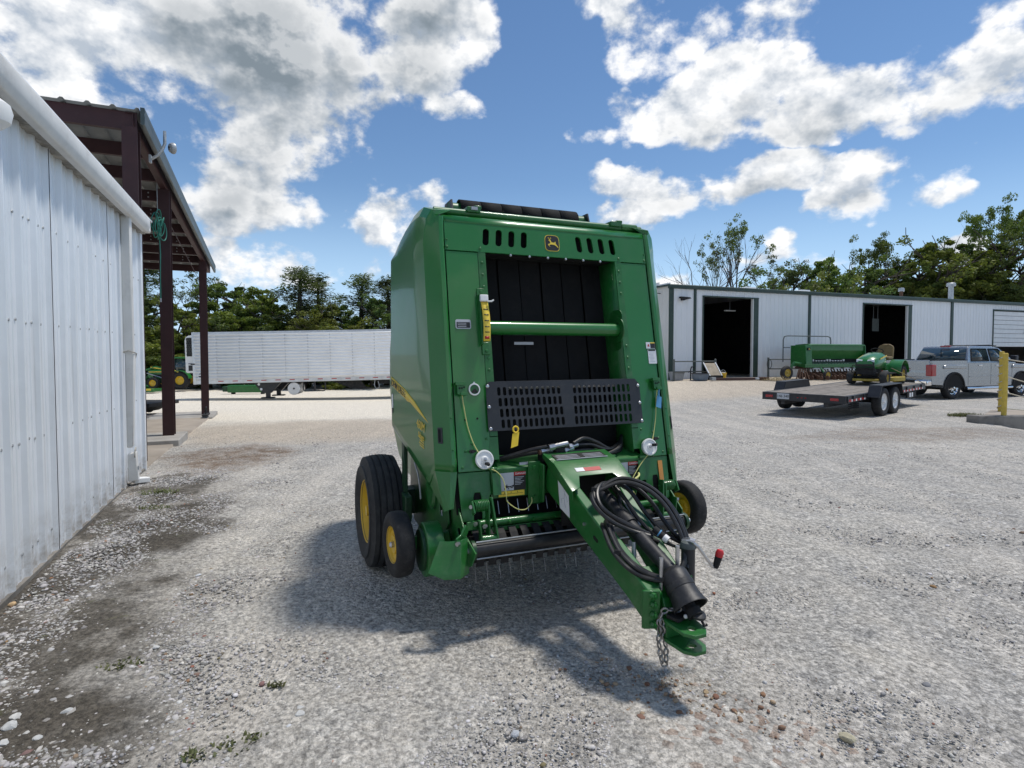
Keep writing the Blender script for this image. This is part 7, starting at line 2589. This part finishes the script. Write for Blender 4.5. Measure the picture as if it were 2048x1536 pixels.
    MB().tube(spline([(9.75, .1, H0), (9.72, .1, .55), (9.85, .1, .36), (9.98, .1, .50), (9.92, .1, .80)], 6), .02, 6).build('air_hose', 'galvanised', T)
    MB().bx(9.8, 15.6, .5, W - .5, .62, H0).build('chassis', 'black_matte', T)
    for x in (13.0, 14.3):
        for y, s in ((.28, -1), (W - .28, 1)):
            wheel(T, (x, y, .50), (0, s, 0), .50, .50, .29, 'tyre', 'aluminium', .12, 'wheel', n=28, crown=.05)
    MB().bx(15.85, 15.95, .1, W - .1, .48, .60).build('rear_guard', 'aluminium', T)


build_semi()


# ------------------------------------------------------------------ loader tractor and low implements far left
def build_tractor():
    o = (-24.45, 42.0)
    T = thing('loader_tractor', 'green farm tractor with front loader behind the canopy posts', 'tractor', (o[0], o[1], -.99), R(180 + 3))
    # forward = +X (towards picture left)
    for sy in (-1, 1):
        wheel(T, (0, sy * .78, .62), (0, sy, 0), .62, .42, .30, 'tyre', 'yellow_paint', .06, 'rear_wheel', n=32, lug=20, crown=.06)
        wheel(T, (2.0, sy * .72, .42), (0, sy, 0), .42, .30, .23, 'tyre', 'yellow_paint', .04, 'front_wheel', n=28, lug=16, crown=.05)
        P = [(0 + .72 * math.cos(R(a)), .68 + .68 * math.sin(R(a))) for a in range(20, 171, 15)]
        MB().poly(P + [(p[0] * .95, p[1] - .05) for p in P[::-1]], [], lambda x, z, t: (x, t, z), sy * .55, sy * 1.0).build('fender', 'green_paint', T)
        MB().beam((-.3, sy * .9, 1.05), (.6, sy * .9, 1.45), .05, .07).build('fender_stripe', 'yellow_decal', T)
    MB().bx(.75, 2.6, -.36, .36, .75, 1.38).build('hood', 'green_paint', T, bevel=.08, seg=3)
    for sy in (-1, 1):
        MB().beam((1.0, sy * .372, 1.25), (2.5, sy * .372, 1.22), .01, .07).build('hood_stripe', 'yellow_decal', T)
        MB().bx(1.3, 2.2, sy * .36, sy * .375, .85, 1.05).build('hood_screen', 'black_matte', T)
    MB().bx(-.2, 2.4, -.22, .22, .40, .80).build('chassis', 'green_dark', T)
    cab = MB()
    for (x, y) in ((-.45, -.68), (-.45, .68), (.85, -.6), (.85, .6)):
        cab.beam((x, y, .95), (x * .92, y * .95, 2.25), .07, .07)
    cab.build('cab_frame', 'green_dark', T)
    MB().bx(-.58, .90, -.74, .74, 2.22, 2.34).build('cab_roof', 'green_frame', T, bevel=.04)
    for sy in (-1, 1):
        MB().add([(-.4, sy * .66, 1.0), (.8, sy * .58, 1.0), (.75, sy * .56, 2.2), (-.4, sy * .63, 2.2)], [(0, 1, 2, 3)]).build('cab_window', 'dim_glass', T, solid=.01)
    MB().add([(.84, -.55, 1.2), (.84, .55, 1.2), (.80, .52, 2.2), (.80, -.52, 2.2)], [(0, 1, 2, 3)]).build('cab_window', 'dim_glass', T, solid=.01)
    for sy in (-1, 1):
        MB().tube([(.7, sy * .62, 1.35), (1.9, sy * .62, 1.62), (2.9, sy * .62, 1.25), (3.35, sy * .62, .55)], .07, 6).build('loader_arm', 'green_frame', T)
        MB().beam((.9, sy * .665, 1.42), (2.2, sy * .665, 1.58), .012, .09).build('loader_stripe', 'yellow_decal', T)
        MB().tube([(1.3, sy * .62, .75), (2.5, sy * .62, 1.15)], .04, 6).build('loader_ram', 'steel', T)
    MB().poly([(3.3, .75), (3.25, .15), (3.45, .05), (4.0, .05), (3.55, .2), (3.5, .70)], [], lambda x, z, t: (x, t, z), -.95, .95).build('bucket', 'green_frame', T)
    o = (-26.2, 39.0)
    M = thing('rotary_cutter', 'low green and yellow mowing implement in front of the loader tractor', 'implement', (o[0], o[1], float(gz(*o))), R(4))
    MB().bx(-1.3, 1.5, -.7, .7, .10, .30).build('deck', 'green_frame', M, bevel=.04)
    MB().bx(-1.2, 1.35, -.73, -.70, .22, .34).build('edge_stripe', 'yellow_decal', M)
    MB().tube([(-.3, 0, .3), (0, 0, .75), (.8, 0, .45)], .06, 6).build('hitch_mast', 'green_frame', M)
    o = (-18.3, 38.2)
    I = thing('green_header', 'long low green implement seen under the semi-trailer', 'implement', (o[0], o[1], float(gz(*o))), R(8))
    MB().bx(-1.0, 1.5, -.3, .3, .12, .62).build('body', 'green_frame', I, bevel=.06)
    MB().bx(-1.35, -1.0, -.2, .2, .18, .55).build('end_cap', 'green_dark', I, bevel=.05)
    for x in (-.7, 1.2):
        MB().bx(x - .06, x + .06, -.25, .25, -.05, .14).build('skid', 'black_matte', I)


build_tractor()

# ------------------------------------------------------------------ trees
def limb(mb, p, d, L, r, depth, rng, tips, spread=.6, up=.25, nchild=(2, 4), taper=.62, seg=4, shrink=(.6, .82)):
    pts, rad = [p.copy()], [r]
    q = p.copy()
    dd = d.normalized()
    for i in range(seg):
        dd = (dd + Vector((rng.gauss(0, .14), rng.gauss(0, .14), rng.gauss(0, .10) + up * .12))).normalized()
        q = q + dd * (L / seg)
        pts.append(q.copy())
        rad.append(r * (1 - (1 - taper) * (i + 1) / seg))
    mb.tube(pts, r, 6 if depth > 1 else 4, radii=rad)
    tips.append((q.copy(), depth))
    if depth <= 0:
        return
    for k in range(rng.randint(*nchild)):
        t = rng.uniform(.45, 1.0)
        i = min(seg - 1, int(t * seg))
        b = pts[i].lerp(pts[i + 1], t * seg - i)
        ax = Vector((rng.gauss(0, 1), rng.gauss(0, 1), rng.gauss(0, .5)))
        nd = (dd + ax.normalized() * spread + Vector((0, 0, up))).normalized()
        limb(mb, b, nd, L * rng.uniform(*shrink), rad[i] * .62, depth - 1, rng, tips, spread, up, nchild, taper, seg, shrink)


def leaf_mesh(name, centres, mat, rng, leaf=.16, aspect=.55, droop=.0):
    """centres: list of (pos, radius, count, flat) leaf clumps"""
    P = []
    T = []
    for (c, rad, cnt, flat, tone) in centres:
        u = rng.normal(size=(cnt, 3))
        u /= np.linalg.norm(u, axis=1)[:, None] + 1e-9
        rr = rad * rng.rand(cnt, 1) ** .38
        p = np.array(c) + u * rr * np.array([1, 1, flat])
        P.append(p)
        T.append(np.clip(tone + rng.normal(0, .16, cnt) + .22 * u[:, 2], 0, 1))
    P = np.concatenate(P)
    T = np.concatenate(T)
    n = len(P)
    a = rng.normal(size=(n, 3))
    a[:, 2] = a[:, 2] * .55 - droop
    a /= np.linalg.norm(a, axis=1)[:, None]
    b = np.cross(a, rng.normal(size=(n, 3)))
    b /= np.linalg.norm(b, axis=1)[:, None] + 1e-9
    s = leaf * rng.uniform(.6, 1.3, (n, 1))
    V = np.stack([P - a * s * .5, P + b * s * aspect * .5, P + a * s * .5, P - b * s * aspect * .5], 1).reshape(-1, 3)
    me = bpy.data.meshes.new(name)
    me.vertices.add(n * 4)
    me.vertices.foreach_set('co', V.reshape(-1).astype(np.float32))
    me.loops.add(n * 4)
    me.loops.foreach_set('vertex_index', np.arange(n * 4, dtype=np.int32))
    me.polygons.add(n)
    me.polygons.foreach_set('loop_start', np.arange(0, n * 4, 4, dtype=np.int32))
    me.polygons.foreach_set('loop_total', np.full(n, 4, np.int32))
    me.update(calc_edges=True)
    at = me.attributes.new('tone', 'FLOAT', 'POINT')
    at.data.foreach_set('value', np.repeat(T, 4).astype(np.float32))
    me.materials.append(MAT[mat])
    return me


def proto_broad(seed, mat, h=9.0, w=3.2, leaf=.23, cnt=165, gaps=.0, low=.12, nb=125):
    rng = np.random.RandomState(seed)
    prg = random.Random(seed)
    mb = MB()
    tips = []
    trunk = [Vector((0, 0, -.3)), Vector((prg.uniform(-.1, .1), prg.uniform(-.1, .1), h * .25)), Vector((prg.uniform(-.3, .3), prg.uniform(-.3, .3), h * .55)), Vector((prg.uniform(-.4, .4), prg.uniform(-.4, .4), h * .85))]
    mb.tube(trunk, .2, 8, radii=[.026 * h, .02 * h, .013 * h, .004 * h])
    for k in range(10):
        t = prg.uniform(.25, .95)
        b = trunk[1].lerp(trunk[3], t)
        a = prg.random() * 6.28
        limb(mb, b, Vector((math.cos(a), math.sin(a), .45)), w * prg.uniform(.55, .85), .009 * h, 1, prg, tips, .5, .25, (2, 3))
    cl = []
    # lobes make the outline lumpy, clumps inside each lobe make light and dark patches
    lobes = []
    for k in range(11):
        a = prg.random() * 6.28
        zz = prg.uniform(low, .86)
        rr = w * math.sqrt(max(.05, 1 - ((zz - .42) / .62) ** 2)) * prg.uniform(.35, .72)
        lobes.append((math.cos(a) * rr, math.sin(a) * rr, zz * h, w * prg.uniform(.30, .50)))
    lobes.append((0, 0, h * .88, w * .34))
    lobes.append((prg.uniform(-.5, .5), prg.uniform(-.5, .5), h * .5, w * .6))
    for (x, y, z, r) in lobes:
        m = int(nb / 13 * (r / (w * .4)) ** 1.6) + 2
        for i in range(m):
            u = rng.normal(size=3)
            u /= np.linalg.norm(u)
            if u[2] < -.3:
                u[2] *= .4
            q = np.array([x, y, z]) + u * r * rng.uniform(.55, 1.05) * np.array([1, 1, .8])
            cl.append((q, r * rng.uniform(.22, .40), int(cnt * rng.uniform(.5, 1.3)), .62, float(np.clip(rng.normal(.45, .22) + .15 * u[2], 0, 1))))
    for (p, d) in tips[::3]:
        cl.append((np.array(p), w * .16, cnt // 2, .7, .5))
    return mb.mesh('trunk', 'bark', fix=False), leaf_mesh('crown', cl, mat, rng, leaf)


def proto_cedar(seed, mat, h=9.0, w=2.2, leaf=.17, cnt=75):
    rng = np.random.RandomState(seed)
    prg = random.Random(seed)
    mb = MB()
    mb.tube([(0, 0, -.3), (.05, 0, h * .5), (0, .05, h * .98)], .15, 7, radii=[.022 * h, .013 * h, .002 * h])
    cl = []
    for k in range(64):
        t = (k + prg.random()) / 64
        z = h * (.08 + .92 * t)
        a = prg.random() * 6.28
        r = w * (1 - t) ** .75 * prg.uniform(.55, 1.12) + .12
        e = Vector((math.cos(a) * r, math.sin(a) * r, z + r * prg.uniform(.05, .45)))
        b = Vector((0, 0, z - .1))
        mb.tube([b, b.lerp(e, .5) + Vector((0, 0, -.06)), e], .03, 4, radii=[.012 * h * (1 - t) + .01, .012, .005])
        m = max(2, int(r / .38))
        for i in range(m):
            q = b.lerp(e, (i + .8) / m)
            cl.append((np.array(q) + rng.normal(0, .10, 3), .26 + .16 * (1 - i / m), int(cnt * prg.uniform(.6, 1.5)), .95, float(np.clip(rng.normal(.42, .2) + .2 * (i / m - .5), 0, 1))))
    return mb.mesh('trunk', 'bark', fix=False), leaf_mesh('crown', cl, mat, rng, leaf, .30)


def proto_airy(seed, mat, h=14.0, w=3.6, leaf=.24, cnt=30, lean=0.0, bare=0.0, bark='bark', depth=3, trunk_h=.42):
    rng = np.random.RandomState(seed)
    prg = random.Random(seed)
    mb = MB()
    tips = []
    top = Vector((lean * h * .5, 0, h * trunk_h))
    mb.tube([Vector((0, 0, -.3)), Vector((lean * h * .15, .05, h * trunk_h * .5)), top], .2, 8, radii=[.020 * h, .016 * h, .011 * h])
    n0 = 5
    for k in range(n0):
        a = 6.28 * k / n0 + prg.uniform(-.5, .5)
        limb(mb, top - Vector((0, 0, h * .06 * k / n0)), Vector((math.cos(a) * .55 + lean, math.sin(a) * .55, 1.0)), h * (1 - trunk_h) * .52, .0085 * h, depth, prg, tips, .55, .28, (2, 3), .55, 4, (.58, .78))
    me_t = mb.mesh('trunk', bark, fix=False)
    cl = []
    for (p, d) in tips:
        if d <= 1 and prg.random() > bare:
            cl.append((np.array(p), prg.uniform(.30, .62) * w / 3.2, int(cnt * prg.uniform(.5, 1.4)), .6, float(np.clip(rng.normal(.5, .22), 0, 1))))
    if not cl:
        return me_t, None
    return me_t, leaf_mesh('crown', cl, mat, rng, leaf, .5, .2)


PROTO = {
    'broad0': proto_broad(1, 'leaf_mid', 9, 3.3), 'broad1': proto_broad(2, 'leaf_warm', 8.5, 3.4), 'broad2': proto_broad(3, 'leaf_dark', 9.5, 3.2),
    'broad3': proto_broad(4, 'leaf_mid', 9, 3.0),
    'cedar0': proto_cedar(11, 'leaf_cedar', 10, 2.3), 'cedar1': proto_cedar(12, 'leaf_cedar', 10, 2.0),
    'airy0': proto_airy(21, 'leaf_mid', 14, 4.2, cnt=85, leaf=.27), 'airy1': proto_airy(22, 'leaf_cedar', 12, 3.4, cnt=36, bare=.25),
    'airy2': proto_airy(27, 'leaf_mid', 14, 3.4, cnt=34, leaf=.25, bare=.2, lean=.12, trunk_h=.5),
    'bare0': proto_airy(23, 'leaf_cedar', 9, 3.0, bare=1.0, bark='bark_grey', depth=3, trunk_h=.30),
    'bush0': proto_broad(31, 'leaf_warm', 3.6, 2.3, .17, 130, low=.05, nb=80), 'bush1': proto_broad(32, 'leaf_dark', 3.4, 2.4, .17, 130, low=.05, nb=80),
}
PH = {k: max(max(v.co.z for v in m.vertices) for m in pr if m is not None) * .985 for k, pr in PROTO.items()}


def tree(kind, px, top, Y, label, name='tree', wide=1.0, rz=None, group='trees beyond the yard'):
    """tree whose top stands at photo row `top` at distance Y; px = photo column"""
    X = (px - 1024) / 1120 * Y
    g = float(gz(X, Y))
    zt = 1.72 + (704 - top) / 1120 * Y
    s = (zt - g) / PH[kind]
    rnd = random.Random(int(px * 7 + top))
    t = thing(name, label, 'bush' if kind.startswith('bush') else 'tree', (X, Y, g), rnd.random() * 6.28 if rz is None else rz, group if not kind.startswith('bush') else 'bushes beyond the yard')
    t.scale = (s * wide, s * wide, s)
    tr, cr = PROTO[kind]
    place(tr, 'trunk', t)
    if cr is not None:
        place(cr, 'crown', t)
    return t


LEFT = [
    ('cedar0', 290, 520, 52, 2.3, 'dark shaggy cedar behind the canopy, left of the near post'),
    ('airy1', 378, 535, 56, .9, 'thin grey-leaved tree between the two canopy posts'),
    ('broad1', 360, 598, 47, 1.05, 'yellow-green rounded tree low between the canopy posts'),
    ('broad2', 312, 590, 50, 1.05, 'dark broad tree behind the near canopy post'),
    ('broad0', 438, 556, 52, 1.05, 'tall round green tree just right of the far canopy post'),
    ('broad2', 482, 562, 56, 1.05, 'dark green round tree second to the right of the far post'),
    ('broad1', 524, 566, 50, 1.05, 'bright green round tree over the middle of the semi-trailer'),
    ('broad3', 566, 590, 52, 1.1, 'green tree left of the tall cedar over the semi-trailer'),
    ('cedar1', 602, 534, 49, 2.4, 'tall cedar with a ragged top above the semi-trailer'),
    ('cedar0', 638, 548, 52, 2.2, 'slimmer cedar right against the tall ragged one'),
    ('broad1', 652, 600, 46, 1.1, 'low yellow-green tree right of the two cedars'),
    ('broad0', 690, 600, 49, 1.05, 'rounded tree in the dip of the treeline before the baler'),
    ('cedar1', 725, 548, 50, 2.2, 'cedar with a bare leader left of the baler'),
    ('broad2', 752, 585, 47, 1.0, 'dark tree filling between the last two cedars'),
    ('cedar0', 778, 552, 49, 2.4, 'dark cedar touching the left side of the baler'),
    ('broad3', 830, 575, 52, 1.1, 'green tree hidden behind the left of the baler'),
    ('broad0', 900, 570, 54, 1.1, 'green tree hidden behind the middle of the baler'),
    ('broad1', 985, 580, 56, 1.1, 'bright tree hidden behind the baler face'),
    ('broad3', 1080, 585, 57, 1.1, 'green tree hidden behind the right of the baler'),
]
for (k, x, t, Y, w, lab) in LEFT:
    tree(k, x, t, Y, lab, 'cedar_tree' if k.startswith('cedar') else 'broadleaf_tree', w)
for i, (x, Y, lab) in enumerate(((300, 45, 'dark bush at the tree foot beside the shed corner'), (360, 46, 'bush behind the loader tractor cab'), (420, 47, 'bush behind the front of the semi-trailer'), (480, 46, 'bush behind the second fifth of the semi-trailer'), (545, 46, 'bush behind the middle of the semi-trailer'), (610, 45, 'bush below the tall ragged cedar'), (675, 46, 'bush below the dip in the treeline'), (740, 45, 'bush behind the rear half of the semi-trailer'))):
    tree('bush%d' % (i % 2), x, 636 + (i % 3) * 8, Y, lab, 'bush', 1.3)
RIGHT = [
    ('bare0', 1402, 482, 56, .95, 'leafless grey tree behind the workshop corner'),
    ('airy1', 1438, 468, 58, .45, 'half-bare thin tree beside the leafless one'),
    ('airy2', 1470, 434, 57, .62, 'tall tree with an open fan of leaves above the workshop'),
    ('airy1', 1552, 508, 60, .8, 'open dark tree left of the thick treeline'),
    ('broad2', 1580, 528, 58, .8, 'small dark round tree at the left end of the thick treeline'),
    ('broad0', 1655, 502, 56, .85, 'upright green tree behind the middle of the workshop'),
    ('airy0', 1742, 466, 60, .55, 'loose open-crowned tree above the second bay'),
    ('broad3', 1735, 512, 56, 1.0, 'full green tree under the loose open-crowned one'),
    ('broad0', 1832, 484, 57, .95, 'tall dark-based green tree right of the second bay'),
    ('broad1', 1872, 470, 55, .95, 'bright green tall tree right of centre in the treeline'),
    ('broad2', 1912, 474, 58, 1.0, 'dark tall tree behind the galvanised flue'),
    ('airy0', 1985, 400, 60, .55, 'tallest airy tree at the right of the treeline'),
    ('broad3', 1955, 470, 57, .95, 'full tree left under the tallest airy one'),
    ('broad2', 1990, 470, 54, 1.0, 'dark tree under the tallest airy one'),
    ('airy0', 2056, 405, 62, .55, 'tall airy tree cut by the right picture edge'),
    ('broad3', 2040, 480, 55, 1.05, 'full green tree low at the right picture edge'),
    ('broad2', 1785, 520, 60, 1.05, 'dark tree filling the treeline behind the second bay'),
    ('broad2', 1690, 540, 61, 1.05, 'dark tree filling the treeline behind the drill'),
    ('broad0', 2120, 470, 58, 1.1, 'green tree beyond the right picture edge'),
    ('broad1', 2220, 480, 58, 1.1, 'bright green tree well beyond the right picture edge'),
]
for (k, x, t, Y, w, lab) in RIGHT:
    tree(k, x, t, Y, lab, 'airy_tree' if k.startswith('airy') else ('bare_tree' if k.startswith('bare') else 'broadleaf_tree'), w)
for i, (x, t, Y, lab) in enumerate(((1450, 545, 53, 'bush at the foot of the fan-leaved tree'), (1530, 545, 53, 'bush peeping over the first bay'), (1600, 552, 52, 'yellowish bush over the first roof vent'), (1660, 556, 52, 'light green bush between the roof vents'), (1720, 560, 52, 'bush over the second roof vent'), (1790, 562, 53, 'bush above the second bay door'), (1850, 566, 53, 'bush behind the rusty flue'), (1915, 568, 54, 'bush left of the galvanised flue'), (1985, 570, 54, 'bush right of the galvanised flue'), (2045, 572, 55, 'bush at the right end above the workshop roof'))):
    tree('bush%d' % (0 if i in (2, 3, 6) else 1), x, t, Y, lab, 'bush', 1.0 if i < 2 else .75)

# ------------------------------------------------------------------ tidy up
for o in bpy.data.objects:
    if 'VOFF' in o:
        del o['VOFF']
